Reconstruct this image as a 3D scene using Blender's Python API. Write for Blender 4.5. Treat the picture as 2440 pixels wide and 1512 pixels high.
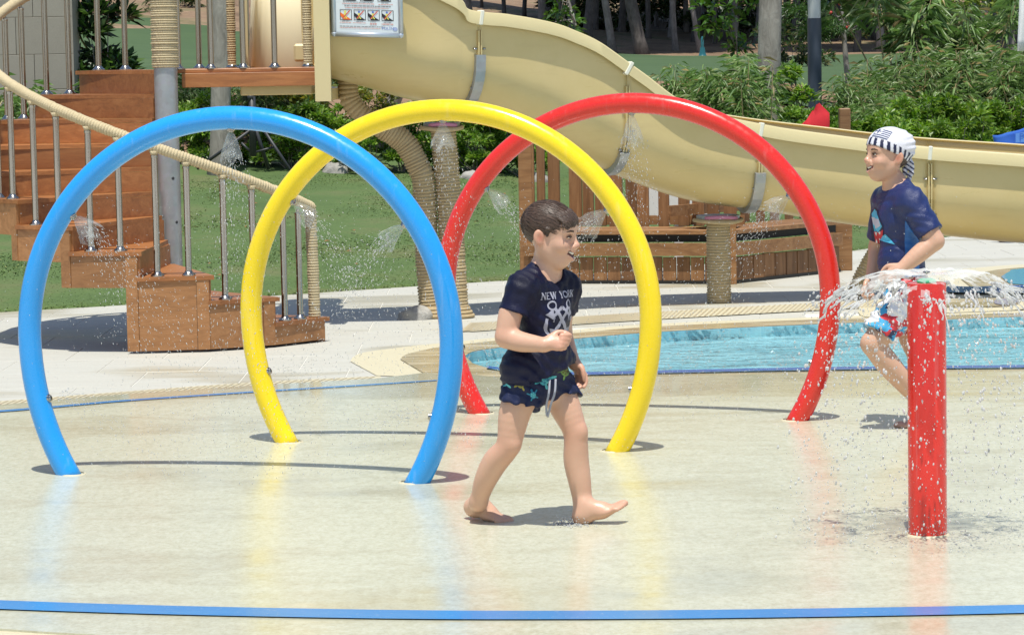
import bpy, bmesh, math, random
import numpy as np
from mathutils import Vector, Matrix, noise as mnoise
from mathutils.geometry import tessellate_polygon
from mathutils.bvhtree import BVHTree

for o in list(bpy.data.objects):
    bpy.data.objects.remove(o)
SC = bpy.context.scene
COL = SC.collection
PI = math.pi
R = math.radians

# ------------------------------------------------------------------ camera
FPX, HC, HORIZON, ROLL = 6900.0, 1.5, 130.0, R(1.0)      # focal length in units of a 2440 x 1512 frame
PITCH = math.atan((756 - HORIZON) / FPX)
_fw = Vector((0, math.cos(PITCH), -math.sin(PITCH)))
_rt = Vector((1, 0, 0))
_up = _rt.cross(_fw)
CR = _rt * math.cos(ROLL) - _up * math.sin(ROLL)
CU = _rt * math.sin(ROLL) + _up * math.cos(ROLL)
CC = Vector((0, 0, HC))
cam = bpy.data.cameras.new('camera')
cam.sensor_width = 36.0
cam.lens = 36.0 * FPX / 2440.0
cam.clip_start = 0.1
cam.clip_end = 2000
camo = bpy.data.objects.new('camera', cam)
COL.objects.link(camo)
camo.matrix_world = Matrix(((CR.x, CU.x, -_fw.x, 0), (CR.y, CU.y, -_fw.y, 0), (CR.z, CU.z, -_fw.z, HC), (0, 0, 0, 1)))
SC.camera = camo

def ray(x, y):
    return _fw + CR * ((x - 1220) / FPX) - CU * ((y - 756) / FPX)
def G(x, y, z=0.0):                       # where the sight line through a picture point meets the height z
    d = ray(x, y)
    return CC + d * ((z - HC) / d.z)
def P(x, y, Y):                           # ... and the depth Y
    d = ray(x, y)
    return CC + d * (Y / d.y)

# ------------------------------------------------------------------ sky, sun, exposure
SUN_V = Vector((0.02, 0.285, -1.0)).normalized()        # the way the light travels
world = bpy.data.worlds.new('World')
SC.world = world
world.use_nodes = True
wn = world.node_tree.nodes
sky = wn.new('ShaderNodeTexSky')
sky.sky_type = 'NISHITA'
sky.sun_disc = False
sky.sun_elevation = math.asin(-SUN_V.z)
sky.sun_rotation = math.atan2(-SUN_V.x, -SUN_V.y)
sky.air_density = 1.0
sky.dust_density = 0.8
bg = wn['Background']
bg.inputs['Strength'].default_value = 0.112
world.node_tree.links.new(sky.outputs[0], bg.inputs['Color'])
sl = bpy.data.lights.new('sun', 'SUN')
sl.energy = 4.35
sl.angle = R(0.53)
sl.color = (1.0, 0.975, 0.89)
suno = bpy.data.objects.new('sun', sl)
COL.objects.link(suno)
suno.rotation_euler = SUN_V.to_track_quat('-Z', 'Y').to_euler()
suno.location = (0, 0, 30)
SC.view_settings.view_transform = 'Standard'
SC.view_settings.look = 'None'
SC.view_settings.gamma = 1.0
SC.view_settings.exposure = 0.3
SC.view_settings.use_curve_mapping = False
SC.render.engine = 'CYCLES'
SC.cycles.use_denoising = True
SC.cycles.max_bounces = 10
SC.cycles.transmission_bounces = 8
SC.cycles.transparent_max_bounces = 16
SC.cycles.caustics_reflective = False
SC.cycles.caustics_refractive = False
SC.cycles.sample_clamp_indirect = 4.0

# ------------------------------------------------------------------ helpers
def tag(o, label=None, cat=None, group=None, kind=None):
    if label: o['label'] = label
    if cat: o['category'] = cat
    if group: o['group'] = group
    if kind: o['kind'] = kind
    return o

def empty(name, loc=(0, 0, 0), label=None, cat=None, group=None):
    o = bpy.data.objects.new(name, None)
    o.empty_display_size = 0.1
    o.location = loc
    COL.objects.link(o)
    return tag(o, label, cat, group)

def link(name, me, parent=None):
    o = bpy.data.objects.new(name, me)
    COL.objects.link(o)
    if parent is not None:
        o.parent = parent
        o.matrix_parent_inverse = Matrix.Translation(-parent_world(parent))
    return o

def parent_world(p):
    return Vector(p.location)      # parts are built in world space; only top-level empties are moved

class MB:
    """collects faces of ONE object, all in world space"""
    def __init__(s):
        s.v = []; s.f = []
    def add(s, vs, fs):
        b = len(s.v)
        s.v.extend([tuple(p) for p in vs])
        s.f.extend([tuple(i + b for i in f) for f in fs])
        return s
    def box(s, c, size, rz=0.0, rx=0.0, ry=0.0, bev=0.0):
        m = Matrix.Rotation(rz, 3, 'Z') @ Matrix.Rotation(ry, 3, 'Y') @ Matrix.Rotation(rx, 3, 'X')
        a, b, d = size[0] / 2, size[1] / 2, size[2] / 2
        c = Vector(c)
        if bev <= 0:
            vs = [c + m @ Vector((x, y, z)) for z in (-d, d) for x, y in ((-a, -b), (a, -b), (a, b), (-a, b))]
            return s.add(vs, [(3, 2, 1, 0), (4, 5, 6, 7), (0, 1, 5, 4), (1, 2, 6, 5), (2, 3, 7, 6), (3, 0, 4, 7)])
        w = bev
        vs = []
        for z, k in ((-d, 1), (-d + w, 0), (d - w, 0), (d, 1)):
            aa, bb = a - k * w, b - k * w
            e = 0 if k else w
            vs += [c + m @ Vector((x, y, z)) for x, y in ((-aa + e, -bb), (aa - e, -bb), (aa, -bb + e), (aa, bb - e), (aa - e, bb), (-aa + e, bb), (-aa, bb - e), (-aa, -bb + e))]
        fs = [tuple(range(7, -1, -1)), tuple(range(24, 32))]
        for r in range(3):
            for i in range(8):
                j = (i + 1) % 8
                fs.append((r * 8 + i, r * 8 + j, r * 8 + 8 + j, r * 8 + 8 + i))
        return s.add(vs, fs)
    def bar(s, p0, p1, w, t, upv=(0, 0, 1), bev=0.0):
        p0, p1 = Vector(p0), Vector(p1)
        d = (p1 - p0); L = d.length; d.normalize()
        u = Vector(upv)
        x = d.cross(u).normalized(); z = x.cross(d)
        vs = []
        for q in (p0, p1):
            for a, b in ((-w, -t), (w, -t), (w, t), (-w, t)):
                vs.append(q + x * (a / 2) + z * (b / 2))
        return s.add(vs, [(3, 2, 1, 0), (4, 5, 6, 7), (0, 1, 5, 4), (1, 2, 6, 5), (2, 3, 7, 6), (3, 0, 4, 7)])
    def tube(s, pts, rad, n=12, caps=True):
        pts = [Vector(p) for p in pts]
        m = len(pts)
        rr = rad if isinstance(rad, (list, tuple)) else [rad] * m
        t0 = (pts[1] - pts[0]).normalized()
        a = Vector((0, 0, 1)) if abs(t0.z) < 0.9 else Vector((1, 0, 0))
        nx = t0.cross(a).normalized()
        vs = []
        for i in range(m):
            t = (pts[min(i + 1, m - 1)] - pts[max(i - 1, 0)]).normalized()
            nx = (nx - t * nx.dot(t)).normalized()
            ny = t.cross(nx)
            for k in range(n):
                an = 2 * PI * k / n
                vs.append(pts[i] + (nx * math.cos(an) + ny * math.sin(an)) * rr[i])
        fs = []
        for i in range(m - 1):
            for k in range(n):
                l = (k + 1) % n
                fs.append((i * n + k, i * n + l, i * n + n + l, i * n + n + k))
        if caps:
            fs.append(tuple(range(n - 1, -1, -1)))
            fs.append(tuple(range((m - 1) * n, m * n)))
        return s.add(vs, fs)
    def lathe(s, c, prof, n=24, axis=(0, 0, 1)):
        ax = Vector(axis).normalized()
        a = Vector((1, 0, 0)) if abs(ax.x) < 0.9 else Vector((0, 1, 0))
        x = ax.cross(a).normalized(); y = ax.cross(x)
        c = Vector(c)
        vs = []
        for r, h in prof:
            for k in range(n):
                an = 2 * PI * k / n
                vs.append(c + ax * h + (x * math.cos(an) + y * math.sin(an)) * max(r, 1e-5))
        fs = []
        for i in range(len(prof) - 1):
            for k in range(n):
                l = (k + 1) % n
                fs.append((i * n + k, i * n + l, i * n + n + l, i * n + n + k))
        return s.add(vs, fs)
    def prism(s, poly, z0, z1):
        n = len(poly)
        vs = [(p[0], p[1], z0) for p in poly] + [(p[0], p[1], z1) for p in poly]
        fs = [tuple(range(n - 1, -1, -1)), tuple(range(n, 2 * n))]
        for i in range(n):
            j = (i + 1) % n
            fs.append((i, j, n + j, n + i))
        return s.add(vs, fs)
    def ball(s, c, r, n=6, m=4, sx=1, sy=1, sz=1):
        c = Vector(c)
        vs = [c + Vector((0, 0, r * sz))]
        for i in range(1, m):
            a = PI * i / m
            for k in range(n):
                b = 2 * PI * k / n
                vs.append(c + Vector((r * sx * math.sin(a) * math.cos(b), r * sy * math.sin(a) * math.sin(b), r * sz * math.cos(a))))
        vs.append(c - Vector((0, 0, r * sz)))
        fs = []
        for k in range(n):
            l = (k + 1) % n
            fs.append((0, 1 + k, 1 + l))
            for i in range(m - 2):
                fs.append((1 + i * n + k, 1 + (i + 1) * n + k, 1 + (i + 1) * n + l, 1 + i * n + l))
            fs.append((len(vs) - 1, 1 + (m - 2) * n + l, 1 + (m - 2) * n + k))
        return s.add(vs, fs)
    def build(s, name, mat, parent=None, smooth=False, auto=None):
        me = bpy.data.meshes.new(name)
        me.from_pydata(s.v, [], s.f)
        me.materials.append(mat)
        if smooth:
            me.polygons.foreach_set('use_smooth', [True] * len(me.polygons))
            if auto: me.set_sharp_from_angle(angle=R(auto))
        me.update()
        return link(name, me, parent)

def np_mesh(name, V, F, mat, parent=None, smooth=True, cols=None):
    """V (n,3), F (m,3|4) arrays -> object; quick path for big meshes"""
    me = bpy.data.meshes.new(name)
    V = np.asarray(V, np.float32); F = np.asarray(F, np.int32)
    me.vertices.add(len(V)); me.vertices.foreach_set('co', V.ravel())
    k = F.shape[1]
    me.loops.add(F.size); me.loops.foreach_set('vertex_index', F.ravel())
    me.polygons.add(len(F)); me.polygons.foreach_set('loop_start', np.arange(0, F.size, k, dtype=np.int32))
    if smooth: me.polygons.foreach_set('use_smooth', np.ones(len(F), bool))
    if cols is not None:
        ca = me.color_attributes.new('Col', 'FLOAT_COLOR', 'POINT')
        c4 = np.ones((len(V), 4), np.float32); c4[:, :3] = cols
        ca.data.foreach_set('color', c4.ravel())
    me.update(calc_edges=True); me.validate()
    me.materials.append(mat)
    return link(name, me, parent)

def spline(pts, n=8, closed=False):
    pts = [Vector(p) for p in pts]
    out = []
    m = len(pts)
    rng = range(m if closed else m - 1)
    for i in rng:
        if closed:
            a, b, c, d = pts[(i - 1) % m], pts[i], pts[(i + 1) % m], pts[(i + 2) % m]
        else:
            a, b, c, d = pts[max(i - 1, 0)], pts[i], pts[i + 1], pts[min(i + 2, m - 1)]
        for k in range(n):
            t = k / n
            out.append(0.5 * ((2 * b) + (c - a) * t + (2 * a - 5 * b + 4 * c - d) * t * t + (3 * b - a - 3 * c + d) * t ** 3))
    if not closed: out.append(pts[-1])
    return out

def interp(x, xs, ys):
    return float(np.interp(x, xs, ys))

# ------------------------------------------------------------------ materials
MATS = {}
class NT:
    def __init__(s, m):
        s.t = m.node_tree; s.n = s.t.nodes; s.l = s.t.links
    def node(s, typ, **kw):
        n = s.n.new(typ)
        for k, v in kw.items():
            if k.startswith('i_'):
                key = k[2:]
                key = int(key) if key.isdigit() else key.replace('_', ' ')
                n.inputs[key].default_value = v
            else: setattr(n, k, v)
        return n
    def link(s, a, b): s.l.new(a, b)
    def noise(s, vec, scale, detail=3, rough=0.5, dist=0.0):
        n = s.node('ShaderNodeTexNoise'); n.inputs['Scale'].default_value = scale
        n.inputs['Detail'].default_value = detail; n.inputs['Roughness'].default_value = rough
        n.inputs['Distortion'].default_value = dist
        if vec is not None: s.link(vec, n.inputs['Vector'])
        return n.outputs['Fac']
    def ramp(s, fac, stops, interp='LINEAR'):
        n = s.node('ShaderNodeValToRGB'); n.color_ramp.interpolation = interp
        e = n.color_ramp.elements
        while len(e) < len(stops): e.new(0.5)
        for i, (p, c) in enumerate(stops):
            e[i].position = p
            e[i].color = (c, c, c, 1) if isinstance(c, (int, float)) else (*c, 1)
        s.link(fac, n.inputs['Fac'])
        return n.outputs['Color']
    def mapping(s, vec, scale=(1, 1, 1), rot=(0, 0, 0)):
        n = s.node('ShaderNodeMapping'); n.inputs['Scale'].default_value = scale; n.inputs['Rotation'].default_value = rot
        s.link(vec, n.inputs['Vector']); return n.outputs['Vector']
    def mix(s, fac, a, b, typ='MIX'):
        n = s.node('ShaderNodeMix', data_type='RGBA', blend_type=typ)
        for sock, v in ((n.inputs['Factor'], fac), (n.inputs['A'], a), (n.inputs['B'], b)):
            if hasattr(v, 'is_linked') or hasattr(v, 'node'): s.link(v, sock)
            else:
                if isinstance(v, (int, float)): sock.default_value = v if sock.type == 'VALUE' else (v, v, v, 1)
                else: sock.default_value = (*v, 1)
        return n.outputs['Result']
    def math(s, op, a, b=None, clamp=False):
        n = s.node('ShaderNodeMath', operation=op, use_clamp=clamp)
        for i, v in enumerate((a, b)):
            if v is None: continue
            if hasattr(v, 'node'): s.link(v, n.inputs[i])
            else: n.inputs[i].default_value = v
        return n.outputs[0]
    def bump(s, h, strength, dist=0.01):
        n = s.node('ShaderNodeBump'); n.inputs['Strength'].default_value = strength; n.inputs['Distance'].default_value = dist
        s.link(h, n.inputs['Height']); return n.outputs['Normal']

def mat(name, col=(0.5, 0.5, 0.5), rough=0.5, metal=0.0, fn=None, **kw):
    if name in MATS: return MATS[name]
    m = bpy.data.materials.new(name); m.use_nodes = True
    b = m.node_tree.nodes['Principled BSDF']
    b.inputs['Base Color'].default_value = (*col, 1)
    b.inputs['Roughness'].default_value = rough
    b.inputs['Metallic'].default_value = metal
    for k, v in kw.items(): b.inputs[k.replace('_', ' ')].default_value = v
    MATS[name] = m
    t = NT(m)
    if fn: fn(t, b)
    return m

def obj_co(t): return t.node('ShaderNodeTexCoord').outputs['Object']
def gen_pos(t): return t.node('ShaderNodeNewGeometry').outputs['Position']
def rnd(t): return t.node('ShaderNodeObjectInfo').outputs['Random']

# wet cream play surface: fine stone grain, drifts of standing water (darker, smoother)
def f_pad(t, b):
    p = gen_pos(t)
    grain = t.noise(t.mapping(p, (0.8, 0.55, 1)), 120, 4, 0.75)
    grain2 = t.noise(t.mapping(p, (0.8, 0.5, 1)), 48, 3, 0.7)
    big = t.noise(t.mapping(p, (0.55, 1.5, 1)), 1.05, 6, 0.62, 0.5)
    mid = t.noise(t.mapping(p, (0.8, 2.2, 1)), 3.5, 5, 0.65, 0.4)
    wet = t.math('ADD', t.math('MULTIPLY', big, 0.7), t.math('MULTIPLY', mid, 0.3))
    sep = t.node('ShaderNodeSeparateXYZ'); t.link(p, sep.inputs[0])
    # the water stands deepest in the shallow dish along the far edge
    back = t.node('ShaderNodeMapRange'); back.interpolation_type = 'SMOOTHSTEP'
    back.inputs['From Min'].default_value = 11.6; back.inputs['From Max'].default_value = 13.2
    back.inputs['To Min'].default_value = 0.0; back.inputs['To Max'].default_value = 0.16
    t.link(sep.outputs['Y'], back.inputs['Value'])
    front = t.node('ShaderNodeMapRange'); front.interpolation_type = 'SMOOTHSTEP'
    front.inputs['From Min'].default_value = 7.2; front.inputs['From Max'].default_value = 8.9
    front.inputs['To Min'].default_value = 0.10; front.inputs['To Max'].default_value = 0.0
    t.link(sep.outputs['Y'], front.inputs['Value'])
    wet = t.math('ADD', wet, t.math('ADD', back.outputs[0], front.outputs[0]))
    wm = t.ramp(wet, [(0.50, 0.0), (0.70, 1.0)])
    speck = t.ramp(t.math('ADD', t.math('MULTIPLY', grain, 0.6), t.math('MULTIPLY', grain2, 0.4)), [(0.34, (0.42, 0.408, 0.295)), (0.5, (0.525, 0.515, 0.388)), (0.62, (0.585, 0.58, 0.46))])
    wetc = t.ramp(grain2, [(0.3, (0.37, 0.325, 0.20)), (0.7, (0.47, 0.43, 0.29))])
    col = t.mix(t.math('MULTIPLY', wm, 0.55), speck, wetc)
    t.link(col, b.inputs['Base Color'])
    ro = t.ramp(wm, [(0.0, 0.24), (1.0, 0.08)])
    t.link(ro, b.inputs['Roughness'])
    b.inputs['Specular IOR Level'].default_value = 0.42
    h = t.math('MULTIPLY', grain, t.math('SUBTRACT', 1.0, t.math('MULTIPLY', wm, 0.85)))
    rip = t.noise(t.mapping(p, (1.0, 2.6, 1)), 14, 3, 0.6, 0.6)
    h = t.math('ADD', h, t.math('MULTIPLY', rip, 0.5))
    t.link(t.bump(h, 0.22, 0.0025), b.inputs['Normal'])
M_PAD = mat('wet_play_surface', fn=f_pad)

def f_stone(base, dark, wet_amt):
    def f(t, b):
        p = gen_pos(t)
        n1 = t.noise(t.mapping(p, (1.2, 5.0, 1)), 2.2, 6, 0.6, 0.3)
        n2 = t.noise(p, 70, 3, 0.6)
        r = rnd(t)
        c = t.mix(n1, dark, base)
        c = t.mix(0.18, c, t.ramp(n2, [(0.3, 0.25), (0.7, 0.9)]), 'MULTIPLY')
        c = t.mix(t.math('MULTIPLY', r, 0.16), c, (0.45, 0.42, 0.36))
        pud = t.noise(t.mapping(p, (0.5, 1.3, 1)), 0.9, 4, 0.6, 0.4)
        pm = t.ramp(pud, [(0.53, 0.0), (0.63, wet_amt)])
        c = t.mix(pm, c, (0.34, 0.29, 0.17))
        t.link(c, b.inputs['Base Color'])
        t.link(t.ramp(pm, [(0, 0.62), (1, 0.16)]), b.inputs['Roughness'])
        t.link(t.bump(n2, 0.15, 0.003), b.inputs['Normal'])
    return f
M_TILE = mat('travertine_tile', fn=f_stone((0.56, 0.55, 0.49), (0.45, 0.435, 0.375), 0.55))
M_GROUT = mat('grout', (0.62, 0.60, 0.54), 0.8)
M_WALLTILE = mat('wall_tile', fn=f_stone((0.37, 0.335, 0.28), (0.27, 0.24, 0.195), 0.0))

def f_cream(t, b):
    p = gen_pos(t)
    n = t.noise(p, 120, 3, 0.7)
    n2 = t.noise(p, 3, 4, 0.6)
    c = t.ramp(n, [(0.3, (0.48, 0.43, 0.29)), (0.6, (0.60, 0.55, 0.39))])
    c = t.mix(t.math('MULTIPLY', n2, 0.3), c, (0.55, 0.46, 0.30))
    t.link(c, b.inputs['Base Color']); b.inputs['Roughness'].default_value = 0.5
    t.link(t.bump(n, 0.2, 0.003), b.inputs['Normal'])
M_CREAM = mat('cream_border', fn=f_cream)
def f_beach(t, b):
    p = gen_pos(t)
    n = t.noise(t.mapping(p, (0.7, 3.5, 1)), 2.4, 5, 0.65, 0.4)
    n2 = t.noise(p, 110, 3, 0.6)
    c = t.ramp(n, [(0.3, (0.40, 0.31, 0.16)), (0.55, (0.47, 0.38, 0.22)), (0.72, (0.60, 0.53, 0.38))])
    c = t.mix(0.15, c, t.ramp(n2, [(0.3, 0.4), (0.7, 1.0)]), 'MULTIPLY')
    t.link(c, b.inputs['Base Color'])
    t.link(t.ramp(n, [(0.4, 0.14), (0.7, 0.4)]), b.inputs['Roughness'])
    rip = t.noise(t.mapping(p, (1, 2.5, 1)), 16, 3, 0.6, 0.5)
    t.link(t.bump(rip, 0.25, 0.006), b.inputs['Normal'])
M_BEACH = mat('wet_sand_render', fn=f_beach)
def f_groove(t, b):
    p = gen_pos(t)
    c = t.ramp(t.noise(p, 60, 3, 0.6), [(0.3, (0.42, 0.34, 0.21)), (0.7, (0.52, 0.44, 0.29))])
    t.link(c, b.inputs['Base Color']); b.inputs['Roughness'].default_value = 0.4
M_GROOVE = mat('groove_tan', fn=f_groove)  # slightly darker tan, laid as strips for the grooves

def f_paint(col, rough=0.22):
    def f(t, b):
        p = gen_pos(t)
        n = t.noise(p, 7, 4, 0.6)
        c = t.mix(t.math('MULTIPLY', n, 0.22), col, tuple(x * 0.8 for x in col))
        runs = t.noise(t.mapping(p, (26, 26, 2.2)), 1.0, 4, 0.65, 0.3)
        c = t.mix(t.ramp(runs, [(0.60, 0.0), (0.80, 0.16)]), c, (0.75, 0.75, 0.72))
        t.link(c, b.inputs['Base Color'])
        n3 = t.noise(p, 30, 4, 0.7)
        t.link(t.ramp(n3, [(0.35, rough * 0.75), (0.7, rough * 1.7)]), b.inputs['Roughness'])
        t.link(t.bump(t.noise(p, 55, 2, 0.5), 0.03, 0.002), b.inputs['Normal'])
        b.inputs['Coat Weight'].default_value = 0.35
        b.inputs['Coat Roughness'].default_value = 0.12
    return f
M_BLUE = mat('blue_gloss_paint', fn=f_paint((0.016, 0.31, 0.78)))
M_YELLOW = mat('yellow_gloss_paint', fn=f_paint((0.90, 0.66, 0.005)))
M_RED = mat('red_gloss_paint', fn=f_paint((0.70, 0.024, 0.014)))
def f_line(c1, c2):
    def f(t, b):
        p = gen_pos(t)
        n = t.noise(p, 60, 4, 0.7)
        n2 = t.noise(t.mapping(p, (1, 3, 1)), 3, 4, 0.6)
        c = t.mix(n2, c1, c2)
        c = t.mix(t.ramp(n, [(0.60, 0.0), (0.75, 0.45)]), c, (0.55, 0.55, 0.47))
        t.link(c, b.inputs['Base Color'])
        b.inputs['Roughness'].default_value = 0.22
        t.link(t.bump(n, 0.15, 0.003), b.inputs['Normal'])
    return f
M_LINE = mat('blue_line_paint', fn=f_line((0.03, 0.19, 0.48), (0.055, 0.245, 0.52)))
M_NAVYLINE = mat('dark_blue_tile', fn=f_line((0.03, 0.10, 0.36), (0.05, 0.15, 0.42)))

def f_wood(c1, c2, c3, scale=1.0, axis='x', rough=0.42):
    def f(t, b):
        p = gen_pos(t)
        r = rnd(t)
        sc = {'x': (1.2, 12, 12), 'y': (12, 1.2, 12), 'z': (12, 12, 1.2)}[axis]
        add = t.node('ShaderNodeVectorMath', operation='ADD')
        t.link(t.mapping(p, tuple(q * scale for q in sc)), add.inputs[0])
        cmb = t.node('ShaderNodeCombineXYZ')
        rr = t.math('MULTIPLY', r, 37.0)
        for i in range(3): t.link(rr, cmb.inputs[i])
        t.link(cmb.outputs[0], add.inputs[1])
        n = t.noise(add.outputs[0], 1.6, 6, 0.65, 1.2)
        n2 = t.noise(add.outputs[0], 9, 4, 0.7, 0.6)
        c = t.ramp(n, [(0.28, c1), (0.5, c2), (0.74, c3)])
        c = t.mix(0.35, c, t.ramp(n2, [(0.3, 0.45), (0.65, 1.0)]), 'MULTIPLY')
        hv = t.node('ShaderNodeHueSaturation')
        t.link(c, hv.inputs['Color'])
        t.link(t.math('ADD', t.math('MULTIPLY', r, 0.45), 0.78), hv.inputs['Value'])
        t.link(hv.outputs[0], b.inputs['Base Color'])
        b.inputs['Roughness'].default_value = rough
        t.link(t.bump(n2, 0.12, 0.003), b.inputs['Normal'])
    return f
M_TEAK = mat('varnished_teak', fn=f_wood((0.235, 0.088, 0.028), (0.35, 0.135, 0.042), (0.44, 0.19, 0.065), 1.0, 'x'))
M_TEAK2 = mat('weathered_teak_panel', fn=f_wood((0.26, 0.115, 0.042), (0.37, 0.17, 0.062), (0.46, 0.225, 0.095), 1.0, 'x', 0.5))
M_CEDAR = mat('cedar_slat', fn=f_wood((0.15, 0.065, 0.022), (0.25, 0.118, 0.045), (0.35, 0.185, 0.08), 1.0, 'z', 0.6))
M_CEDARH = mat('cedar_board', fn=f_wood((0.18, 0.08, 0.028), (0.29, 0.142, 0.055), (0.39, 0.215, 0.095), 1.0, 'x', 0.55))
M_BLACKGAP = mat('gap_black', (0.012, 0.011, 0.010), 0.6)  # near-black for bench bars; under the seat it stands for shade

def f_steel(t, b):
    p = gen_pos(t)
    n = t.noise(t.mapping(p, (40, 40, 1.5)), 3, 3, 0.6)
    t.link(t.ramp(n, [(0.3, 0.10), (0.7, 0.24)]), b.inputs['Roughness'])
M_STEEL = mat('brushed_stainless_steel', (0.40, 0.38, 0.355), 0.2, 1.0, fn=f_steel)
def f_galv(t, b):
    p = gen_pos(t)
    v = t.node('ShaderNodeTexVoronoi'); v.inputs['Scale'].default_value = 34; t.link(p, v.inputs['Vector'])
    n = t.noise(p, 5, 4, 0.6)
    c = t.mix(0.07, t.ramp(n, [(0.3, (0.25, 0.30, 0.335)), (0.7, (0.36, 0.41, 0.445))]), v.outputs['Color'], 'OVERLAY')
    hs = t.node('ShaderNodeHueSaturation'); hs.inputs['Saturation'].default_value = 0.35; t.link(c, hs.inputs['Color'])
    t.link(hs.outputs[0], b.inputs['Base Color'])
M_GALV = mat('galvanised_steel', (0.4, 0.45, 0.48), 0.42, 0.55, fn=f_galv)

def f_rope(c1, c2):
    def f(t, b):
        p = gen_pos(t)
        n = t.noise(p, 55, 4, 0.7)
        n2 = t.noise(p, 3.0, 4, 0.6)
        w = t.node('ShaderNodeTexWave', wave_type='BANDS', bands_direction='DIAGONAL')
        w.inputs['Scale'].default_value = 60; w.inputs['Distortion'].default_value = 2.0
        t.link(p, w.inputs['Vector'])
        c = t.mix(n, c1, c2)
        c = t.mix(t.math('MULTIPLY', n2, 0.35), c, tuple(x * 0.55 for x in c1))
        t.link(c, b.inputs['Base Color']); b.inputs['Roughness'].default_value = 0.85
        t.link(t.bump(t.math('ADD', n, t.math('MULTIPLY', w.outputs['Fac'], 0.6)), 0.5, 0.004), b.inputs['Normal'])
    return f
M_ROPE = mat('natural_rope', fn=f_rope((0.45, 0.33, 0.17), (0.63, 0.50, 0.30)))
M_ROPEL = mat('pale_rope', fn=f_rope((0.50, 0.40, 0.23), (0.68, 0.57, 0.37)))
M_PIPE = mat('black_pipe', (0.03, 0.032, 0.036), 0.5)
M_PINK = mat('pink_foam', (0.55, 0.22, 0.33), 0.8)

def f_slide(t, b):
    p = gen_pos(t)
    n = t.noise(p, 2.2, 5, 0.6)
    n2 = t.noise(t.mapping(p, (1.5, 1.5, 9)), 2.0, 5, 0.65, 0.6)
    c = t.ramp(n, [(0.3, (0.585, 0.46, 0.205)), (0.7, (0.645, 0.51, 0.25))])
    c = t.mix(t.ramp(n2, [(0.55, 0.0), (0.8, 0.35)]), c, (0.50, 0.37, 0.18))
    t.link(c, b.inputs['Base Color'])
    t.link(t.ramp(n2, [(0.3, 0.26), (0.7, 0.42)]), b.inputs['Roughness'])
    t.link(t.bump(t.noise(p, 9, 4, 0.6), 0.06, 0.02), b.inputs['Normal'])
M_SLIDE = mat('cream_fibreglass', fn=f_slide)
M_SLIDERIM = mat('cream_fibreglass_rim', (0.64, 0.54, 0.295), 0.35)
M_SEAL = mat('white_sealant', (0.72, 0.71, 0.60), 0.6)

def f_water(t, b):
    p = gen_pos(t)
    n = t.noise(t.mapping(p, (0.8, 1.8, 1)), 2.2, 4, 0.6, 0.9)
    n2 = t.noise(t.mapping(p, (0.8, 1.6, 1)), 8, 3, 0.6, 0.8)
    h = t.math('ADD', n, t.math('MULTIPLY', n2, 0.45))
    t.link(t.bump(h, 1.0, 0.16), b.inputs['Normal'])
    nb = b.inputs['Normal'].links[0].from_socket
    gl = t.node('ShaderNodeBsdfGlossy'); gl.inputs['Roughness'].default_value = 0.03; t.link(nb, gl.inputs['Normal'])
    tp = t.node('ShaderNodeBsdfTransparent'); tp.inputs['Color'].default_value = (0.86, 0.96, 0.98, 1)
    fr = t.node('ShaderNodeFresnel'); fr.inputs['IOR'].default_value = 1.33; t.link(nb, fr.inputs['Normal'])
    mx = t.node('ShaderNodeMixShader'); t.link(fr.outputs[0], mx.inputs[0])
    t.link(tp.outputs[0], mx.inputs[1]); t.link(gl.outputs[0], mx.inputs[2])
    t.link(mx.outputs[0], t.n['Material Output'].inputs['Surface'])
M_WATER = mat('pool_water', (0.92, 0.98, 1.0), 0.03, fn=f_water)
def f_poolfloor(t, b):
    p = gen_pos(t)
    v = t.node('ShaderNodeTexVoronoi', feature='DISTANCE_TO_EDGE'); v.inputs['Scale'].default_value = 2.4
    wv = t.node('ShaderNodeVectorMath', operation='ADD')
    nn = t.node('ShaderNodeTexNoise'); nn.inputs['Scale'].default_value = 2.0; t.link(p, nn.inputs['Vector'])
    t.link(p, wv.inputs[0]); t.link(nn.outputs['Color'], wv.inputs[1]); t.link(wv.outputs[0], v.inputs['Vector'])
    br = t.node('ShaderNodeTexBrick'); br.inputs['Scale'].default_value = 14; br.inputs['Mortar Size'].default_value = 0.012
    br.inputs['Color1'].default_value = (0.42, 0.68, 0.75, 1); br.inputs['Color2'].default_value = (0.47, 0.72, 0.78, 1)
    br.inputs['Mortar'].default_value = (0.56, 0.76, 0.80, 1); t.link(p, br.inputs['Vector'])
    ripple_tone = t.noise(t.mapping(p, (0.45, 1.6, 1)), 3.0, 5, 0.65, 1.0)  # darker streaks painted on the floor stand in for ripple light
    c = t.mix(t.ramp(ripple_tone, [(0.40, 0.0), (0.62, 0.75)]), br.outputs['Color'], (0.22, 0.50, 0.60))
    t.link(c, b.inputs['Base Color'])
M_POOL = mat('pale_blue_pool_tile', fn=f_poolfloor, rough=0.3)

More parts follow.
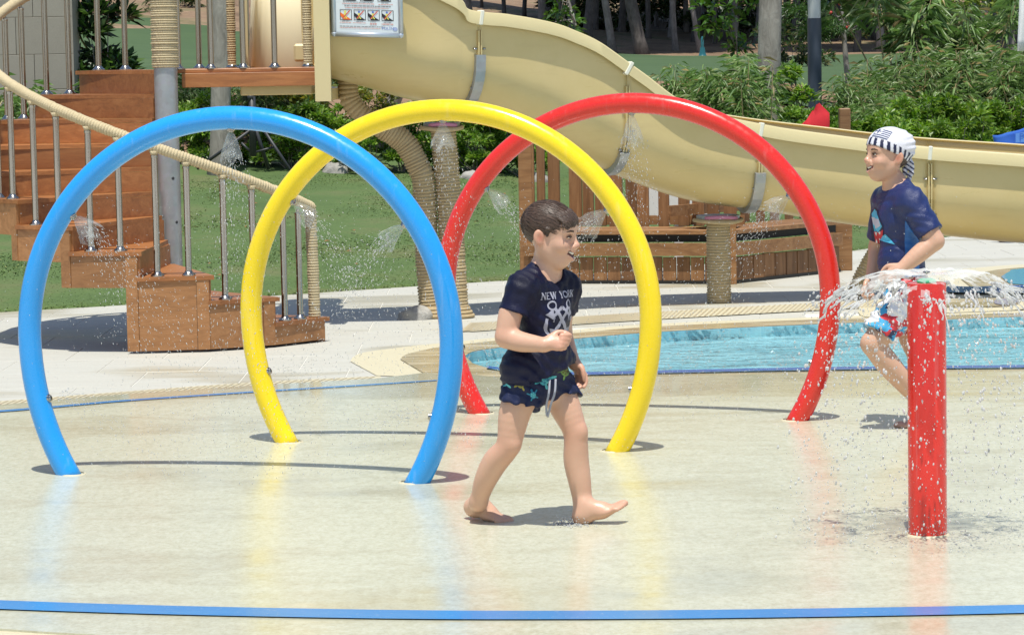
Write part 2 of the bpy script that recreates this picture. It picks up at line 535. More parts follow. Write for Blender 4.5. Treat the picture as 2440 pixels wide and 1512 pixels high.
def f_lawn(t, b):
    p = gen_pos(t)
    n = t.noise(p, 1.1, 5, 0.65)
    n2 = t.noise(p, 45, 4, 0.7)
    c = t.ramp(n, [(0.3, (0.062, 0.11, 0.025)), (0.52, (0.086, 0.142, 0.034)), (0.75, (0.15, 0.15, 0.06))])
    c = t.mix(0.5, c, t.ramp(n2, [(0.3, 0.35), (0.7, 1.1)]), 'MULTIPLY')
    t.link(c, b.inputs['Base Color']); b.inputs['Roughness'].default_value = 0.9
M_LAWN = mat('lawn_soil', fn=f_lawn)
def f_leaf(t, b):
    a = t.node('ShaderNodeVertexColor', layer_name='Col')
    hv = t.node('ShaderNodeHueSaturation')
    t.link(a.outputs['Color'], hv.inputs['Color'])
    t.link(t.math('ADD', t.math('MULTIPLY', rnd(t), 0.25), 0.88), hv.inputs['Value'])
    t.link(hv.outputs[0], b.inputs['Base Color'])
    b.inputs['Roughness'].default_value = 0.42
    tr = t.node('ShaderNodeBsdfTranslucent')
    hv2 = t.node('ShaderNodeHueSaturation'); hv2.inputs['Value'].default_value = 1.5; hv2.inputs['Saturation'].default_value = 1.1
    t.link(hv.outputs[0], hv2.inputs['Color']); t.link(hv2.outputs[0], tr.inputs['Color'])
    mx = t.node('ShaderNodeMixShader'); mx.inputs['Fac'].default_value = 0.3
    t.link(b.outputs[0], mx.inputs[1]); t.link(tr.outputs[0], mx.inputs[2])
    out = t.n['Material Output']; t.link(mx.outputs[0], out.inputs['Surface'])
M_LEAF = mat('leaf', fn=f_leaf)
def f_grassb(t, b):
    a = t.node('ShaderNodeVertexColor', layer_name='Col')
    p = gen_pos(t)
    n = t.noise(p, 0.9, 4, 0.6)
    n6 = t.noise(p, 5.0, 4, 0.65)
    c = t.mix(t.ramp(n, [(0.35, 0.0), (0.75, 0.55)]), a.outputs['Color'], (0.15, 0.15, 0.05))
    c = t.mix(t.ramp(n6, [(0.62, 0.0), (0.78, 0.6)]), c, (0.22, 0.17, 0.085))
    t.link(c, b.inputs['Base Color']); b.inputs['Roughness'].default_value = 0.6
    b.inputs['Specular IOR Level'].default_value = 0.25
M_GRASS = mat('grass_blade', fn=f_grassb)
def f_bark(c1, c2, sc):
    def f(t, b):
        p = gen_pos(t)
        n = t.noise(t.mapping(p, (1, 1, sc)), 14, 5, 0.7, 0.8)
        n2 = t.noise(p, 3.0, 4, 0.6)
        c = t.ramp(t.math('ADD', t.math('MULTIPLY', n, 0.6), t.math('MULTIPLY', n2, 0.4)), [(0.35, c1), (0.62, c2)])
        t.link(c, b.inputs['Base Color']); b.inputs['Roughness'].default_value = 0.9
        t.link(t.bump(n, 0.6, 0.02), b.inputs['Normal'])
    return f
M_BARKP = mat('pale_bark', fn=f_bark((0.17, 0.15, 0.125), (0.36, 0.335, 0.29), 0.35))
M_BARKD = mat('pine_bark', fn=f_bark((0.045, 0.038, 0.034), (0.14, 0.12, 0.11), 0.25))
M_BARKG = mat('grey_bark', fn=f_bark((0.12, 0.10, 0.09), (0.27, 0.24, 0.22), 0.3))
def f_soil(t, b):
    p = gen_pos(t)
    n = t.noise(p, 6, 6, 0.7)
    n2 = t.noise(p, 0.9, 4, 0.6)
    c = t.ramp(t.math('ADD', t.math('MULTIPLY', n, 0.6), t.math('MULTIPLY', n2, 0.4)), [(0.35, (0.15, 0.085, 0.045)), (0.6, (0.27, 0.165, 0.095))])
    t.link(c, b.inputs['Base Color']); b.inputs['Roughness'].default_value = 0.95
    t.link(t.bump(n, 0.7, 0.05), b.inputs['Normal'])
M_SOIL = mat('planting_soil', fn=f_soil)
def f_fairway(t, b):
    p = gen_pos(t)
    n = t.noise(p, 0.35, 5, 0.6)
    n2 = t.noise(p, 5, 5, 0.7)
    w = t.noise(t.mapping(p, (0.05, 0.5, 1)), 1.0, 2, 0.5)
    c = t.ramp(t.math('ADD', t.math('MULTIPLY', n, 0.5), t.math('MULTIPLY', w, 0.5)), [(0.35, (0.040, 0.080, 0.022)), (0.65, (0.062, 0.108, 0.031))])
    c = t.mix(0.3, c, t.ramp(n2, [(0.3, 0.5), (0.7, 1.0)]), 'MULTIPLY')
    t.link(c, b.inputs['Base Color']); b.inputs['Roughness'].default_value = 0.9
M_FAIR = mat('mown_fairway', fn=f_fairway)
def f_forest(t, b):
    p = gen_pos(t)
    n = t.noise(p, 0.25, 5, 0.65)
    n2 = t.noise(p, 3.0, 5, 0.7)
    c = t.ramp(n, [(0.36, (0.17, 0.105, 0.062)), (0.52, (0.29, 0.19, 0.115)), (0.66, (0.12, 0.13, 0.045))])
    c = t.mix(0.5, c, t.ramp(n2, [(0.3, 0.45), (0.7, 1.15)]), 'MULTIPLY')
    t.link(c, b.inputs['Base Color']); b.inputs['Roughness'].default_value = 0.95
    t.link(t.bump(n2, 0.6, 0.25), b.inputs['Normal'])
M_FOREST = mat('forest_floor', fn=f_forest)

# spray water: clear drops; the white share paints in their sun glints
def f_drop(glint_share):
    def f(t, b):
        b.inputs['Transmission Weight'].default_value = 1.0
        b.inputs['IOR'].default_value = 1.33
        b.inputs['Roughness'].default_value = 0.02
        d = t.node('ShaderNodeBsdfDiffuse'); d.inputs['Color'].default_value = (0.98, 0.99, 0.99, 1)
        tl = t.node('ShaderNodeBsdfTranslucent'); tl.inputs['Color'].default_value = (0.98, 0.99, 0.99, 1)
        m1 = t.node('ShaderNodeMixShader'); m1.inputs['Fac'].default_value = 0.5
        t.link(d.outputs[0], m1.inputs[1]); t.link(tl.outputs[0], m1.inputs[2])
        m2 = t.node('ShaderNodeMixShader'); m2.inputs['Fac'].default_value = glint_share
        t.link(b.outputs[0], m2.inputs[1]); t.link(m1.outputs[0], m2.inputs[2])
        t.link(m2.outputs[0], t.n['Material Output'].inputs['Surface'])
    return f
M_DROP = mat('water_drop', (1, 1, 1), fn=f_drop(0.55))
M_MIST = mat('fine_spray_drop', (1, 1, 1), fn=f_drop(0.50))
def f_sheet(lo_, hi_):
  def f(t, b):
    p = gen_pos(t)
    n = t.noise(p, 30, 3, 0.55, 0.5)
    nb = t.bump(n, 0.30, 0.006)
    gl = t.node('ShaderNodeBsdfGlossy'); gl.inputs['Roughness'].default_value = 0.06; t.link(nb, gl.inputs['Normal'])
    tp = t.node('ShaderNodeBsdfTransparent'); tp.inputs['Color'].default_value = (0.97, 0.98, 0.98, 1)
    lw = t.node('ShaderNodeLayerWeight'); lw.inputs['Blend'].default_value = 0.5; t.link(nb, lw.inputs['Normal'])
    fc_ = t.math('ADD', t.math('MULTIPLY', t.math('POWER', lw.outputs['Facing'], 4.0), 0.30), 0.04)
    mx = t.node('ShaderNodeMixShader'); t.link(fc_, mx.inputs[0])
    t.link(tp.outputs[0], mx.inputs[1]); t.link(gl.outputs[0], mx.inputs[2])
    d0 = t.node('ShaderNodeBsdfDiffuse'); d0.inputs['Color'].default_value = (0.92, 0.94, 0.93, 1)
    tl = t.node('ShaderNodeBsdfTranslucent'); tl.inputs['Color'].default_value = (0.92, 0.94, 0.93, 1)
    d = t.node('ShaderNodeMixShader'); d.inputs['Fac'].default_value = 0.5; t.link(d0.outputs[0], d.inputs[1]); t.link(tl.outputs[0], d.inputs[2])
    m2 = t.node('ShaderNodeMixShader')
    n5 = t.noise(p, 14, 4, 0.6, 0.8)
    t.link(t.ramp(n5, [(0.40, lo_), (0.70, hi_)]), m2.inputs['Fac'])
    t.link(mx.outputs[0], m2.inputs[1]); t.link(d.outputs[0], m2.inputs[2])
    t.link(m2.outputs[0], t.n['Material Output'].inputs['Surface'])
  return f
M_FAN = mat('fine_water_skin', (1, 1, 1), fn=f_sheet(0.05, 0.22))
M_SHEET = mat('thin_water_sheet', (1, 1, 1), fn=f_sheet(0.20, 0.62))

M_LAMP = mat('dark_lamp_steel', (0.055, 0.07, 0.10), 0.45)
M_LAMPGLASS = mat('frosted_lamp_glass', (0.55, 0.58, 0.58), 0.3)
M_ALU = mat('aluminium_frame', (0.52, 0.57, 0.62), 0.35, 0.6)
M_WHITE = mat('white_board', (0.78, 0.79, 0.77), 0.5)
M_BLACK = mat('black_print', (0.015, 0.015, 0.02), 0.5)
M_REDPR = mat('red_print', (0.60, 0.08, 0.05), 0.5)
M_ORANGEPR = mat('orange_print', (0.85, 0.16, 0.02), 0.5)
M_YELPR = mat('lime_print', (0.72, 0.70, 0.12), 0.5)
M_GREYPR = mat('grey_print', (0.22, 0.23, 0.24), 0.5)
M_PINKPR = mat('pale_red_print', (0.62, 0.33, 0.30), 0.5)
M_BLUEPR = mat('blue_print', (0.10, 0.18, 0.50), 0.5)
M_SIGNPAPER = mat('sign_paper', (0.66, 0.72, 0.74), 0.4)
# ================================================================== THE SETTING
rng = random.Random(7)

def sheet(name, outline, z, m, holes=(), parent=None, kind='structure', thick=0.0):
    """a flat sheet from a ground outline (list of Vectors), with holes"""
    loops = [[Vector((p[0], p[1], 0)) for p in outline]] + [[Vector((p[0], p[1], 0)) for p in h] for h in holes]
    tris = tessellate_polygon(loops)
    vs = [(p.x, p.y, z) for l in loops for p in l]
    fs = []
    for a, b, c in tris:
        n = (Vector(vs[b]) - Vector(vs[a])).cross(Vector(vs[c]) - Vector(vs[a]))
        fs.append((a, b, c) if n.z > 0 else (a, c, b))
    mb = MB().add(vs, fs)
    if thick:
        k = 0
        for l in loops:
            n = len(l)
            b0 = [(p.x, p.y, z) for p in l]; b1 = [(p.x, p.y, z - thick) for p in l]
            mb.add(b0 + b1, [(i, (i + 1) % n, n + (i + 1) % n, n + i) for i in range(n)])
    o = mb.build(name, m, parent)
    if kind: o['kind'] = kind
    return o

def gp(pts, n=6, closed=False):
    return spline([G(*p) for p in pts], n, closed)

# pool (water) outline, seen in the photograph as picture points on the ground
W_TOP = [(1108, 851), (1133, 839), (1207, 829), (1369, 810), (1577, 793), (1947, 775), (2253, 764), (2440, 757), (2900, 745), (3600, 735)]
W_BOT = [(3600, 862), (2900, 872), (2440, 879), (1972, 884), (1577, 892), (1394, 896), (1280, 894), (1182, 884), (1118, 866)]
POOL = gp(W_TOP, 5)[:-1] + gp(W_BOT, 5)[:-1]
B_TOP = [(954, 859), (965, 849), (992, 841), (1046, 830), (1107, 823), (1179, 815), (1369, 796), (1577, 780), (1947, 764), (2253, 754), (2440, 748), (2900, 737), (3700, 725)]
C_TOP = [(835, 862), (845, 849), (877, 839), (979, 826), (1046, 819), (1107, 813), (1179, 806), (1369, 787), (1577, 772), (1947, 757), (2253, 747), (2440, 741), (2900, 730), (3800, 716)]
# far edge of the play pad (lower edge of the cream kerb), then along the pool, then the near edge
PAD_FAR = [(-1500, 1110), (-700, 1027), (-300, 993), (0, 970), (134, 958), (307, 944), (600, 924), (861, 909), (913, 905), (1013, 893)]
PAD_NEAR = [(3800, 1460), (3000, 1502), (2440, 1527), (1800, 1537), (1300, 1541), (900, 1539), (300, 1524), (0, 1507), (-300, 1487), (-900, 1440), (-1600, 1340)]

# base sheet to the horizon, with the pool cut out of it
def terr(x, y):
    """height of the land"""
    s = lawn_s(x, y)
    if s <= 0: return -0.03
    z = 0.0 + 0.072 * min(s, 7.0)
    if s > 7: z += 0.115 * min(s - 7, 4.5)
    far = 1.3 + 0.085 * max(0.0, 5.0 - x) * min(1.0, max(0.0, y - 50) / 50.0)
    if y > 40: z += (far - 1.02) * min(1.0, (y - 40) / 58.0)
    if y > 96: z += 0.055 * (y - 96)
    return z
LAWN_EDGE = [(-60, -8), (-30, 5), (-12, 13.4), (-6, 16.15), (-3.10, 17.47), (-2.38, 17.83), (-1.26, 18.5), (0.06, 19.3), (1.3, 20.35), (2.56, 21.5), (3.59, 23.1), (5.0, 25.6), (8, 31.5), (14, 44), (40, 100)]
LE = np.array(LAWN_EDGE)
def lawn_s(x, y):
    """distance behind the lawn's front edge (negative in front of it)"""
    ye = np.interp(x, LE[:, 0], LE[:, 1])
    k = int(np.clip(np.searchsorted(LE[:, 0], x), 1, len(LE) - 1))
    d = LE[k] - LE[k - 1]
    return (y - ye) * d[0] / math.hypot(*d)

def rect(x0, y0, x1, y1): return [Vector((x0, y0, 0)), Vector((x1, y0, 0)), Vector((x1, y1, 0)), Vector((x0, y1, 0))]
paving = sheet('paving', rect(-40, -20, 40, 60), -0.0025, M_GROUT, [POOL])
# travertine tiles, half-bond
def in_poly(p, poly):
    x, y = p; c = False; n = len(poly)
    for i in range(n):
        a, b = poly[i], poly[i - 1]
        if (a[1] > y) != (b[1] > y) and x < (b[0] - a[0]) * (y - a[1]) / (b[1] - a[1]) + a[0]: c = not c
    return c
BEACH = gp(B_TOP, 5) + gp([(3700, 880), (1394, 899), (1180, 896), (1013, 893), (985, 880)], 3)
TW, TD = 0.49, 0.62
tile_mb = MB().box((0, 0, -0.006), (TW - 0.005, TD - 0.005, 0.012), bev=0.002)
tile_me = None
rest = MB()
n_t = 0
PADP = [Vector(p) for p in gp(PAD_FAR, 4)] + [G(1180, 893), G(3700, 885)] + gp(PAD_NEAR, 4)
for r_ in range(60):
    y = 6.2 + r_ * TD
    for c_ in range(-24, 26):
        x = c_ * TW + (0.5 * TW if r_ % 2 else 0.0) - 0.055
        cs = [(x - TW / 2, y - TD / 2), (x + TW / 2, y - TD / 2), (x + TW / 2, y + TD / 2), (x - TW / 2, y + TD / 2)]
        if y < 7.7 and y > 5 and abs(x) > 4: continue
        if all(in_poly(c, POOL) for c in cs) or any(in_poly(c, POOL) for c in cs): continue
        if all(in_poly(c, PADP) for c in cs) or all(in_poly(c, BEACH) for c in cs): continue
        if lawn_s(x, y) > 0.6: continue
        half = 0.178 * y + 0.9
        if abs(x) < half and 11.5 < y and n_t < 300:
            if tile_me is None:
                t_ = tile_mb.build('tile', M_TILE, paving); tile_me = t_.data
            else:
                t_ = link('tile', tile_me, paving)
            t_.location = (x, y, 0.0005 * ((c_ * 7 + r_ * 3) % 3))
            n_t += 1
        elif abs(x) < 9 and y < 36:
            rest.box((x, y, -0.006), (TW - 0.005, TD - 0.005, 0.012))
ro = rest.build('outer_tiles', M_TILE, paving); ro['kind'] = 'stuff'

# cream kerb sheets
CB = gp(C_TOP, 5) + gp([(3800, 890), (1394, 900), (1013, 899), (897, 896)], 3)
sheet('cream_border', CB, 0.004, M_CREAM, [POOL])
BE = gp(B_TOP, 5) + [G(3700, 868)] + gp([(2900, 876), (2440, 884), (1577, 897), (1394, 901), (1180, 899), (1013, 893.5)], 3)
# beach must wrap the pool: outline is a bit larger than the water all round
beach_outline = gp(B_TOP, 5) + gp([(3700, 876), (2900, 882), (2440, 889), (1972, 894), (1577, 902), (1394, 906), (1200, 903), (1013, 894)], 4)
sheet('pool_beach', beach_outline, 0.008, M_BEACH, [POOL])
# striped cream kerb along the far edge of the pad
kb_top = [(-1500, 1092), (-700, 1012), (-300, 980), (0, 957), (303, 934), (600, 912.5), (861, 899.5), (905, 897)]
kb_bot = [(915, 906), (861, 910), (600, 924.5), (307, 945), (134, 959), (0, 971), (-300, 994), (-700, 1028), (-1500, 1111)]
kerb = sheet('kerb', gp(kb_top, 6) + gp(kb_bot, 6), 0.0045, M_CREAM)
gA = gp(kb_top, 24); gB = list(reversed(gp(kb_bot, 24)))
mbg = MB()
LT = [0.0]
for i in range(1, len(gA)): LT.append(LT[-1] + (gA[i] - gA[i - 1]).length)
LB = [0.0]
for i in range(1, len(gB)): LB.append(LB[-1] + (gB[i] - gB[i - 1]).length)
def along(pts, L, s):
    s = min(max(s, 0), L[-1] * 0.9999)
    i = int(np.searchsorted(L, s, side='right')) - 1
    return pts[i].lerp(pts[i + 1], (s - L[i]) / max(1e-6, L[i + 1] - L[i]))
nst = int(LT[-1] / 0.034)
for i in range(nst):
    s = LT[-1] - (i + 0.5) * 0.034
    if s < LT[-1] - 4.2: break
    a = along(gA, LT, s); b = along(gB, LB, s * LB[-1] / LT[-1] - 0.10)
    d = (gA[-1] - gA[-30]).normalized() * 0.0045
    a, b = a.lerp(b, 0.10), a.lerp(b, 0.90)
    mbg.add([(a.x - d.x, a.y - d.y, 0.0065), (a.x + d.x, a.y + d.y, 0.0065), (b.x + d.x, b.y + d.y, 0.0065), (b.x - d.x, b.y - d.y, 0.0065)], [(3, 2, 1, 0)])
gr = mbg.build('groove', M_GROOVE, kerb); gr['kind'] = 'stuff'
# ribbed cream strip behind the pool
rb_top = [(700, 795), (1120, 772), (1369, 757), (1577, 744), (1947, 724), (2200, 714)]
rb_bot = [(2200, 728), (1947, 741), (1577, 762), (1369, 775), (1120, 792), (700, 820)]
rs = sheet('drain_strip', gp(rb_top[1:], 6) + gp(rb_bot[:-1], 6), 0.006, M_CREAM)
mbg = MB()
ta, tb = gp(rb_top[1:], 30), list(reversed(gp(rb_bot[:-1], 30)))
for i in range(0, len(ta) - 1):
    for k in range(1):
        f = 0.5
        a = ta[i].lerp(ta[i + 1], f); b = tb[i].lerp(tb[i + 1], f)
        d = Vector((0.005, 0.0, 0)); e = Vector((-0.05, 0, 0))
        mbg.add([(a.x - d.x, a.y, 0.008), (a.x + d.x, a.y, 0.008), (b.x + d.x + e.x, b.y, 0.008), (b.x - d.x + e.x, b.y, 0.008)], [(3, 2, 1, 0)])
gr = mbg.build('groove', M_GROOVE, rs); gr['kind'] = 'stuff'

# the play pad itself
pad = sheet('play_pad', gp(PAD_FAR, 6) + gp([(1120, 897), (1200, 904), (1394, 906), (1577, 902), (1972, 894), (2440, 889), (2900, 882), (3700, 876)], 4) + gp(PAD_NEAR, 6), 0.012, M_PAD, thick=0.02)
near_kerb = gp(PAD_NEAR, 5)
nk = [Vector((p.x, p.y, 0)) for p in near_kerb] + [Vector((p.x * 1.0, p.y - 0.16, 0)) for p in reversed(near_kerb)]
sheet('near_kerb', nk, 0.006, M_CREAM)
# blue painted lines
def band(name, top, bot, z, m, n=8):
    return sheet(name, gp(top, n) + gp(list(reversed(bot)), n), z, m)
band('blue_line', [(-1500, 1330), (-900, 1396), (-300, 1428), (0, 1442), (400, 1455), (900, 1465), (1300, 1467.5), (1800, 1464), (2440, 1453), (3000, 1435)],
     [(-1500, 1345), (-900, 1414), (-300, 1449), (0, 1463), (400, 1476), (900, 1486), (1300, 1488), (1800, 1484.5), (2440, 1473), (3000, 1454)], 0.016, M_LINE)
band('blue_line', [(-1400, 1106), (-700, 1042), (-300, 1007), (0, 985), (134, 974.5), (307, 959.5), (600, 940), (861, 924), (1041, 912.5)],
     [(-1400, 1110), (-700, 1047), (-300, 1011), (0, 989.5), (134, 978.5), (307, 963.2), (600, 943), (861, 926.5), (1041, 914.4)], 0.016, M_LINE)
# dark blue edge tiles on the near side of the pool
band('pool_edge_line', [(1160, 879), (1280, 892.5), (1394, 894), (1577, 890), (1972, 882), (2440, 877), (2900, 870), (3600, 860)],
     [(1160, 884), (1280, 898), (1394, 900), (1577, 896), (1972, 888), (2440, 883), (2900, 876), (3600, 866)], 0.0165, M_NAVYLINE)
# pool: basin floor, walls and water
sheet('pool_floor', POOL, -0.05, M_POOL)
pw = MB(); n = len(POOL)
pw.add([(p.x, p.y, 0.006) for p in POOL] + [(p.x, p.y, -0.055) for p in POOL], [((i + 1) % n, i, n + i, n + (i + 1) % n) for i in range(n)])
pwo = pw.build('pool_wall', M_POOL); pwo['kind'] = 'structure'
wo = sheet('water', POOL, 0.003, M_WATER)

# second pool, behind on the right
P2 = gp([(2385, 664), (2405, 652), (2440, 644), (2700, 632), (3300, 622)], 5) + gp([(3300, 690), (2700, 688), (2440, 683), (2400, 676)], 4)
sheet('cream_border', gp([(2180, 652), (2317, 640), (2440, 631), (2700, 620), (3400, 608)], 5) + gp([(3400, 706), (2700, 708), (2440, 707), (2253, 709), (2120, 700)], 4), 0.005, M_CREAM)
sheet('pool_beach', gp([(2290, 668), (2340, 652), (2440, 640), (2700, 627), (3350, 616)], 5) + gp([(3350, 699), (2700, 702), (2440, 699), (2330, 700)], 4), 0.010, M_BEACH)
m_p2 = mat('blue_pool_floor', (0.16, 0.45, 0.66), 0.12)
sheet('pool_floor', P2, 0.014, m_p2)
band('pool_edge_line', [(2253, 688), (2330, 689), (2440, 686), (2700, 690)], [(2253, 703), (2330, 704), (2440, 704), (2700, 704)], 0.018, M_NAVYLINE)
m_tip = mat('violet_grey_render', (0.25, 0.235, 0.27), 0.35)
sheet('pool_island', gp([(2240, 722), (2300, 716), (2400, 714), (2432, 722), (2400, 733), (2300, 736), (2240, 734)], 6, True), 0.011, M_BEACH)
sheet('island_tip', gp([(2372, 720), (2400, 716.5), (2428, 722.5), (2400, 731), (2372, 729)], 6, True), 0.015, m_tip)
sheet('cream_border', gp([(2080, 716), (2253, 708), (2400, 706), (2446, 712), (2456, 726), (2430, 740), (2253, 748), (2060, 757)], 6, True), 0.007, M_CREAM)

# land: base sheet, lawn, soil bed, fairway, forest floor
def land_grid(name, xs, ys, dz, m, cond=None):
    idx = {}; vs = []; fs = []
    for j, y in enumerate(ys):
        for i, x in enumerate(xs):
            idx[i, j] = len(vs); vs.append((x, y, terr(x, y) + dz(x, y)))
    for j in range(len(ys) - 1):
        for i in range(len(xs) - 1):
            if cond and not cond((xs[i] + xs[i + 1]) / 2, (ys[j] + ys[j + 1]) / 2): continue
            fs.append((idx[i, j], idx[i + 1, j], idx[i + 1, j + 1], idx[i, j + 1]))
    o = MB().add(vs, fs).build(name, m, smooth=True)
    o['kind'] = 'structure'
    return o
gx = list(np.linspace(-700, -60, 12)) + list(np.linspace(-50, 50, 60)) + list(np.linspace(60, 700, 12))
gy = list(np.linspace(-200, 0, 6)) + list(np.linspace(5, 60, 60)) + list(np.linspace(64, 170, 50)) + list(np.linspace(180, 700, 30))
land_grid('ground', gx, gy, lambda x, y: -0.25 if y < 60 else -0.12, M_SOIL)
# lawn: strip mesh that follows its front edge exactly
lv = []; lf = []
xsL = list(np.linspace(-14, 9, 93)); SL = [0, 0.02, 0.1, 0.4, 0.8, 1.3, 2, 2.8, 3.6, 4.5, 5.4, 6.3, 7.0, 7.7, 8.5]
for x in xsL:
    ye = float(np.interp(x, LE[:, 0], LE[:, 1]))
    k = int(np.clip(np.searchsorted(LE[:, 0], x), 1, len(LE) - 1)); d = LE[k] - LE[k - 1]
    nrm = math.hypot(*d) / d[0]
    for s in SL:
        y = ye + s * nrm
        lv.append((x, y, terr(x, y + 1e-4) + (0.0 if s > 0 else -0.02) + 0.012 + 0.02 * mnoise.noise((x * 0.8, y * 0.8, 0)) * min(1, s)))
nS = len(SL)
for i in range(len(xsL) - 1):
    for k in range(nS - 1):
        a = i * nS + k
        lf.append((a, a + nS, a + nS + 1, a + 1))
lawn = MB().add(lv, lf).build('lawn', M_LAWN, smooth=True); lawn['kind'] = 'structure'
land_grid('soil_bed', list(np.linspace(-20, 24, 60)), list(np.linspace(16, 46, 50)), lambda x, y: 0.02 + 0.05 * mnoise.noise((x * 1.3, y * 1.3, 1)), M_SOIL, lambda x, y: lawn_s(x, y) > 8.4)
land_grid('fairway', list(np.linspace(-60, 60, 60)), list(np.linspace(38, 99, 40)), lambda x, y: 0.05 + 0.10 * mnoise.noise((x * 0.12, y * 0.09, 3)) * min(1, (y - 38) / 10), M_FAIR,
          lambda x, y: y > 40.5 + 1.2 * math.sin(x * 0.4) and y < 97 + 1.5 * math.sin(x * 0.35))
land_grid('forest_floor', list(np.linspace(-120, 120, 90)), list(np.linspace(94, 330, 80)), lambda x, y: 0.03 + 0.4 * mnoise.noise((x * 0.16, y * 0.16, 7)) * min(1, max(0, (y - 98) / 8)), M_FOREST)

# grass blades on the lawn
rs_ = np.random.RandomState(3)
NG = 130000
gxs = rs_.uniform(-4.8, 5.2, NG * 2)
us = rs_.uniform(0, 1, NG * 2) ** 1.2 * 7.0
yeA = np.interp(gxs, LE[:, 0], LE[:, 1])
kk = np.clip(np.searchsorted(LE[:, 0], gxs), 1, len(LE) - 1)
dd = LE[kk] - LE[kk - 1]
gys = yeA + us * np.hypot(dd[:, 0], dd[:, 1]) / dd[:, 0]
keep = np.abs(gxs) < 0.2 * gys + 0.3
gxs, gys, us = gxs[keep][:NG], gys[keep][:NG], us[keep][:NG]
NG = len(gxs)
gz = 0.072 * us + 0.008
hgt = rs_.uniform(0.004, 0.011, NG); wid = rs_.uniform(0.003, 0.008, NG)
an = rs_.uniform(0, PI, NG); ln = rs_.normal(0, 0.012, (NG, 2))
V = np.zeros((NG, 3, 3), np.float32)
V[:, 0] = np.stack([gxs - np.cos(an) * wid, gys - np.sin(an) * wid, gz], 1)
V[:, 1] = np.stack([gxs + np.cos(an) * wid, gys + np.sin(an) * wid, gz], 1)
V[:, 2] = np.stack([gxs + ln[:, 0], gys + ln[:, 1], gz + hgt], 1)
base = np.array([[0.062, 0.112, 0.026], [0.082, 0.135, 0.032], [0.045, 0.088, 0.02], [0.125, 0.15, 0.05]])
gc = base[rs_.choice(4, NG, p=[0.4, 0.3, 0.2, 0.1])] * rs_.uniform(0.95, 1.15, (NG, 1)) * 1.28
go = np_mesh('grass', V.reshape(-1, 3), np.arange(NG * 3).reshape(-1, 3), M_GRASS, None, False, np.repeat(gc, 3, 0))
tag(go, 'short green grass covering the sloping lawn behind the paving', 'grass', kind='stuff')
# a few fallen leaves on the lawn
m_dead = mat('dead_leaf', (0.28, 0.13, 0.05), 0.8)
dead = MB()
for i in range(60):
    x = rng.uniform(-3.2, 0.3); s = rng.uniform(0.1, 5.5)
    ye = float(np.interp(x, LE[:, 0], LE[:, 1])); y = ye + s * 1.15
    z = terr(x, y) + 0.035; a = rng.uniform(0, 6.28); l = rng.uniform(0.015, 0.035)
    c, q = math.cos(a) * l, math.sin(a) * l
    dead.add([(x - c, y - q, z), (x + q * 0.5, y - c * 0.5, z + 0.006), (x + c, y + q, z + 0.004), (x - q * 0.5, y + c * 0.5, z + 0.01)], [(0, 1, 2, 3)])
dl = dead.build('fallen_leaves', m_dead); tag(dl, 'scattered brown fallen leaves lying on the lawn', 'leaves', kind='stuff')

# ================================================================== VEGETATION
def leaf_mesh(pos, direc, length, width, cols, droop, rs, nseg=1):
    """folded diamond leaves: pos (n,3), direc (n,3) unit; 4 verts, 2 tris each"""
    n = len(pos)
    up = np.tile(np.array([0, 0, 1.0]), (n, 1)) + rs.normal(0, 0.45, (n, 3))
    side = np.cross(direc, up); side /= np.linalg.norm(side, axis=1, keepdims=True) + 1e-9
    nor = np.cross(side, direc)
    L = length[:, None]; Wd = width[:, None]
    tip = pos + direc * L; tip[:, 2] -= droop * length
    mid = pos + direc * L * 0.48; mid[:, 2] -= droop * length * 0.15
    a = mid + side * Wd * 0.5 + nor * Wd * 0.14
    b = mid - side * Wd * 0.5 + nor * Wd * 0.14
    V = np.stack([pos, a, tip, b], 1).reshape(-1, 3)
    i = np.arange(n)[:, None] * 4
    F = np.concatenate([i + np.array([[0, 1, 2]]), i + np.array([[0, 2, 3]])], 0)
    return V, F, np.repeat(cols, 4, 0)

def rand_dirs(rs, n, upb=0.3):
    d = rs.normal(0, 1, (n, 3)); d[:, 2] = np.abs(d[:, 2]) * 0.6 + upb
    d /= np.linalg.norm(d, axis=1, keepdims=True)
    return d

def stems(mb, rs, base, tips, r0=0.008, r1=0.003):
    for t in tips:
        b = Vector(base) + Vector((rs.normal(0, 0.03), rs.normal(0, 0.03), 0))
        t = Vector(t); m = b.lerp(t, 0.5) + Vector((rs.normal(0, 0.03), rs.normal(0, 0.03), 0.04))
        mb.tube([b, m, t], [r0, (r0 + r1) / 2, r1], 5)

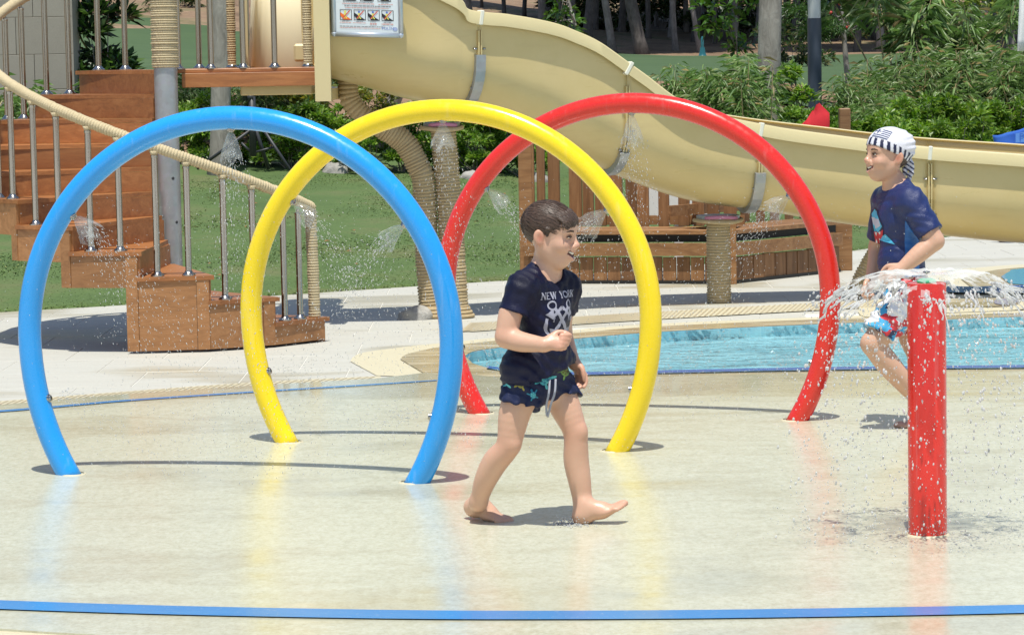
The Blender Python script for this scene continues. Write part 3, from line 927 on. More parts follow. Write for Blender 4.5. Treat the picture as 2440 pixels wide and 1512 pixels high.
def shrub_parts(seed, rx, ry, h, nl, ll, lw, pal, nclump=26, z0=0.05):
    """broad-leaved shrub round the origin: returns (V,F,C) and stem builder"""
    rs = np.random.RandomState(seed)
    cc = []
    while len(cc) < nclump:
        p = rs.uniform(-1, 1, 3)
        if np.dot(p[:2], p[:2]) < 1 and abs(p[2]) < 1:
            zz = z0 + (p[2] + 1) / 2 * (h - z0)
            sh = 1.0 - 0.45 * max(0, (zz / h - 0.45)) ** 1.0 / 0.55
            cc.append((p[0] * rx * sh, p[1] * ry * sh, zz * (0.82 + 0.18 * rs.rand())))
    cc = np.array(cc)
    per = nl // nclump
    pos = []; dr = []; col = []
    for c in cc:
        rr = 0.16 * (rx + ry + h) / 3 * rs.uniform(0.75, 1.3)
        d = rand_dirs(rs, per, 0.15)
        pos.append(c + d * rr * (rs.uniform(0.15, 1, (per, 1)) ** 0.5))
        d2 = d + rs.normal(0, 0.45, (per, 3)); d2 /= np.linalg.norm(d2, axis=1, keepdims=True)
        dr.append(d2)
        tone = rs.uniform(0.7, 1.25)
        col.append(np.array(pal)[rs.choice(len(pal), per)] * tone * rs.uniform(0.75, 1.3, (per, 1)))
    pos = np.concatenate(pos); dr = np.concatenate(dr); col = np.concatenate(col)
    n = len(pos)
    V, F, C = leaf_mesh(pos, dr, rs.uniform(0.7, 1.3, n) * ll, rs.uniform(0.7, 1.3, n) * lw, col, 0.18, rs)
    mb = MB(); stems(mb, rs, (0, 0, -0.05), cc[rs.choice(len(cc), min(14, len(cc)), replace=False)])
    return V, F, C, mb

def make_plant(name, V, F, C, mb, loc, label, cat, group=None, stemmat=None, scale=1.0, rz=0.0, leaf_name='foliage', stem_name='stem'):
    root = empty(name, (0, 0, 0), label, cat, group)
    f = np_mesh(leaf_name, V, F, M_LEAF, root, False, C); f['kind'] = 'stuff'
    s = mb.build(stem_name, stemmat or M_BARKG, root)
    root.location = loc; root.scale = (scale,) * 3; root.rotation_euler = (0, 0, rz)
    return root

def dup(root, loc, rz=0.0, scale=1.0, label=None, group=None):
    r = root.copy(); COL.objects.link(r)
    r.location = loc; r.rotation_euler = (0, 0, rz)
    r.scale = (scale, scale, scale) if isinstance(scale, (int, float)) else scale
    if label: r['label'] = label
    if group: r['group'] = group
    for ch in list(root.children):
        c = ch.copy(); COL.objects.link(c); c.parent = r
        for g in list(ch.children):
            d = g.copy(); COL.objects.link(d); d.parent = c
    return r

PAL_BRIGHT = [(0.125, 0.235, 0.026), (0.165, 0.285, 0.038), (0.08, 0.17, 0.022), (0.23, 0.33, 0.06)]
PAL_DARK = [(0.020, 0.050, 0.012), (0.030, 0.068, 0.016), (0.045, 0.090, 0.02)]
PAL_BAMBOO = [(0.135, 0.225, 0.070), (0.19, 0.28, 0.10), (0.095, 0.17, 0.05), (0.29, 0.34, 0.18), (0.36, 0.29, 0.15)]
PAL_YELLOW = [(0.16, 0.19, 0.03), (0.21, 0.22, 0.035), (0.10, 0.15, 0.025), (0.26, 0.21, 0.03)]

def zat(x, y): return terr(x, y)
ORD = ['first', 'second', 'third', 'fourth', 'fifth', 'sixth', 'seventh', 'eighth', 'ninth', 'tenth', 'eleventh', 'twelfth', 'thirteenth', 'fourteenth', 'fifteenth', 'sixteenth', 'seventeenth', 'eighteenth', 'nineteenth', 'twentieth']

# -- low glossy hedge shrubs behind the lawn (left and middle)
sv = [shrub_parts(11 + i, 0.42, 0.40, 0.62, 3000, 0.062, 0.026, PAL_BRIGHT, 30) for i in range(3)]
hedge_spots = []
for i, px in enumerate([448, 520, 610, 690, 772, 868, 962, 1060, 1130, 1196, 1262]):
    Y = 25.9 + 0.35 * ((i * 37) % 5) / 5
    p = P(px, 400, Y)
    hedge_spots.append((p.x, Y + 0.15))
protos = []
for i, (x, y) in enumerate(hedge_spots):
    lab = 'glossy low green shrub edging the lawn, %s from the left in the hedge' % ORD[i]
    sc = 0.84 + 0.15 * math.sin(i * 2.3)
    if i < 3:
        protos.append(make_plant('hedge_shrub', *sv[i], (x, y, zat(x, y) + 0.03), lab, 'shrub', 'low shrubs behind the lawn', None, sc, i * 1.3))
    else:
        dup(protos[i % 3], (x, y, zat(x, y) + 0.03), i * 1.7, sc, lab)
# -- right hedge behind the slide
for i, (px, py, Y, sc) in enumerate([(1898, 285, 27.0, 0.62), (1965, 292, 26.6, 0.60), (2075, 330, 26.5, 1.0), (2130, 310, 27.0, 0.95), (2205, 292, 26.8, 1.1), (2275, 300, 26.6, 1.1), (2345, 300, 26.8, 1.1), (2425, 300, 27.0, 1.1), (2500, 300, 27.2, 1.1), (2160, 335, 26.0, 0.95), (2290, 345, 25.8, 1.0), (2385, 350, 25.9, 0.9)]):
    p = P(px, py, Y)
    z = zat(p.x, Y) if False else p.z - 0.42 * sc
    dup(protos[i % 3], (p.x, Y, z), i * 2.1, sc, 'bright green leafy bush behind the far end of the slide, %s from the left' % ORD[i], 'bushes behind the slide')
# -- slender shrub left of the lamp post
V, F, C, mb = shrub_parts(31, 0.22, 0.22, 0.7, 900, 0.075, 0.028, PAL_BRIGHT, 12, 0.25)
p = P(1905, 215, 28.6)
make_plant('upright_shrub', V, F, C, mb, (p.x, 28.6, p.z - 0.42), 'upright bright green shrub beside the dark lamp post', 'shrub')
# -- yellow-green shrubs left of the slide support
V, F, C, mb = shrub_parts(41, 0.45, 0.4, 0.85, 2600, 0.05, 0.022, PAL_YELLOW, 26)
for i, (px, py, Y, sc) in enumerate([(775, 345, 27.6, 1.15), (655, 340, 27.9, 1.0), (905, 330, 27.8, 1.0)]):
    p = P(px, py, Y)
    lab = ['yellow-green shrub seen between the platform and the rope-wrapped supports', 'yellow-green shrub behind the black tripod', 'yellow-green shrub behind the bent rope-wrapped support'][i]
    if i == 0: ys0 = make_plant('golden_shrub', V, F, C, mb, (p.x, Y, p.z - 0.1), lab, 'shrub', 'yellow-green shrubs', None, sc)
    else: dup(ys0, (p.x, Y, p.z - 0.1), i * 2.0, sc, lab)
# -- tall narrow-leaved plants behind the hedge
def bamboo_parts(seed, h, spread, ncane, nl, ll=0.17, lw=0.022, top=False):
    rs = np.random.RandomState(seed)
    mb = MB(); pos = []; dr = []; col = []
    pal = np.array(PAL_BAMBOO)
    for c in range(ncane):
        b = np.array([rs.normal(0, spread * 0.45), rs.normal(0, spread * 0.35), 0.0])
        hh = h * rs.uniform(0.55, 1.05)
        lean = rs.normal(0, 0.22, 2) * hh
        t = b + np.array([lean[0], lean[1], hh])
        m = (b + t) / 2 + np.array([0, 0, 0.05])
        mb.tube([Vector(b), Vector(m), Vector(t)], [0.011, 0.008, 0.004], 5)
        per = nl // ncane
        k = rs.uniform(0.30 if not top else 0.6, 1.0, per) ** 0.8
        q = b[None] * (1 - k[:, None]) + t[None] * k[:, None]
        tw = rs.randint(0, 9, per)
        ang = tw * 0.7 + rs.normal(0, 0.5, per) + rs.uniform(0, 6.28)
        out = rs.uniform(0.01, 0.20, per)
        q = q + np.stack([np.cos(ang) * out, np.sin(ang) * out, rs.normal(0, 0.03, per)], 1)
        d = np.stack([np.cos(ang), np.sin(ang), rs.uniform(-0.5, 0.75, per)], 1)
        d /= np.linalg.norm(d, axis=1, keepdims=True)
        pos.append(q); dr.append(d)
        col.append(pal[rs.choice(len(pal), per, p=[0.34, 0.26, 0.22, 0.13, 0.05])] * rs.uniform(0.7, 1.25, (per, 1)))
    pos = np.concatenate(pos); dr = np.concatenate(dr); col = np.concatenate(col); n = len(pos)
    V, F, C = leaf_mesh(pos, dr, rs.uniform(0.6, 1.35, n) * ll, rs.uniform(0.75, 1.3, n) * lw, col, 0.42, rs)
    return V, F, C, mb
M_CANE = mat('dry_cane', (0.30, 0.24, 0.12), 0.7)
bvar = [bamboo_parts(51 + i, 1.25, 0.55, 16, 2200) for i in range(3)]
bspots = [(1590, 268, 27.5, 0.45), (1655, 245, 27.5, 0.62), (1715, 232, 27.2, 0.70), (1762, 250, 27.6, 0.48),
          (2050, 262, 28.5, 0.62), (2105, 240, 29.0, 0.72), (2180, 232, 29.5, 0.78), (2250, 215, 29.5, 0.85), (2320, 220, 29.5, 0.85), (2390, 222, 29.0, 0.80), (2460, 222, 29.4, 0.85), (2085, 300, 27.8, 0.55), (2215, 215, 30.5, 0.85), (2345, 208, 30.6, 0.90)]
bp = []
for i, (px, py, Y, sc) in enumerate(bspots):
    p = P(px, py, Y)
    z = p.z - 0.70 * sc
    lab = ('low clump of narrow-leaved reeds left of the pale tree, %s from the left' % ORD[i]) if i < 4 else ('tall reedy clump with long drooping leaves right of the lamp post, %s from the left' % ORD[i - 4])
    if i < 3: bp.append(make_plant('reed_clump', *bvar[i], (p.x, Y, z), lab, 'reeds', 'reedy clumps behind the slide', M_CANE, sc, i * 1.1))
    else: dup(bp[i % 3], (p.x, Y, z), i * 1.9, sc, lab)
# the tall tufts standing out above the mass
tuft = bamboo_parts(77, 1.5, 0.16, 6, 700, 0.24, 0.032, True)
for i, (px, py, Y, sc) in enumerate([(2140, 100, 30.5, 1.0), (2335, 95, 31.0, 0.8)]):
    p = P(px, py, Y)
    lab = ['tall cut-back cane tuft with broad leaves reaching the top edge', 'shorter cut-back cane stump with a leafy tip'][i]
    if i == 0: tf = make_plant('cane_tuft', *tuft, (p.x, Y, p.z - 0.75), lab, 'reeds', None, M_CANE, sc)
    else: dup(tf, (p.x, Y, p.z - 0.75), 2.0, sc, lab)
for i, (px, Y, sc) in enumerate([(500, 28.0, 0.55), (612, 27.8, 0.5), (700, 28.3, 0.6), (1110, 27.6, 0.6), (1180, 27.4, 0.55), (460, 27.4, 0.55)]):
    p = P(px, 330, Y)
    dup(bp[i % 3], (p.x, Y, zat(p.x, Y)), i * 2.3, sc, 'narrow-leaved plant rising behind the low hedge, %s from the left' % ORD[[1, 2, 3, 4, 5, 0][i]], 'plants behind the low hedge')
# -- dark leafy shrub by the tiled wall (upper left)
V, F, C, mb = shrub_parts(61, 0.34, 0.3, 1.9, 1700, 0.16, 0.05, [(0.022, 0.055, 0.014), (0.04, 0.085, 0.02), (0.075, 0.14, 0.03), (0.012, 0.03, 0.01)], 24, 0.0)
p = P(232, 150, 27.0)
make_plant('dark_shrub', V, F, C, mb, (p.x, 27.0, zat(p.x, 27.0)), 'dark glossy shrub growing beside the stone-tiled wall', 'shrub')
V, F, C, mb = bamboo_parts(63, 0.75, 0.4, 10, 800)
for i, (px, py, Y) in enumerate([(50, 250, 25.6), (135, 235, 25.8), (195, 240, 26.3)]):
    p = P(px, py, Y)
    lab = ['leafy plant behind the stair rail at the left edge', 'leafy plant at the foot of the stone-tiled wall', 'thin leafy plant at the corner of the stone-tiled wall'][i]
    if i == 0: wp = make_plant('wall_plant', V, F, C, mb, (p.x, Y, zat(p.x, Y)), lab, 'plant', 'plants by the tiled wall', M_CANE)
    else: dup(wp, (p.x, Y, zat(p.x, Y)), i * 2.1, 0.9, lab)

# -- trees: tapered trunk with limbs and a crown of leaf clumps
def crown_parts(seed, r, h, n, ll, lw, pal, clumps=40, flat=1.0):
    rs = np.random.RandomState(seed)
    cc = rs.normal(0, 1, (clumps, 3)); cc /= np.linalg.norm(cc, axis=1, keepdims=True)
    cc *= rs.uniform(0.25, 1, (clumps, 1)) ** 0.5
    cc[:, :2] *= r; cc[:, 2] *= h / 2 * flat
    per = n // clumps; pos = []; dr = []; col = []
    for c in cc:
        d = rand_dirs(rs, per, 0.0); d[:, 2] -= 0.15
        rr = r * rs.uniform(0.2, 0.36)
        pos.append(c + d * rr * rs.uniform(0.1, 1, (per, 1)) ** 0.6 * np.array([1, 1, 0.7]))
        d2 = d + rs.normal(0, 0.5, (per, 3)); d2 /= np.linalg.norm(d2, axis=1, keepdims=True); dr.append(d2)
        col.append(np.array(pal)[rs.choice(len(pal), per)] * rs.uniform(0.65, 1.25) * rs.uniform(0.7, 1.3, (per, 1)))
    pos = np.concatenate(pos); dr = np.concatenate(dr); col = np.concatenate(col); k = len(pos)
    return leaf_mesh(pos, dr, rs.uniform(0.7, 1.3, k) * ll, rs.uniform(0.7, 1.3, k) * lw, col, 0.2, rs) + (cc,)

def trunk_mb(h, r0, r1, lean, seed, limbs, cc, cz, flare=1.5, n=12):
    rs = np.random.RandomState(seed)
    pts = []; rad = []
    for i in range(13):
        t = i / 12
        w = 0.02 * h * math.sin(t * 5 + seed) * 0.4
        pts.append(Vector((lean[0] * t + w, lean[1] * t, -0.25 + t * (h + 0.25))))
        rad.append((r0 * (1 - t) + r1 * t) * (1 + (flare - 1) * max(0, 1 - t * 14)))
    mb = MB().tube(pts, rad, n)
    for i in range(limbs):
        c = cc[i % len(cc)]
        t = rs.uniform(0.6, 0.97)
        b = Vector((lean[0] * t, lean[1] * t, t * h))
        e = Vector((lean[0] + c[0] * 0.8, lean[1] + c[1] * 0.8, cz + c[2] * 0.8))
        m = b.lerp(e, 0.5) + Vector((0, 0, 0.05 * h * rs.rand()))
        rr = (r0 * (1 - t) + r1 * t) * 0.5
        mb.tube([b, m, e], [rr, rr * 0.6, rr * 0.25], 6)
    return mb

def make_tree(name, loc, h, r0, r1, lean, seed, crown, cz, barkm, label, cat='tree', group=None, limbs=8, flare=1.4):
    V, F, C, cc = crown
    root = empty(name, (0, 0, 0), label, cat, group)
    V = V + np.array([lean[0], lean[1], cz])
    f = np_mesh('crown', V, F, M_LEAF, root, False, C); f['kind'] = 'stuff'
    trunk_mb(h, r0, r1, lean, seed, limbs, cc, cz, flare).build('trunk', barkm, root, smooth=True)
    root.location = loc
    return root

PAL_PINE = [(0.022, 0.050, 0.014), (0.034, 0.070, 0.018), (0.05, 0.09, 0.025)]
pine_crowns = [crown_parts(91 + i, 2.7, 3.6, 6400, 0.55, 0.17, PAL_PINE, 40) for i in range(3)]
# far wood: (picture x of the foot, depth, diameter, lean in m, dark bark)
wood = [(1328, 99, 0.20, 0.1, 1), (1393, 101, 0.36, 0.3, 1), (1457, 97.5, 0.27, -0.35, 2), (1531, 96.5, 0.45, -0.5, 0), (1613, 99, 0.21, -0.1, 2), (1676, 98, 0.18, -0.5, 2), (1706, 103, 0.14, 0.0, 1),
        (2040, 97, 0.24, 0.1, 1), (2095, 96.5, 0.28, -0.1, 2), (2245, 101, 0.24, 0.15, 2), (2318, 99, 0.20, 0.1, 1), (2341, 97, 0.24, 0.3, 2), (2417, 98, 0.16, -0.4, 2)]
more_deep = [(1310, 121), (1360, 106), (1420, 109), (1500, 118), (1545, 106), (1600, 109), (1655, 106), (1700, 114), (1750, 104), (1790, 121), (1835, 112), (1870, 104), (1925, 118), (1985, 108), (2020, 121), (2085, 105), (2120, 115), (2200, 104), (2230, 112), (2260, 121), (2330, 107), (2410, 114)]  # further pines, added to deepen the shade of the wood
deep = [(1250, 118), (1345, 112), (1372, 116), (1435, 119), (1480, 110), (1572, 117), (1590, 124), (1640, 113), (1735, 108), (1765, 116), (1810, 107), (1850, 119), (1900, 110), (1955, 106), (2000, 116), (2065, 112), (2140, 108), (2170, 117), (2280, 110), (2365, 116), (2390, 108), (2450, 104), (1200, 108), (1290, 104), (2150, 124), (1680, 126), (1880, 128), (2300, 126), (1420, 128)]
side_ = [(1120, 104), (1060, 114), (980, 106), (2520, 100), (2580, 110), (2650, 103), (1150, 126), (2500, 122)]
pines = []
barks = {0: M_BARKD, 1: M_BARKD, 2: M_BARKG}
for i, (px, Y, dia, lean, dk) in enumerate(wood):
    x = P(px, 130, Y).x
    tone = ['dark stout', 'dark slim', 'pale grey'][dk]
    lab = '%s pine trunk at the front of the wood, %s from the left' % (tone, ORD[i])
    pr = make_tree('pine_tree', (x, Y, zat(x, Y)), 9.0, dia / 2, dia / 4, (lean * 3, 0.2), 100 + i, pine_crowns[i % 3], 8.6 + 0.6 * (i % 3), barks[dk], lab, group='trunks at the front of the wood')
    pines.append(pr)
for i, (px, Y) in enumerate(deep + side_ + more_deep):
    x = P(px, 100, Y).x
    sc = 0.95 + 0.35 * ((i * 13) % 7) / 7
    dup(pines[(i * 5) % len(pines)], (x, Y, zat(x, Y)), i * 1.3, sc, 'dark pine standing deep in the shade of the wood', 'pines deep in the wood')
# scrub at the edge of the wood
scr = shrub_parts(71, 1.0, 0.9, 1.1, 1500, 0.16, 0.06, [(0.03, 0.06, 0.018), (0.05, 0.085, 0.025), (0.10, 0.10, 0.04)], 24)
for i, (px, py, Y, sc) in enumerate([(1880, 150, 62, 1.0), (1400, 60, 112, 1.2), (430, 40, 108, 1.3), (330, 30, 118, 1.6), (1990, 62, 104, 1.1), (2130, 75, 108, 1.3), (395, 65, 103, 0.7)]):
    p = P(px, py, Y)
    lab = ['dark round bush on the fairway behind the pale tree', 'dark scrub under the pines left of the stout trunk', 'dark scrub on the bare slope right of the rope-wrapped post', 'large dark scrub on the bare slope left of the rope-wrapped post', 'scrub under the pines right of the lamp post', 'scrub under the pines behind the cane tuft', 'small scrub at the top of the fairway'][i]
    if i == 0: sc0 = make_plant('scrub_bush', *scr, (p.x, Y, zat(p.x, Y) - 0.1), lab, 'bush', None, None, sc)
    else: dup(sc0, (p.x, Y, zat(p.x, Y) - 0.1), i * 1.7, sc, lab)

for i, (px, Y) in enumerate([(1345, 113), (1440, 122), (1500, 112), (1575, 120), (1640, 114), (1730, 118), (1800, 112), (1900, 121), (1975, 113), (2060, 119), (2180, 113), (2290, 119), (2380, 112)]):  # dark bushes added to deepen the shade between the trunks
    x = P(px, 60, Y).x
    dup(sc0, (x, Y, zat(x, Y) - 0.1), i * 1.3, 1.7, 'dark undergrowth added between the trunks to deepen the shade of the wood, %s from the left' % ORD[i], 'undergrowth in the wood')

# near pale tree on the right of the slide
PAL_TREE = [(0.05, 0.12, 0.018), (0.075, 0.16, 0.022), (0.035, 0.085, 0.014)]
cr1 = crown_parts(121, 1.5, 1.6, 2600, 0.13, 0.06, PAL_TREE, 30)
p = P(1840, 290, 29.0)
make_tree('pale_tree', (p.x, 29.0, zat(p.x, 29.0)), 6.2, 0.125, 0.085, (-0.06, 0), 5, cr1, 6.9, M_BARKP, 'straight pale-barked tree standing left of the dark lamp post', limbs=10)
# low leafy branch left of it
def branch_tree(name, px, py, Y, seed, crown_r, crown_h, n, ll, lw, pal, z_crown, trunk_r, h, lean, bark, label, dz=0.0):
    p = P(px, py, Y)
    cr = crown_parts(seed, crown_r, crown_h, n, ll, lw, pal, 22)
    z0 = zat(p.x, Y)
    return make_tree(name, (p.x, Y, z0), h, trunk_r, trunk_r * 0.6, lean, seed, cr, z_crown - z0, bark, label, limbs=8)
branch_tree('leafy_tree', 1755, 40, 33, 131, 0.42, 0.9, 420, 0.13, 0.055, PAL_TREE, P(1755, 30, 33).z, 0.012, 1.4, (0.0, 0), M_BARKG, 'slender young tree with bright leaves in front of the wood')
mim = [(0.030, 0.075, 0.016), (0.045, 0.10, 0.02), (0.06, 0.12, 0.026)]
branch_tree('feathery_tree', 2025, 60, 42, 133, 0.75, 0.85, 2400, 0.10, 0.02, mim, P(2020, 35, 42).z, 0.05, 1.5, (-0.1, 0), M_BARKG, 'feathery dark green tree with red blossom right of the lamp post')
branch_tree('feathery_tree', 2400, 60, 40, 137, 0.75, 1.1, 2600, 0.10, 0.02, mim, P(2400, 30, 40).z, 0.035, 1.6, (0.1, 0), M_BARKG, 'feathery dark green tree in the top corner beside the white cloth')
branch_tree('leafy_tree', 2310, 10, 36, 139, 0.32, 0.5, 260, 0.10, 0.05, [(0.16, 0.20, 0.03), (0.11, 0.16, 0.028)], P(2318, 8, 36).z, 0.02, 1.7, (0.0, 0), M_BARKG, 'yellowish leafy branch hanging at the top edge above the reeds')
branch_tree('leafy_tree', 1415, 30, 40, 143, 0.30, 0.8, 260, 0.12, 0.06, PAL_TREE, P(1300, 45, 40).z, 0.03, 1.4, (-0.4, 0), M_BARKP, 'leaning young tree behind the top of the slide')
# red blossom
m_bl = mat('red_blossom', (0.5, 0.06, 0.05), 0.7)
bl = MB()
for px, py in [(1978, 30), (2003, 10), (2036, 23), (2021, 65), (2046, 12), (2340, 45), (2350, 35)]:
    p = P(px, py, 41.3); bl.ball(p, 0.035, 6, 4, 1, 1, 0.7)
tag(bl.build('blossom', m_bl), 'scattered red blossom tufts on the feathery trees', 'blossom', kind='stuff')
# grey trunk at the left behind the stairs
cr2 = crown_parts(151, 1.1, 1.3, 1800, 0.13, 0.05, PAL_TREE, 24)
p = P(522, 390, 25.3)
make_tree('grey_tree', (p.x, p.y, zat(p.x, p.y) - 0.05), 5.8, 0.09, 0.07, (0.04, 0), 6, cr2, 6.4, M_BARKP, 'grey-barked tree rising behind the platform from the lawn edge', limbs=9, flare=1.7)
# pale leaning trunk behind the slide
p = P(893, 262, 30.0)
cr3 = crown_parts(153, 0.9, 1.0, 900, 0.12, 0.05, PAL_TREE, 16)
make_tree('leaning_tree', (p.x, 30.0, zat(p.x, 30.0)), 2.0, 0.085, 0.07, (1.0, 0), 9, cr3, 2.6, M_BARKP, 'pale leaning tree trunk partly hidden behind the slide', limbs=5)
# ================================================================== SPRAY HOOPS
def hoop_path(cx, cy, yaw, su=1.0):
    """centre line of a hoop in its own plane, feet on the ground: circle above, legs drawn in less below"""
    rr, zc, up_, dn_ = 0.780 * su, 0.515, 0.780, 0.905
    a0 = -math.asin((zc + 0.02) / dn_)
    n = 84
    pts = []
    for i in range(n + 1):
        a = a0 + (PI - 2 * a0) * i / n
        v = math.sin(a)
        pts.append((rr * math.cos(a), zc + (up_ if v > 0 else dn_) * v))
    d = Vector((math.cos(yaw), math.sin(yaw), 0))
    return [Vector((cx, cy, 0)) + d * u + Vector((0, 0, z)) for u, z in pts], d

def make_hoop(cx, cy, yaw, m, col, label, su):
    path, d = hoop_path(cx, cy, yaw, su)
    root = empty('spray_hoop', (cx, cy, 0), label, 'spray hoop', 'coloured spray hoops')
    MB().tube(path, 0.0415, 28).build('arch', m, root, smooth=True)
    n = len(path)
    cen = Vector((cx, cy, 0.56))
    noz = []
    for f in (0.075, 0.285, 0.5, 0.715, 0.925):
        i = int(f * (n - 1)); q = path[i]
        t = (path[i + 1] - path[i - 1]).normalized()
        nrm = d.cross(Vector((0, 0, 1)))
        inw = t.cross(nrm).normalized()
        if inw.dot(cen - q) < 0: inw = -inw
        mb = MB().lathe(q + inw * 0.037, [(0.0, 0.0), (0.0155, 0.0), (0.0155, 0.007), (0.011, 0.0095), (0.011, 0.013), (0.006, 0.0135), (0.006, 0.009), (0.0, 0.009)], 16, inw)
        mb.build('nozzle', M_STEEL, root, smooth=True, auto=40)
        noz.append((q + inw * 0.050, inw))
    # a thin weld collar where each leg enters the ground
    for q in (path[0], path[-1]):
        MB().lathe(Vector((q.x, q.y, 0.012)), [(0.048, -0.004), (0.0475, 0.001), (0.044, 0.0025), (0.040, 0.003)], 24).build('foot_ring', M_CREAM, root, smooth=True)
    return noz

NOZ = {}
NOZ['b'] = make_hoop(-0.982, 10.250, R(-15.7), M_BLUE, 'blue', 'blue hoop-shaped water spray arch, the nearest of three', 1.025)
NOZ['y'] = make_hoop(-0.250, 11.000, R(-18.3), M_YELLOW, 'yellow', 'yellow hoop-shaped water spray arch between the blue and red ones', 1.036)
NOZ['r'] = make_hoop(0.501, 11.810, R(-17.7), M_RED, 'red', 'red hoop-shaped water spray arch, the farthest of three', 1.044)

# ================================================================== RED SPRAY COLUMN
cb = G(2217, 1289)
COLX, COLY = cb.x, cb.y + 0.058
root = empty('spray_column', (COLX, COLY, 0), 'red upright water spray column with a green nozzle in front', 'spray column')
MB().lathe((COLX, COLY, 0), [(0.0, -0.02), (0.0590, -0.02), (0.0590, 0.782), (0.0575, 0.786), (0.052, 0.787), (0.0, 0.787)], 40).build('post', M_RED, root, smooth=True, auto=30)
MB().lathe((COLX, COLY, 0), [(0.0680, 0.010), (0.0660, 0.0145), (0.0595, 0.016)], 40).build('foot_ring', M_CREAM, root, smooth=True)
m_green = mat('green_plastic', (0.02, 0.42, 0.20), 0.35)
MB().lathe((COLX, COLY, 0.7865), [(0.0, 0.0), (0.030, 0.0), (0.030, 0.005), (0.024, 0.011), (0.012, 0.014), (0.0, 0.014)], 28).build('nozzle', m_green, root, smooth=True, auto=35)
MB().lathe((COLX, COLY, 0.818), [(0.0, 0.0), (0.010, -0.001), (0.012, 0.001), (0.010, 0.003), (0.0, 0.0035)], 20).build('deflector', M_STEEL, root, smooth=True)
MB().tube([(COLX, COLY, 0.80), (COLX, COLY, 0.819)], 0.004, 8).build('stem', M_STEEL, root)

# ================================================================== ROPE-WRAPPED THINGS
def rope_tube(path, rad, pitch, amp, n=18, seed=0):
    """scalloped tube: one ridge for each turn of rope"""
    pts = spline(path, 16)
    L = [0.0]
    for i in range(1, len(pts)): L.append(L[-1] + (pts[i] - pts[i - 1]).length)
    turns = max(2, int(L[-1] / pitch))
    out = []; rr = []
    rs = random.Random(seed)
    prof = ((0.0, 0.0), (0.18, 0.72), (0.5, 1.0), (0.82, 0.72))
    for k in range(turns):
        j = rs.uniform(-0.25, 0.35) * amp
        for f, a in prof:
            out.append(along(pts, L, (k + f) / turns * L[-1])); rr.append((rad(out[-1]) if callable(rad) else rad) + amp * a + j * a)
    out.append(pts[-1]); rr.append((rad(pts[-1]) if callable(rad) else rad))
    mb = MB(); mb.tube(out, rr, n)
    # tilt each turn a little so it reads as a helix
    return mb

# ================================================================== SPIRAL STAIR
SX, SY, SR = -1.865, 15.85, 1.03
SH, SD = 0.1318, R(20.3)
TH0 = R(58)
def sp(th, r, z): return Vector((SX + r * math.sin(th), SY - r * math.cos(th), z))
stair = empty('spiral_staircase', (SX, SY, 0), 'varnished wooden winding staircase round a grey steel post, with steel balusters', 'staircase')
NSTEP = 11
for k in range(1, NSTEP + 1):
    t0 = TH0 - SD * (k - 1); t1 = TH0 - SD * k
    z = SH * k
    ov = 0.02
    arc = lambda r, a, b, n=3: [sp(a + (b - a) * i / n, r, 0) for i in range(n + 1)]
    # tread board
    rin = 0.085
    poly = [sp(t0 + 0.02, rin, 0)] + [sp(t0 + 0.024, SR + 0.012, 0), sp(t1 - 0.005, SR + 0.012, 0)] + [sp(t1 - 0.02, rin, 0)]
    d0 = Vector((math.cos(t0), math.sin(t0), 0)) * ov
    MB().prism([p for p in poly], z - 0.022, z).build('tread', M_TEAK, stair)
    # riser under the front edge
    a, b = sp(t0, rin, 0), sp(t0, SR - 0.012, 0)
    tn = Vector((math.cos(t0), math.sin(t0), 0))
    q = [a - tn * 0.006, b - tn * 0.006, b + tn * 0.012, a + tn * 0.012]
    MB().prism(q, z - SH + 0.001, z - 0.023).build('riser', M_TEAK, stair)
    # outer fascia
    zb = 0.014 if k <= 3 else z - SH - 0.055
    fa, fb = sp(t0, SR, 0), sp(t1, SR, 0)
    fd = (fb - fa).normalized(); fn = Vector((-fd.y, fd.x, 0))
    if fn.dot(fa - Vector((SX, SY, 0))) < 0: fn = -fn
    w_up = 0.064
    fa2 = fa + fd * (0.002 if k == 1 else w_up + 0.002); fb2 = fb - fd * 0.001
    MB().prism([fa2 - fn * 0.014, fb2 - fn * 0.014, fb2 + fn * 0.0, fa2 + fn * 0.0], zb, z - 0.0235).build('fascia', M_TEAK2, stair)
    # corner upright: hides the joint, and carries the next step
    if k < NSTEP:
        t2 = TH0 - SD * (k + 1)
        fd2 = (sp(t2, SR, 0) - fb).normalized(); fn2 = Vector((-fd2.y, fd2.x, 0))
        if fn2.dot(fa - Vector((SX, SY, 0))) < 0: fn2 = -fn2
        ca, cb2 = fb + fd2 * 0.001, fb + fd2 * w_up
        MB().prism([ca - fn2 * 0.02, cb2 - fn2 * 0.02, cb2 + fn2 * 0.004, ca + fn2 * 0.004], zb, z + SH - 0.0235).build('corner_upright', M_TEAK2, stair)

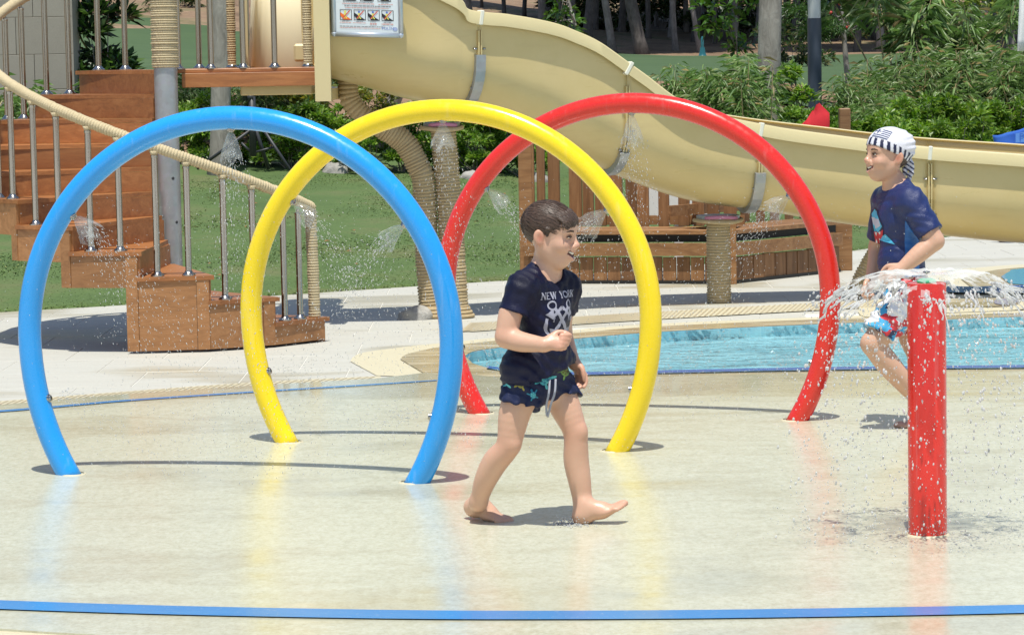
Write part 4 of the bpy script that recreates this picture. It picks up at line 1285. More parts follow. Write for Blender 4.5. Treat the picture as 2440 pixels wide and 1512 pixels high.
def baluster(p, h, parent, r=0.0165):
    b = MB().tube([p + Vector((0, 0, 0.004)), p + Vector((0, 0, h - 0.02))], r, 14)
    o = b.build('baluster', M_STEEL, parent, smooth=True, auto=40)
    MB().lathe(p, [(0.0, 0.0), (0.036, 0.0), (0.036, 0.005), (0.026, 0.014), (0.019, 0.022), (0.0175, 0.026)], 18).build('flange', M_STEEL, o, smooth=True, auto=40)
    MB().lathe(p + Vector((0, 0, h - 0.024)), [(0.0175, 0.0), (0.019, 0.004), (0.019, 0.012), (0.008, 0.016), (0.008, 0.03)], 14).build('ferrule', M_STEEL, o, smooth=True, auto=40)
    return o
RAILH = 0.635
rail = []
for k in range(1, NSTEP + 1):
    for f in (0.27, 0.73):
        th = TH0 - SD * (k - 1 + f)
        z = SH * k
        zr = SH * (0.5 + k - 1 + f) + RAILH
        if k == 1 and f < 0.5: th = TH0 - SD * 0.42
        baluster(sp(th, SR - 0.045, z), zr - z - 0.032, stair)
for i in range(0, 44):
    kf = 0.10 + i * (NSTEP - 0.45) / 43
    rail.append(sp(TH0 - SD * kf, SR - 0.045, SH * (0.5 + kf) + RAILH))
rope_tube(rail, 0.0240, 0.0155, 0.0048, 12, 1).build('handrail', M_ROPEL, stair, smooth=True)
# rope collars round the balusters' heads
for k in range(1, 8):
    for f in (0.27, 0.73):
        th = TH0 - SD * (k - 1 + f); zr = SH * (0.5 + k - 1 + f) + RAILH
        if k == 1 and f < 0.5: continue
        c = sp(th, SR - 0.045, zr)
        tn = (sp(th - 0.02, SR - 0.045, zr + 0.02 * SH / SD) - c).normalized()
        MB().tube([c - Vector((0, 0, 0.048)), c - Vector((0, 0, 0.02))], [0.013, 0.027], 10).build('rope_collar', M_ROPEL, stair, smooth=True)
# newel at the bottom: rope-wrapped post that the rail turns down into
npos = sp(TH0 - SD * 0.07, SR - 0.05, SH)
rope_tube([npos, npos + Vector((-0.004, 0, 0.3)), npos + Vector((-0.012, 0, RAILH - 0.042))], 0.0275, 0.0145, 0.005, 14, 2).build('newel', M_ROPEL, stair, smooth=True)

# grey steel centre post, rope-wrapped in its upper part
post = empty('steel_post', (SX, SY, 0), 'thick grey steel post wrapped with rope above the platform', 'post')
MB().tube([(SX, SY, 0), (SX, SY, 3.4)], 0.064, 28).build('pipe', M_GALV, post, smooth=True, auto=40)
rope_tube([(SX, SY, 1.462), (SX, SY, 2.2), (SX, SY, 3.2)], 0.068, 0.0125, 0.0085, 24, 3).build('rope_wrap', M_ROPEL, post, smooth=True)
for dz, a in ((0.86, 0.5), (0.62, 0.75), (1.10, -0.9)):
    MB().lathe((SX + 0.0635 * math.sin(a), SY - 0.0635 * math.cos(a), dz), [(0.0, 0.002), (0.007, 0.002), (0.009, 0.0), (0.009, -0.004)], 10, (math.sin(a), -math.cos(a), 0)).build('bolt_hole', M_PIPE, post)

# ================================================================== PLATFORM
PZ = SH * 11
PXR = P(752, 170, 16.02).x
plat = empty('play_platform', (-1.5, 16.5, 0), 'wooden platform at the head of the stairs with steel railing', 'platform')
for i in range(9):
    y0 = 16.02 + i * 0.125
    MB().box(((SX - 0.02 + PXR) / 2, y0 + 0.06, PZ - 0.011), (PXR - SX + 0.04, 0.12, 0.022), bev=0.003).build('plank', M_TEAK, plat)
MB().box(((SX + 0.07 + PXR) / 2, 16.015, PZ - 0.062), (PXR - SX - 0.07, 0.028, 0.078), bev=0.002).build('front_beam', M_TEAK, plat)
MB().box(((SX + 0.07 + PXR) / 2, 17.12, PZ - 0.062), (PXR - SX - 0.07, 0.028, 0.078), bev=0.002).build('rear_beam', M_TEAK, plat)
for px, Yb in ((425, 16.05), (503, 16.05), (580, 16.05), (655, 16.05), (475, 17.05), (590, 17.05)):
    x = P(px, 160, Yb).x
    baluster(Vector((x, Yb, PZ)), 0.86, plat)
for px, Yb, m_ in ((553, 17.05, M_ROPE), (734, 16.06, M_ROPEL)):
    x = P(px, 160, Yb).x
    o = rope_tube([(x, Yb, PZ + 0.012), (x, Yb, PZ + 0.4), (x, Yb, PZ + 0.95)], 0.022, 0.0135, 0.005, 14, 4).build('rope_post', m_, plat, smooth=True)
    MB().lathe((x, Yb, PZ), [(0.0, 0.0), (0.036, 0.0), (0.036, 0.006), (0.024, 0.02)], 18).build('flange', M_STEEL, o, smooth=True)
for Yb in (16.05, 17.05):
    rope_tube([(SX + 0.1, Yb, PZ + 0.88), ((SX + PXR) / 2, Yb, PZ + 0.88), (PXR, Yb, PZ + 0.88)], 0.0245, 0.011, 0.0035, 12, 5).build('handrail', M_ROPEL, plat, smooth=True)
# ================================================================== WATER SLIDE
slide = empty('water_slide', (1.2, 17.3, 0), 'long cream fibreglass water slide descending behind the hoops', 'slide')
# path of the trough: (x, y, height of the trough's underside, height of the near rim)
SP = [(-1.10, 16.30, 1.425, 2.14), (-0.86, 16.36, 1.360, 2.07), (-0.62, 16.45, 1.285, 1.97), (-0.48, 16.5, 1.248, 1.86), (-0.39, 16.55, 1.222, 1.765), (-0.29, 16.6, 1.192, 1.735), (-0.17, 16.67, 1.150, 1.722), (0.0, 16.77, 1.08, 1.69), (0.2, 16.9, 0.985, 1.63), (0.42, 17.02, 0.885, 1.535), (0.67, 17.12, 0.775, 1.375), (0.92, 17.2, 0.675, 1.205), (1.15, 17.26, 0.612, 1.125), (1.52, 17.33, 0.553, 1.048), (1.95, 17.36, 0.475, 0.985), (2.44, 17.35, 0.405, 0.918), (3.05, 17.25, 0.338, 0.865), (3.8, 17.05, 0.27, 0.80), (4.5, 16.75, 0.21, 0.74)]
SPV = [(Vector((a, b, 0)), c, d) for a, b, c, d in SP]
PXY = spline([v for v, _, _ in SPV], 8)
ZB = [p.x for p in spline([Vector((c, 0, 0)) for _, c, _ in SPV], 8)]
ZR = [p.x for p in spline([Vector((d, 0, 0)) for _, _, d in SPV], 8)]
HW = 0.31
def slide_frame(i):
    t = (PXY[min(i + 1, len(PXY) - 1)] - PXY[max(i - 1, 0)]).normalized()
    return t, Vector((t.y, -t.x, 0))          # lateral: towards the camera
def trough_prof(d):
    """outer profile from near rim round to the far rim: (lateral, height 0..d)"""
    out = []
    rb = 0.27
    for k in range(0, 9):
        f = k / 8
        out.append((HW * (1.0 - 0.03 * f), d - (d - rb) * f))
    for k in range(1, 16):
        a = PI * k / 16
        out.append((HW * 0.97 * math.cos(a), rb - rb * math.sin(a)))
    for k in range(0, 9):
        f = k / 8
        out.append((-HW * (0.97 + 0.03 * f), rb + (d + 0.035 - rb) * f))
    return out
def slide_section(i0, i1, first=False):
    rows = []
    for i in range(i0, i1 + 1):
        d = ZR[i] - ZB[i]; t, lat = slide_frame(i)
        rows.append([PXY[i] + lat * u + Vector((0, 0, ZB[i] + h)) for u, h in trough_prof(d)])
    m = len(rows[0]); vs = [p for r in rows for p in r]; fs = []
    for a in range(len(rows) - 1):
        for k in range(m - 1):
            fs.append((a * m + k, a * m + m + k, a * m + m + k + 1, a * m + k + 1))
    o = MB().add(vs, fs).build('slide_section', M_SLIDE, slide, smooth=True)
    md = o.modifiers.new('shell', 'SOLIDIFY'); md.thickness = 0.012; md.offset = -1
    for side in (1, -1):
        rw = []
        for i in range(i0, i1 + 1):
            t, lat = slide_frame(i)
            top = ZR[i] + (0 if side > 0 else 0.035)
            b = PXY[i] + lat * (HW * side)
            q = lat * side
            lip = 0.068
            rw.append([b + Vector((0, 0, top)) - q * 0.014, b + Vector((0, 0, top + 0.006)), b + q * 0.040 + Vector((0, 0, top + 0.004)), b + q * 0.045 + Vector((0, 0, top - 0.004)), b + q * 0.045 + Vector((0, 0, top - lip)), b + q * 0.036 + Vector((0, 0, top - lip)), b + q * 0.036 + Vector((0, 0, top - 0.010)), b + q * 0.002 + Vector((0, 0, top - 0.010))])
        mm = 8; vs = [p for r in rw for p in r]; fs = []
        for a in range(len(rw) - 1):
            for k in range(mm):
                fs.append((a * mm + k, a * mm + mm + k, a * mm + mm + (k + 1) % mm, a * mm + (k + 1) % mm))
        fs.append(tuple(range(mm))); fs.append(tuple(range((len(rw) - 1) * mm, len(rw) * mm)))
        MB().add(vs, fs).build('rim', M_SLIDERIM, o, smooth=True, auto=35)
    return o
def near_px(px):
    best = min(range(len(PXY)), key=lambda i: abs((lambda q: 1220 + FPX * (q - CC).dot(CR) / (q - CC).dot(_fw))(PXY[i] + slide_frame(i)[1] * HW + Vector((0, 0, ZR[i]))) - px))
    return best
cuts = [0] + [near_px(q) for q in (1143, 1487, 1815, 2213)] + [len(PXY) - 1]
for a, b in zip(cuts[:-1], cuts[1:]): slide_section(a, b)
# joints: paired flanges, white seal over the rim, bolts
def joint_ring(i, off, w, lat_out, u0, u1, name, m, parent, zs=0.0):
    d = ZR[i] - ZB[i]; t, lat = slide_frame(i)
    pr = trough_prof(d)
    n = len(pr); a, b = int(u0 * (n - 1)), int(u1 * (n - 1))
    mb = MB(); ins = []; outs = []
    cz = Vector((0, 0.27))
    for u, h in pr[a:b + 1]:
        c = Vector((0, max(0.27, 0)))
        nrm = Vector((u, (h - 0.27) if h < 0.27 else 0.0)).normalized()
        ins.append((u + nrm.x * 0.002, h + nrm.y * 0.002)); outs.append((u + nrm.x * lat_out, h + nrm.y * lat_out))
    W = lambda uv, s: PXY[i] + t * (off + s) + lat * uv[0] + Vector((0, 0, ZB[i] + uv[1]))
    k = len(ins)
    vs = [W(q, -w / 2) for q in ins] + [W(q, -w / 2) for q in outs] + [W(q, w / 2) for q in ins] + [W(q, w / 2) for q in outs]
    fs = []
    for j in range(k - 1):
        fs += [(j, j + 1, k + j + 1, k + j), (2 * k + j, 3 * k + j, 3 * k + j + 1, 2 * k + j + 1), (k + j, k + j + 1, 3 * k + j + 1, 3 * k + j), (j, 2 * k + j, 2 * k + j + 1, j + 1)]
    fs += [(0, k, 3 * k, 2 * k), (k - 1, 3 * k - 1, 4 * k - 1, 2 * k - 1)]
    mb.add(vs, fs)
    return mb.build(name, m, parent)
for j, i in enumerate(cuts[1:-1]):
    fl = joint_ring(i, 0.008, 0.009, 0.026, 0.12, 0.80, 'joint_flange', M_SLIDE, slide)
    joint_ring(i, -0.008, 0.009, 0.026, 0.12, 0.80, 'joint_flange', M_SLIDE, slide)
    t, lat = slide_frame(i)
    top = PXY[i] + lat * (HW + 0.022) + Vector((0, 0, ZR[i] - 0.03))
    MB().box(top + Vector((0, 0, 0.0)), (0.024, 0.053, 0.082), rz=math.atan2(t.y, t.x), ry=-math.atan2(ZR[i + 2] - ZR[i - 2], (PXY[i + 2] - PXY[i - 2]).length), bev=0.004).build('seal', M_SEAL, slide)
    pr = trough_prof(ZR[i] - ZB[i])
    for f in (0.20, 0.36):
        u, h = pr[int(f * (len(pr) - 1))]
        for sg in (-1, 1):
            q = PXY[i] + t * (sg * 0.028) + lat * (u + 0.018) + Vector((0, 0, ZB[i] + h))
            MB().lathe(q, [(0.0, 0.010), (0.005, 0.009), (0.0065, 0.004), (0.0065, -0.008)], 8, t * sg).build('bolt', M_STEEL, slide, smooth=True)
# galvanised bands / cradles
joint_ring(cuts[1], 0.0, 0.060, 0.036, 0.23, 0.46, 'steel_band', M_GALV, slide)
joint_ring(cuts[3], 0.0, 0.062, 0.038, 0.30, 0.72, 'steel_cradle', M_GALV, slide)
joint_ring(cuts[2], 0.0, 0.055, 0.038, 0.36, 0.64, 'steel_cradle', M_GALV, slide)
# entry mouth: broad flange board, and the plain lip under the platform
ex = PXY[0].x
mb = MB()
t0_, l0_ = slide_frame(0)
W0 = lambda u, z, s: Vector((ex, PXY[0].y, 0)) + l0_ * u + t0_ * s + Vector((0, 0, z))
mouth_out = [(HW + 0.13, 1.24), (HW + 0.13, 2.35), (HW - 0.0, 2.35)]
for s_ in (0, 0.0):
    pass
x0_, x1_ = P(748, 100, 15.93).x, P(786, 100, 15.93).x
mbm = MB().prism([(x0_, 15.935), (x1_, 15.93), (x1_, 15.985), (x0_, 15.99)], 1.262, 2.4)
mbm.build('mouth_flange', M_SLIDERIM, slide)
MB().prism([(x0_ + 0.005, 15.992), (x1_, 15.987), (x1_ + 0.01, 16.9), (x0_ + 0.02, 16.95)], 1.265, 1.33).build('mouth_sill', M_SLIDE, slide)
# wall from the mouth to the first bend, continuing the trough's near side
# tray seen under the platform's edge
xa, xb = P(572, 205, 16.06).x, P(744, 205, 16.06).x
MB().box(((xa + xb) / 2, 16.30, 1.335), (xb - xa, 0.46, 0.072), bev=0.006).build('entry_tray', M_SLIDE, slide)
# inner chute seen through the railing
xa2 = P(592, 100, 16.5).x; xb2 = P(748, 100, 16.5).x
mbc = MB(); rows = []
for k in range(13):
    a = PI * (k / 12)
    xx = xa2 + (xb2 - xa2) * (0.5 - 0.5 * math.cos(a))
    yy = 16.42 + 0.20 * math.sin(a) ** 0.45
    rows.append((xx, yy))
vs = [(x, y, 1.40) for x, y in rows] + [(x, y + 0.75, 2.5) for x, y in rows]
fs = [(k, k + 1, 14 + k, 13 + k) for k in range(12)]
fl_v = [(x, y, 1.47) for x, y in rows]
o = MB().add(vs, fs).build('entry_wall', mat('lit_fibreglass', (0.76, 0.68, 0.47), 0.35), slide, smooth=True)  # paler than the slide: the brighter light inside is put into the colour
md = o.modifiers.new('shell', 'SOLIDIFY'); md.thickness = 0.014; md.offset = 1
MB().box((xa2 - 0.005, 16.33, 2.0), (0.035, 0.05, 1.16), bev=0.01).build('entry_edge', M_SLIDERIM, slide)
MB().box((xb2 - 0.06, 16.36, 1.53), (0.09, 0.05, 0.10), bev=0.012).build('foot_rest', M_SLIDERIM, slide)

# supports
def support(path, rad, pitch, amp, label_m, seed, mat_=M_ROPE):
    inner = MB().tube(spline(path, 8), rad, 16).build('support_post', M_PIPE, slide, smooth=True)
    rope_tube(path, rad, pitch, amp, 20, seed).build('rope_wrap', mat_, inner, smooth=True)
    return inner
g1, g2 = G(1028, 757), G(1088, 757)
YS1, YS2 = g1.y, g2.y
s1 = support([Vector((g1.x, YS1, 0)), P(1017, 600, YS1), P(1010, 440, YS1 - 0.02), P(996, 395, YS1 - 0.02), P(968, 345, YS1 - 0.02), P(935, 318, YS1 - 0.03), P(880, 285, YS1 - 0.05)], 0.060, 0.0185, 0.009, 'a', 11)
s2 = support([P(893, 292, YS1 - 0.05), P(862, 272, YS1 - 0.05), P(838, 245, YS1 - 0.05), P(830, 220, YS1 - 0.05), P(829, 180, YS1 - 0.05)], 0.050, 0.024, 0.009, 'a', 12)
s3 = support([Vector((g2.x, YS2, 0)), P(1071, 500, YS2 + 0.02), P(1055, 300, YS2 + 0.02)], 0.066, 0.0185, 0.009, 'a', 13)
g3 = G(1715, 722)
s4 = support([Vector((g3.x, g3.y + 0.05, 0)), Vector((g3.x, g3.y + 0.05, 0.25)), P(1711, 520, g3.y + 0.05)], 0.066, 0.0165, 0.008, 'a', 14)
# right-hand raking brace
g4 = G(2030, 712)
s5 = support([Vector((g4.x, g4.y + 0.03, 0)), P(2085, 600, g4.y + 0.05), P(2200, 425, g4.y + 0.02)], 0.040, 0.019, 0.008, 'a', 15)
MB().tube([P(2199, 428, g4.y + 0.02), P(2216, 392, g4.y + 0.02)], 0.042, 14).build('brace_end', M_GALV, slide, smooth=True)
# base coils of rope
for gx_, gy_, r_, m_ in ((g1.x, YS1, 0.07, M_ROPE), (g2.x, YS2, 0.072, M_ROPE)):
    mbq = MB()
    for j in range(3):
        ring = [Vector((gx_ + (r_ + 0.012 * (2 - j)) * math.cos(a), gy_ + (r_ + 0.012 * (2 - j)) * math.sin(a), 0.014 + 0.02 * j)) for a in np.linspace(0, 2 * PI, 25)]
        mbq.tube(ring, 0.011, 7, False)
    mbq.build('rope_coil', m_, slide, smooth=True)
# plates and pink foam under the cradles
def plate(c, rx):
    o = MB().lathe(c, [(0.0, -0.022), (rx, -0.022), (rx, -0.002), (rx - 0.004, 0.0), (0.0, 0.0)], 22).build('top_plate', M_GALV, slide, smooth=True, auto=40)
    ring = [c + Vector((rx * 1.02 * math.cos(a), rx * 1.02 * math.sin(a), -0.012 + 0.004 * math.sin(3 * a))) for a in np.linspace(0, 2 * PI, 29)]
    MB().tube(ring[18:26], 0.0115, 8, True).build('foam_edge', M_PINK, slide, smooth=True)
    ring = [c + Vector(((rx + 0.012) * math.cos(a), (rx + 0.012) * math.sin(a), -0.034 + 0.006 * math.sin(2 * a + 1))) for a in np.linspace(0, 2 * PI, 29)]
    MB().tube(ring, 0.012, 8, False).build('rope_edge', M_ROPE, slide, smooth=True)
plate(P(1711, 512, g3.y + 0.05), 0.130)
plate(P(1052, 292, YS2), 0.105)

# ================================================================== SIGN ON THE SLIDE
SGY = 16.0
a_ = P(790, 88, SGY); b_ = P(962, 92, SGY)
sgw = (b_ - a_).length
ux = (b_ - a_).normalized(); uz = Vector((0, 0, 1)); un = ux.cross(uz).normalized()
if un.y > 0: un = -un
sx0 = a_ + Vector((0, 0, 0)); sh = 0.62
S = lambda u, v, d=0.0: sx0 + ux * (u * sgw) + uz * (v * sgw) + un * d
sign = empty('information_sign', a_, 'white pictogram rules sign in a rounded aluminium frame fixed to the slide', 'sign')
def plate_box(u0, v0, u1, v1, d0, d1, name, m, parent):
    vs = [S(u0, v0, d0), S(u1, v0, d0), S(u1, v1, d0), S(u0, v1, d0), S(u0, v0, d1), S(u1, v0, d1), S(u1, v1, d1), S(u0, v1, d1)]
    return MB().add(vs, [(3, 2, 1, 0), (4, 5, 6, 7), (0, 1, 5, 4), (1, 2, 6, 5), (2, 3, 7, 6), (3, 0, 4, 7)]).build(name, m, parent)
HS = 1.35
panel = plate_box(0.03, 0.03, 0.97, HS - 0.03, 0.0, 0.010, 'panel', M_SIGNPAPER, sign)
for nm, pts in (('frame_bar', [(0.06, 0.04), (0.94, 0.04)]), ('frame_bar', [(0.035, 0.07), (0.035, HS - 0.06)]), ('frame_bar', [(0.965, 0.07), (0.965, HS - 0.06)]), ('frame_bar', [(0.06, HS - 0.04), (0.94, HS - 0.04)])):
    MB().tube([S(*pts[0], 0.01), S(*pts[1], 0.01)], 0.0145, 10).build(nm, M_ALU, sign, smooth=True)
for cu, cv in ((0.037, 0.042), (0.963, 0.042), (0.037, HS - 0.042), (0.963, HS - 0.042)):
    MB().ball(S(cu, cv, 0.01), 0.0165, 10, 6).build('corner_cap', M_ALU, sign, smooth=True)
def picto(u, v, w, h, red, orange=False):
    fr = MB()
    t_ = 0.008
    def q(a, b, c, d, mb, dd=0.0118): mb.add([S(a, b, dd), S(c, b, dd), S(c, d, dd), S(a, d, dd)], [(0, 1, 2, 3)])
    q(u, v, u + w, v + t_, fr); q(u, v + h - t_, u + w, v + h, fr); q(u, v + t_, u + t_, v + h - t_, fr); q(u + w - t_, v + t_, u + w, v + h - t_, fr)
    o = fr.build('pictogram', M_BLACK, panel)
    e = t_
    def poly(pts, m, dd, nm):
        mb = MB().add([S(u + a * w, v + b * h, dd) for a, b in pts], [tuple(range(len(pts)))])
        return mb.build(nm, m, panel)
    poly([(0.04, 0.72), (0.04, 0.42), (0.30, 0.05), (0.96, 0.05), (0.5, 0.38)], M_ORANGEPR if orange else M_BLACK, 0.0122, 'slide_shape')
    mb = MB(); c = S(u + 0.44 * w, v + 0.80 * h, 0.0126)
    mb.add([c + ux * (0.09 * w * sgw * math.cos(a)) + uz * (0.12 * h * sgw * math.sin(a)) for a in np.linspace(0, 2 * PI, 9)[:-1]], [tuple(range(8))])
    mb.build('figure_head', M_YELPR if orange else M_BLUEPR, panel)
    poly([(0.34, 0.66), (0.50, 0.70), (0.48, 0.40), (0.62, 0.16), (0.53, 0.12), (0.42, 0.32), (0.36, 0.14), (0.27, 0.18), (0.36, 0.40)], M_YELPR, 0.0126, 'figure_body')
    if red: poly([(0.20, 0.20), (0.26, 0.13), (0.86, 0.88), (0.80, 0.94)], M_REDPR, 0.0130, 'red_bar')
for i in range(4): picto(0.125 + i * 0.192, 0.235, 0.165, 0.145, True, i == 0)
for i in range(3): picto(0.17 + i * 0.24, 0.50, 0.185, 0.165, i == 2)
for i in range(3): picto(0.17 + i * 0.24, 0.78, 0.185, 0.165, i == 1)
rr_ = random.Random(5)
def textline(u0, u1, v, h, m):
    mb = MB(); u = u0
    while u < u1:
        w = rr_.uniform(0.008, 0.05)
        e = min(u + w, u1)
        mb.add([S(u, v, 0.0120), S(e, v, 0.0120), S(e, v + h, 0.0120), S(u, v + h, 0.0120)], [(0, 1, 2, 3)])
        u = e + 0.007
    mb.build('text_line', m, panel)
for (u0, u1, v, h, m) in [(0.12, 0.74, 0.145, 0.011, M_GREYPR), (0.12, 0.68, 0.125, 0.009, M_PINKPR), (0.15, 0.25, 0.215, 0.011, M_GREYPR), (0.12, 0.28, 0.198, 0.010, M_PINKPR), (0.35, 0.44, 0.212, 0.010, M_GREYPR), (0.30, 0.48, 0.195, 0.010, M_PINKPR), (0.54, 0.62, 0.212, 0.010, M_GREYPR), (0.54, 0.63, 0.180, 0.020, M_PINKPR), (0.73, 0.83, 0.208, 0.010, M_GREYPR), (0.70, 0.86, 0.182, 0.016, M_PINKPR),
                          (0.19, 0.83, 0.425, 0.013, M_GREYPR), (0.20, 0.80, 0.402, 0.011, M_PINKPR), (0.17, 0.58, 0.478, 0.009, M_GREYPR), (0.16, 0.60, 0.458, 0.011, M_PINKPR), (0.70, 0.80, 0.475, 0.009, M_GREYPR), (0.66, 0.86, 0.455, 0.010, M_PINKPR), (0.15, 0.86, 0.72, 0.013, M_GREYPR), (0.17, 0.83, 0.70, 0.010, M_PINKPR)]:
    textline(u0, u1, v, h, m)
def text_mesh(body, size, m, name, parent, place):
    cu = bpy.data.curves.new('text', 'FONT'); cu.body = body; cu.size = size; cu.resolution_u = 3
    ob = bpy.data.objects.new('text', cu); COL.objects.link(ob)
    dg = bpy.context.evaluated_depsgraph_get()
    me0 = ob.evaluated_get(dg).to_mesh()
    vs = [v.co.copy() for v in me0.vertices]; fs = [tuple(p.vertices) for p in me0.polygons]
    ob.evaluated_get(dg).to_mesh_clear()
    bpy.data.objects.remove(ob); bpy.data.curves.remove(cu)
    return MB().add([place(v) for v in vs], fs).build(name, m, parent)
text_mesh('POLİN', 0.055, M_BLUEPR, 'logo_text', panel, lambda v: S(0.70 + v.x, 0.113 + v.y, 0.0121))
mb = MB(); mb.add([S(0.885 + 0.035 * math.cos(a), 0.125 + 0.026 * math.sin(a), 0.0118) for a in np.linspace(0, 2 * PI, 17)[:-1]], [tuple(range(16))]); mb.build('logo_disc', mat('pale_blue_print', (0.35, 0.42, 0.62), 0.5), panel)
# two straps that hold the sign to the slide's side
for v in (0.2, 1.1):
    plate_box(0.2, v, 0.8, v + 0.05, -0.13, -0.0005, 'bracket', M_ALU, sign)

# ================================================================== WOODEN BENCH ENCLOSURE
bench = empty('slatted_bench', (1.4, 18.8, 0), 'corner wooden bench with slatted back and boarded skirt behind the slide', 'bench')
BL = G(1250, 676); BC = G(1745, 677); BR = G(2005, 648)
BL.z = BC.z = BR.z = 0
def face_run(a, b, name_seed, n_sk):
    d = (b - a); L = d.length; d.normalize(); nb = Vector((-d.y, d.x, 0))   # nb: away from the camera
    if nb.y < 0: nb = -nb
    rg = random.Random(name_seed)
    w = L / n_sk
    for i in range(n_sk):
        c = a + d * (w * (i + 0.5)) + nb * (0.02 + rg.uniform(0, 0.006))
        MB().box(c + Vector((0, 0, 0.095 + rg.uniform(-0.003, 0.003))), (w - 0.006, 0.02, 0.16), rz=math.atan2(d.y, d.x), bev=0.002).build('skirt_board', M_CEDAR, bench)
    MB().bar(a + nb * 0.03 + Vector((0, 0, 0.012)), b + nb * 0.03 + Vector((0, 0, 0.012)), 0.05, 0.02).build('plinth', M_BLACKGAP, bench)
    MB().bar(a + nb * 0.0 + Vector((0, 0, 0.225)), b + nb * 0.0 + Vector((0, 0, 0.225)), 0.03, 0.082).build('apron', M_CEDARH, bench)
    MB().bar(a + nb * 0.06 + Vector((0, 0, 0.295)), b + nb * 0.06 + Vector((0, 0, 0.295)), 0.03, 0.05).build('gap_shade_bar', M_BLACKGAP, bench)  # black bar paints the shade of the gap under the seat
    for j in range(4):
        MB().bar(a + nb * (0.05 + j * 0.105) + Vector((0, 0, 0.335)), b + nb * (0.05 + j * 0.105) + Vector((0, 0, 0.335)), 0.098, 0.026).build('seat_plank', M_CEDARH, bench)
    return d, nb, L
d1, n1, L1 = face_run(BL, BC, 3, 15)
d2, n2, L2 = face_run(BC, BR, 4, 10)
MB().box(BC + Vector((0.0, 0.01, 0.20)), (0.055, 0.05, 0.40), bev=0.003).build('corner_post', M_CEDARH, bench)
# slatted back: vertical slats in front of and behind a rail
bo = 0.47
def slat_row(a, b, spec, zlo, zhi, off, seed):
    d = (b - a).normalized(); nb = Vector((-d.y, d.x, 0)); nb = nb if nb.y > 0 else -nb
    rg = random.Random(seed)
    for px, w in spec:
        rr0 = ray(px, 500)
        # where the sight line crosses the plane of the back
        o2 = a + nb * off
        tt = ((o2.x) * nb.x + o2.y * nb.y) / (rr0.x * nb.x + rr0.y * nb.y)
        x, y = rr0.x * tt, rr0.y * tt
        MB().box((x, y, (zlo + zhi) / 2 + rg.uniform(-0.01, 0.01)), (w, 0.022, zhi - zlo), rz=math.atan2(d.y, d.x) + rg.uniform(-0.02, 0.02), bev=0.002).build('slat', M_CEDAR, bench)
back_spec = [(1258, 0.095), (1290, 0.055), (1321, 0.080), (1372, 0.085), (1402, 0.075), (1432, 0.075), (1468, 0.09), (1504, 0.07), (1532, 0.082), (1582, 0.072), (1630, 0.075), (1664, 0.08), (1700, 0.08), (1740, 0.085)]
slat_row(BL, BC, back_spec, 0.34, 1.02, 0.50, 5)
back2 = [(1775, 0.08), (1812, 0.075), (1845, 0.08), (1880, 0.075), (1915, 0.08), (1950, 0.075)]
slat_row(BC, BR, back2, 0.34, 0.62, 0.50, 6)
MB().bar(BL + n1 * 0.52 + Vector((0, 0, 0.385)), BC + n1 * 0.52 + Vector((0, 0, 0.385)), 0.03, 0.06).build('back_rail', M_CEDARH, bench)
MB().bar(BL + n1 * 0.53 + Vector((0, 0, 0.92)), BC + n1 * 0.53 + Vector((0, 0, 0.92)), 0.03, 0.07).build('back_rail', M_CEDARH, bench)
MB().bar(BC + n2 * 0.52 + Vector((0, 0, 0.46)), BR + n2 * 0.52 + Vector((0, 0, 0.46)), 0.03, 0.07).build('back_rail', M_CEDARH, bench)
pl = P(1253, 500, BL.y + 0.0); MB().box((pl.x, BL.y + 0.05, 0.5), (0.09, 0.09, 1.0), bev=0.006).build('tall_post', M_CEDARH, bench)
pr_ = G(2011, 645); MB().box((pr_.x, pr_.y + 0.04, 0.225), (0.115, 0.10, 0.45), bev=0.006).build('end_post', M_CEDARH, bench)
MB().box((pr_.x - 0.02, pr_.y + 0.5, 0.225), (0.10, 0.10, 0.45), bev=0.006).build('end_post', M_CEDARH, bench)
# white board leaning behind the slats
wa, wb = P(1545, 520, 19.62), P(1690, 520, 19.62)
wbo = MB().box(((wa.x + wb.x) / 2, 19.62, 0.575), (wb.x - wa.x, 0.025, 0.36), rx=-0.05, bev=0.004)
ob = wbo.build('white_board', M_WHITE); tag(ob, 'plain white panel seen between the slats of the bench back', 'panel')
lg = MB().box(((wa.x + wb.x) / 2, 19.66, 0.25), (0.06, 0.03, 0.50)).build('panel_leg', M_WHITE, ob)

# ================================================================== SMALL THINGS
# rock by the slide support
def rock(loc, sx, sy, sz, seed, label):
    V = []; F = []
    nu, nv = 14, 9
    for j in range(nv + 1):
        a = PI / 2 * j / nv * 1.2 - 0.3
        for i in range(nu):
            b = 2 * PI * i / nu
            d = Vector((math.cos(a) * math.cos(b), math.cos(a) * math.sin(b), math.sin(a)))
            k = 1 + 0.28 * mnoise.noise(d * 1.8 + Vector((seed, 0, 0)))
            V.append((loc[0] + d.x * sx * k, loc[1] + d.y * sy * k, loc[2] + d.z * sz * k))
    for j in range(nv):
        for i in range(nu):
            l = (i + 1) % nu
            F.append((j * nu + i, j * nu + l, j * nu + nu + l, j * nu + nu + i))
    F.append(tuple(range(nv * nu, nv * nu + nu)))
    o = MB().add(V, F).build('boulder', M_ROCK, smooth=True)
    return tag(o, label, 'rock')
M_ROCK = mat('grey_rock', fn=f_bark((0.20, 0.19, 0.17), (0.42, 0.40, 0.36), 1.0))
q = G(988, 763); rock((q.x, q.y + 0.06, 0.0), 0.115, 0.08, 0.075, 3, 'rounded grey boulder at the foot of the rope-wrapped supports')
q = P(800, 395, 25.9); rock((q.x, 25.9, zat(q.x, 25.9)), 0.12, 0.1, 0.10, 5, 'pale stone at the foot of the hedge near the yellow hoop')
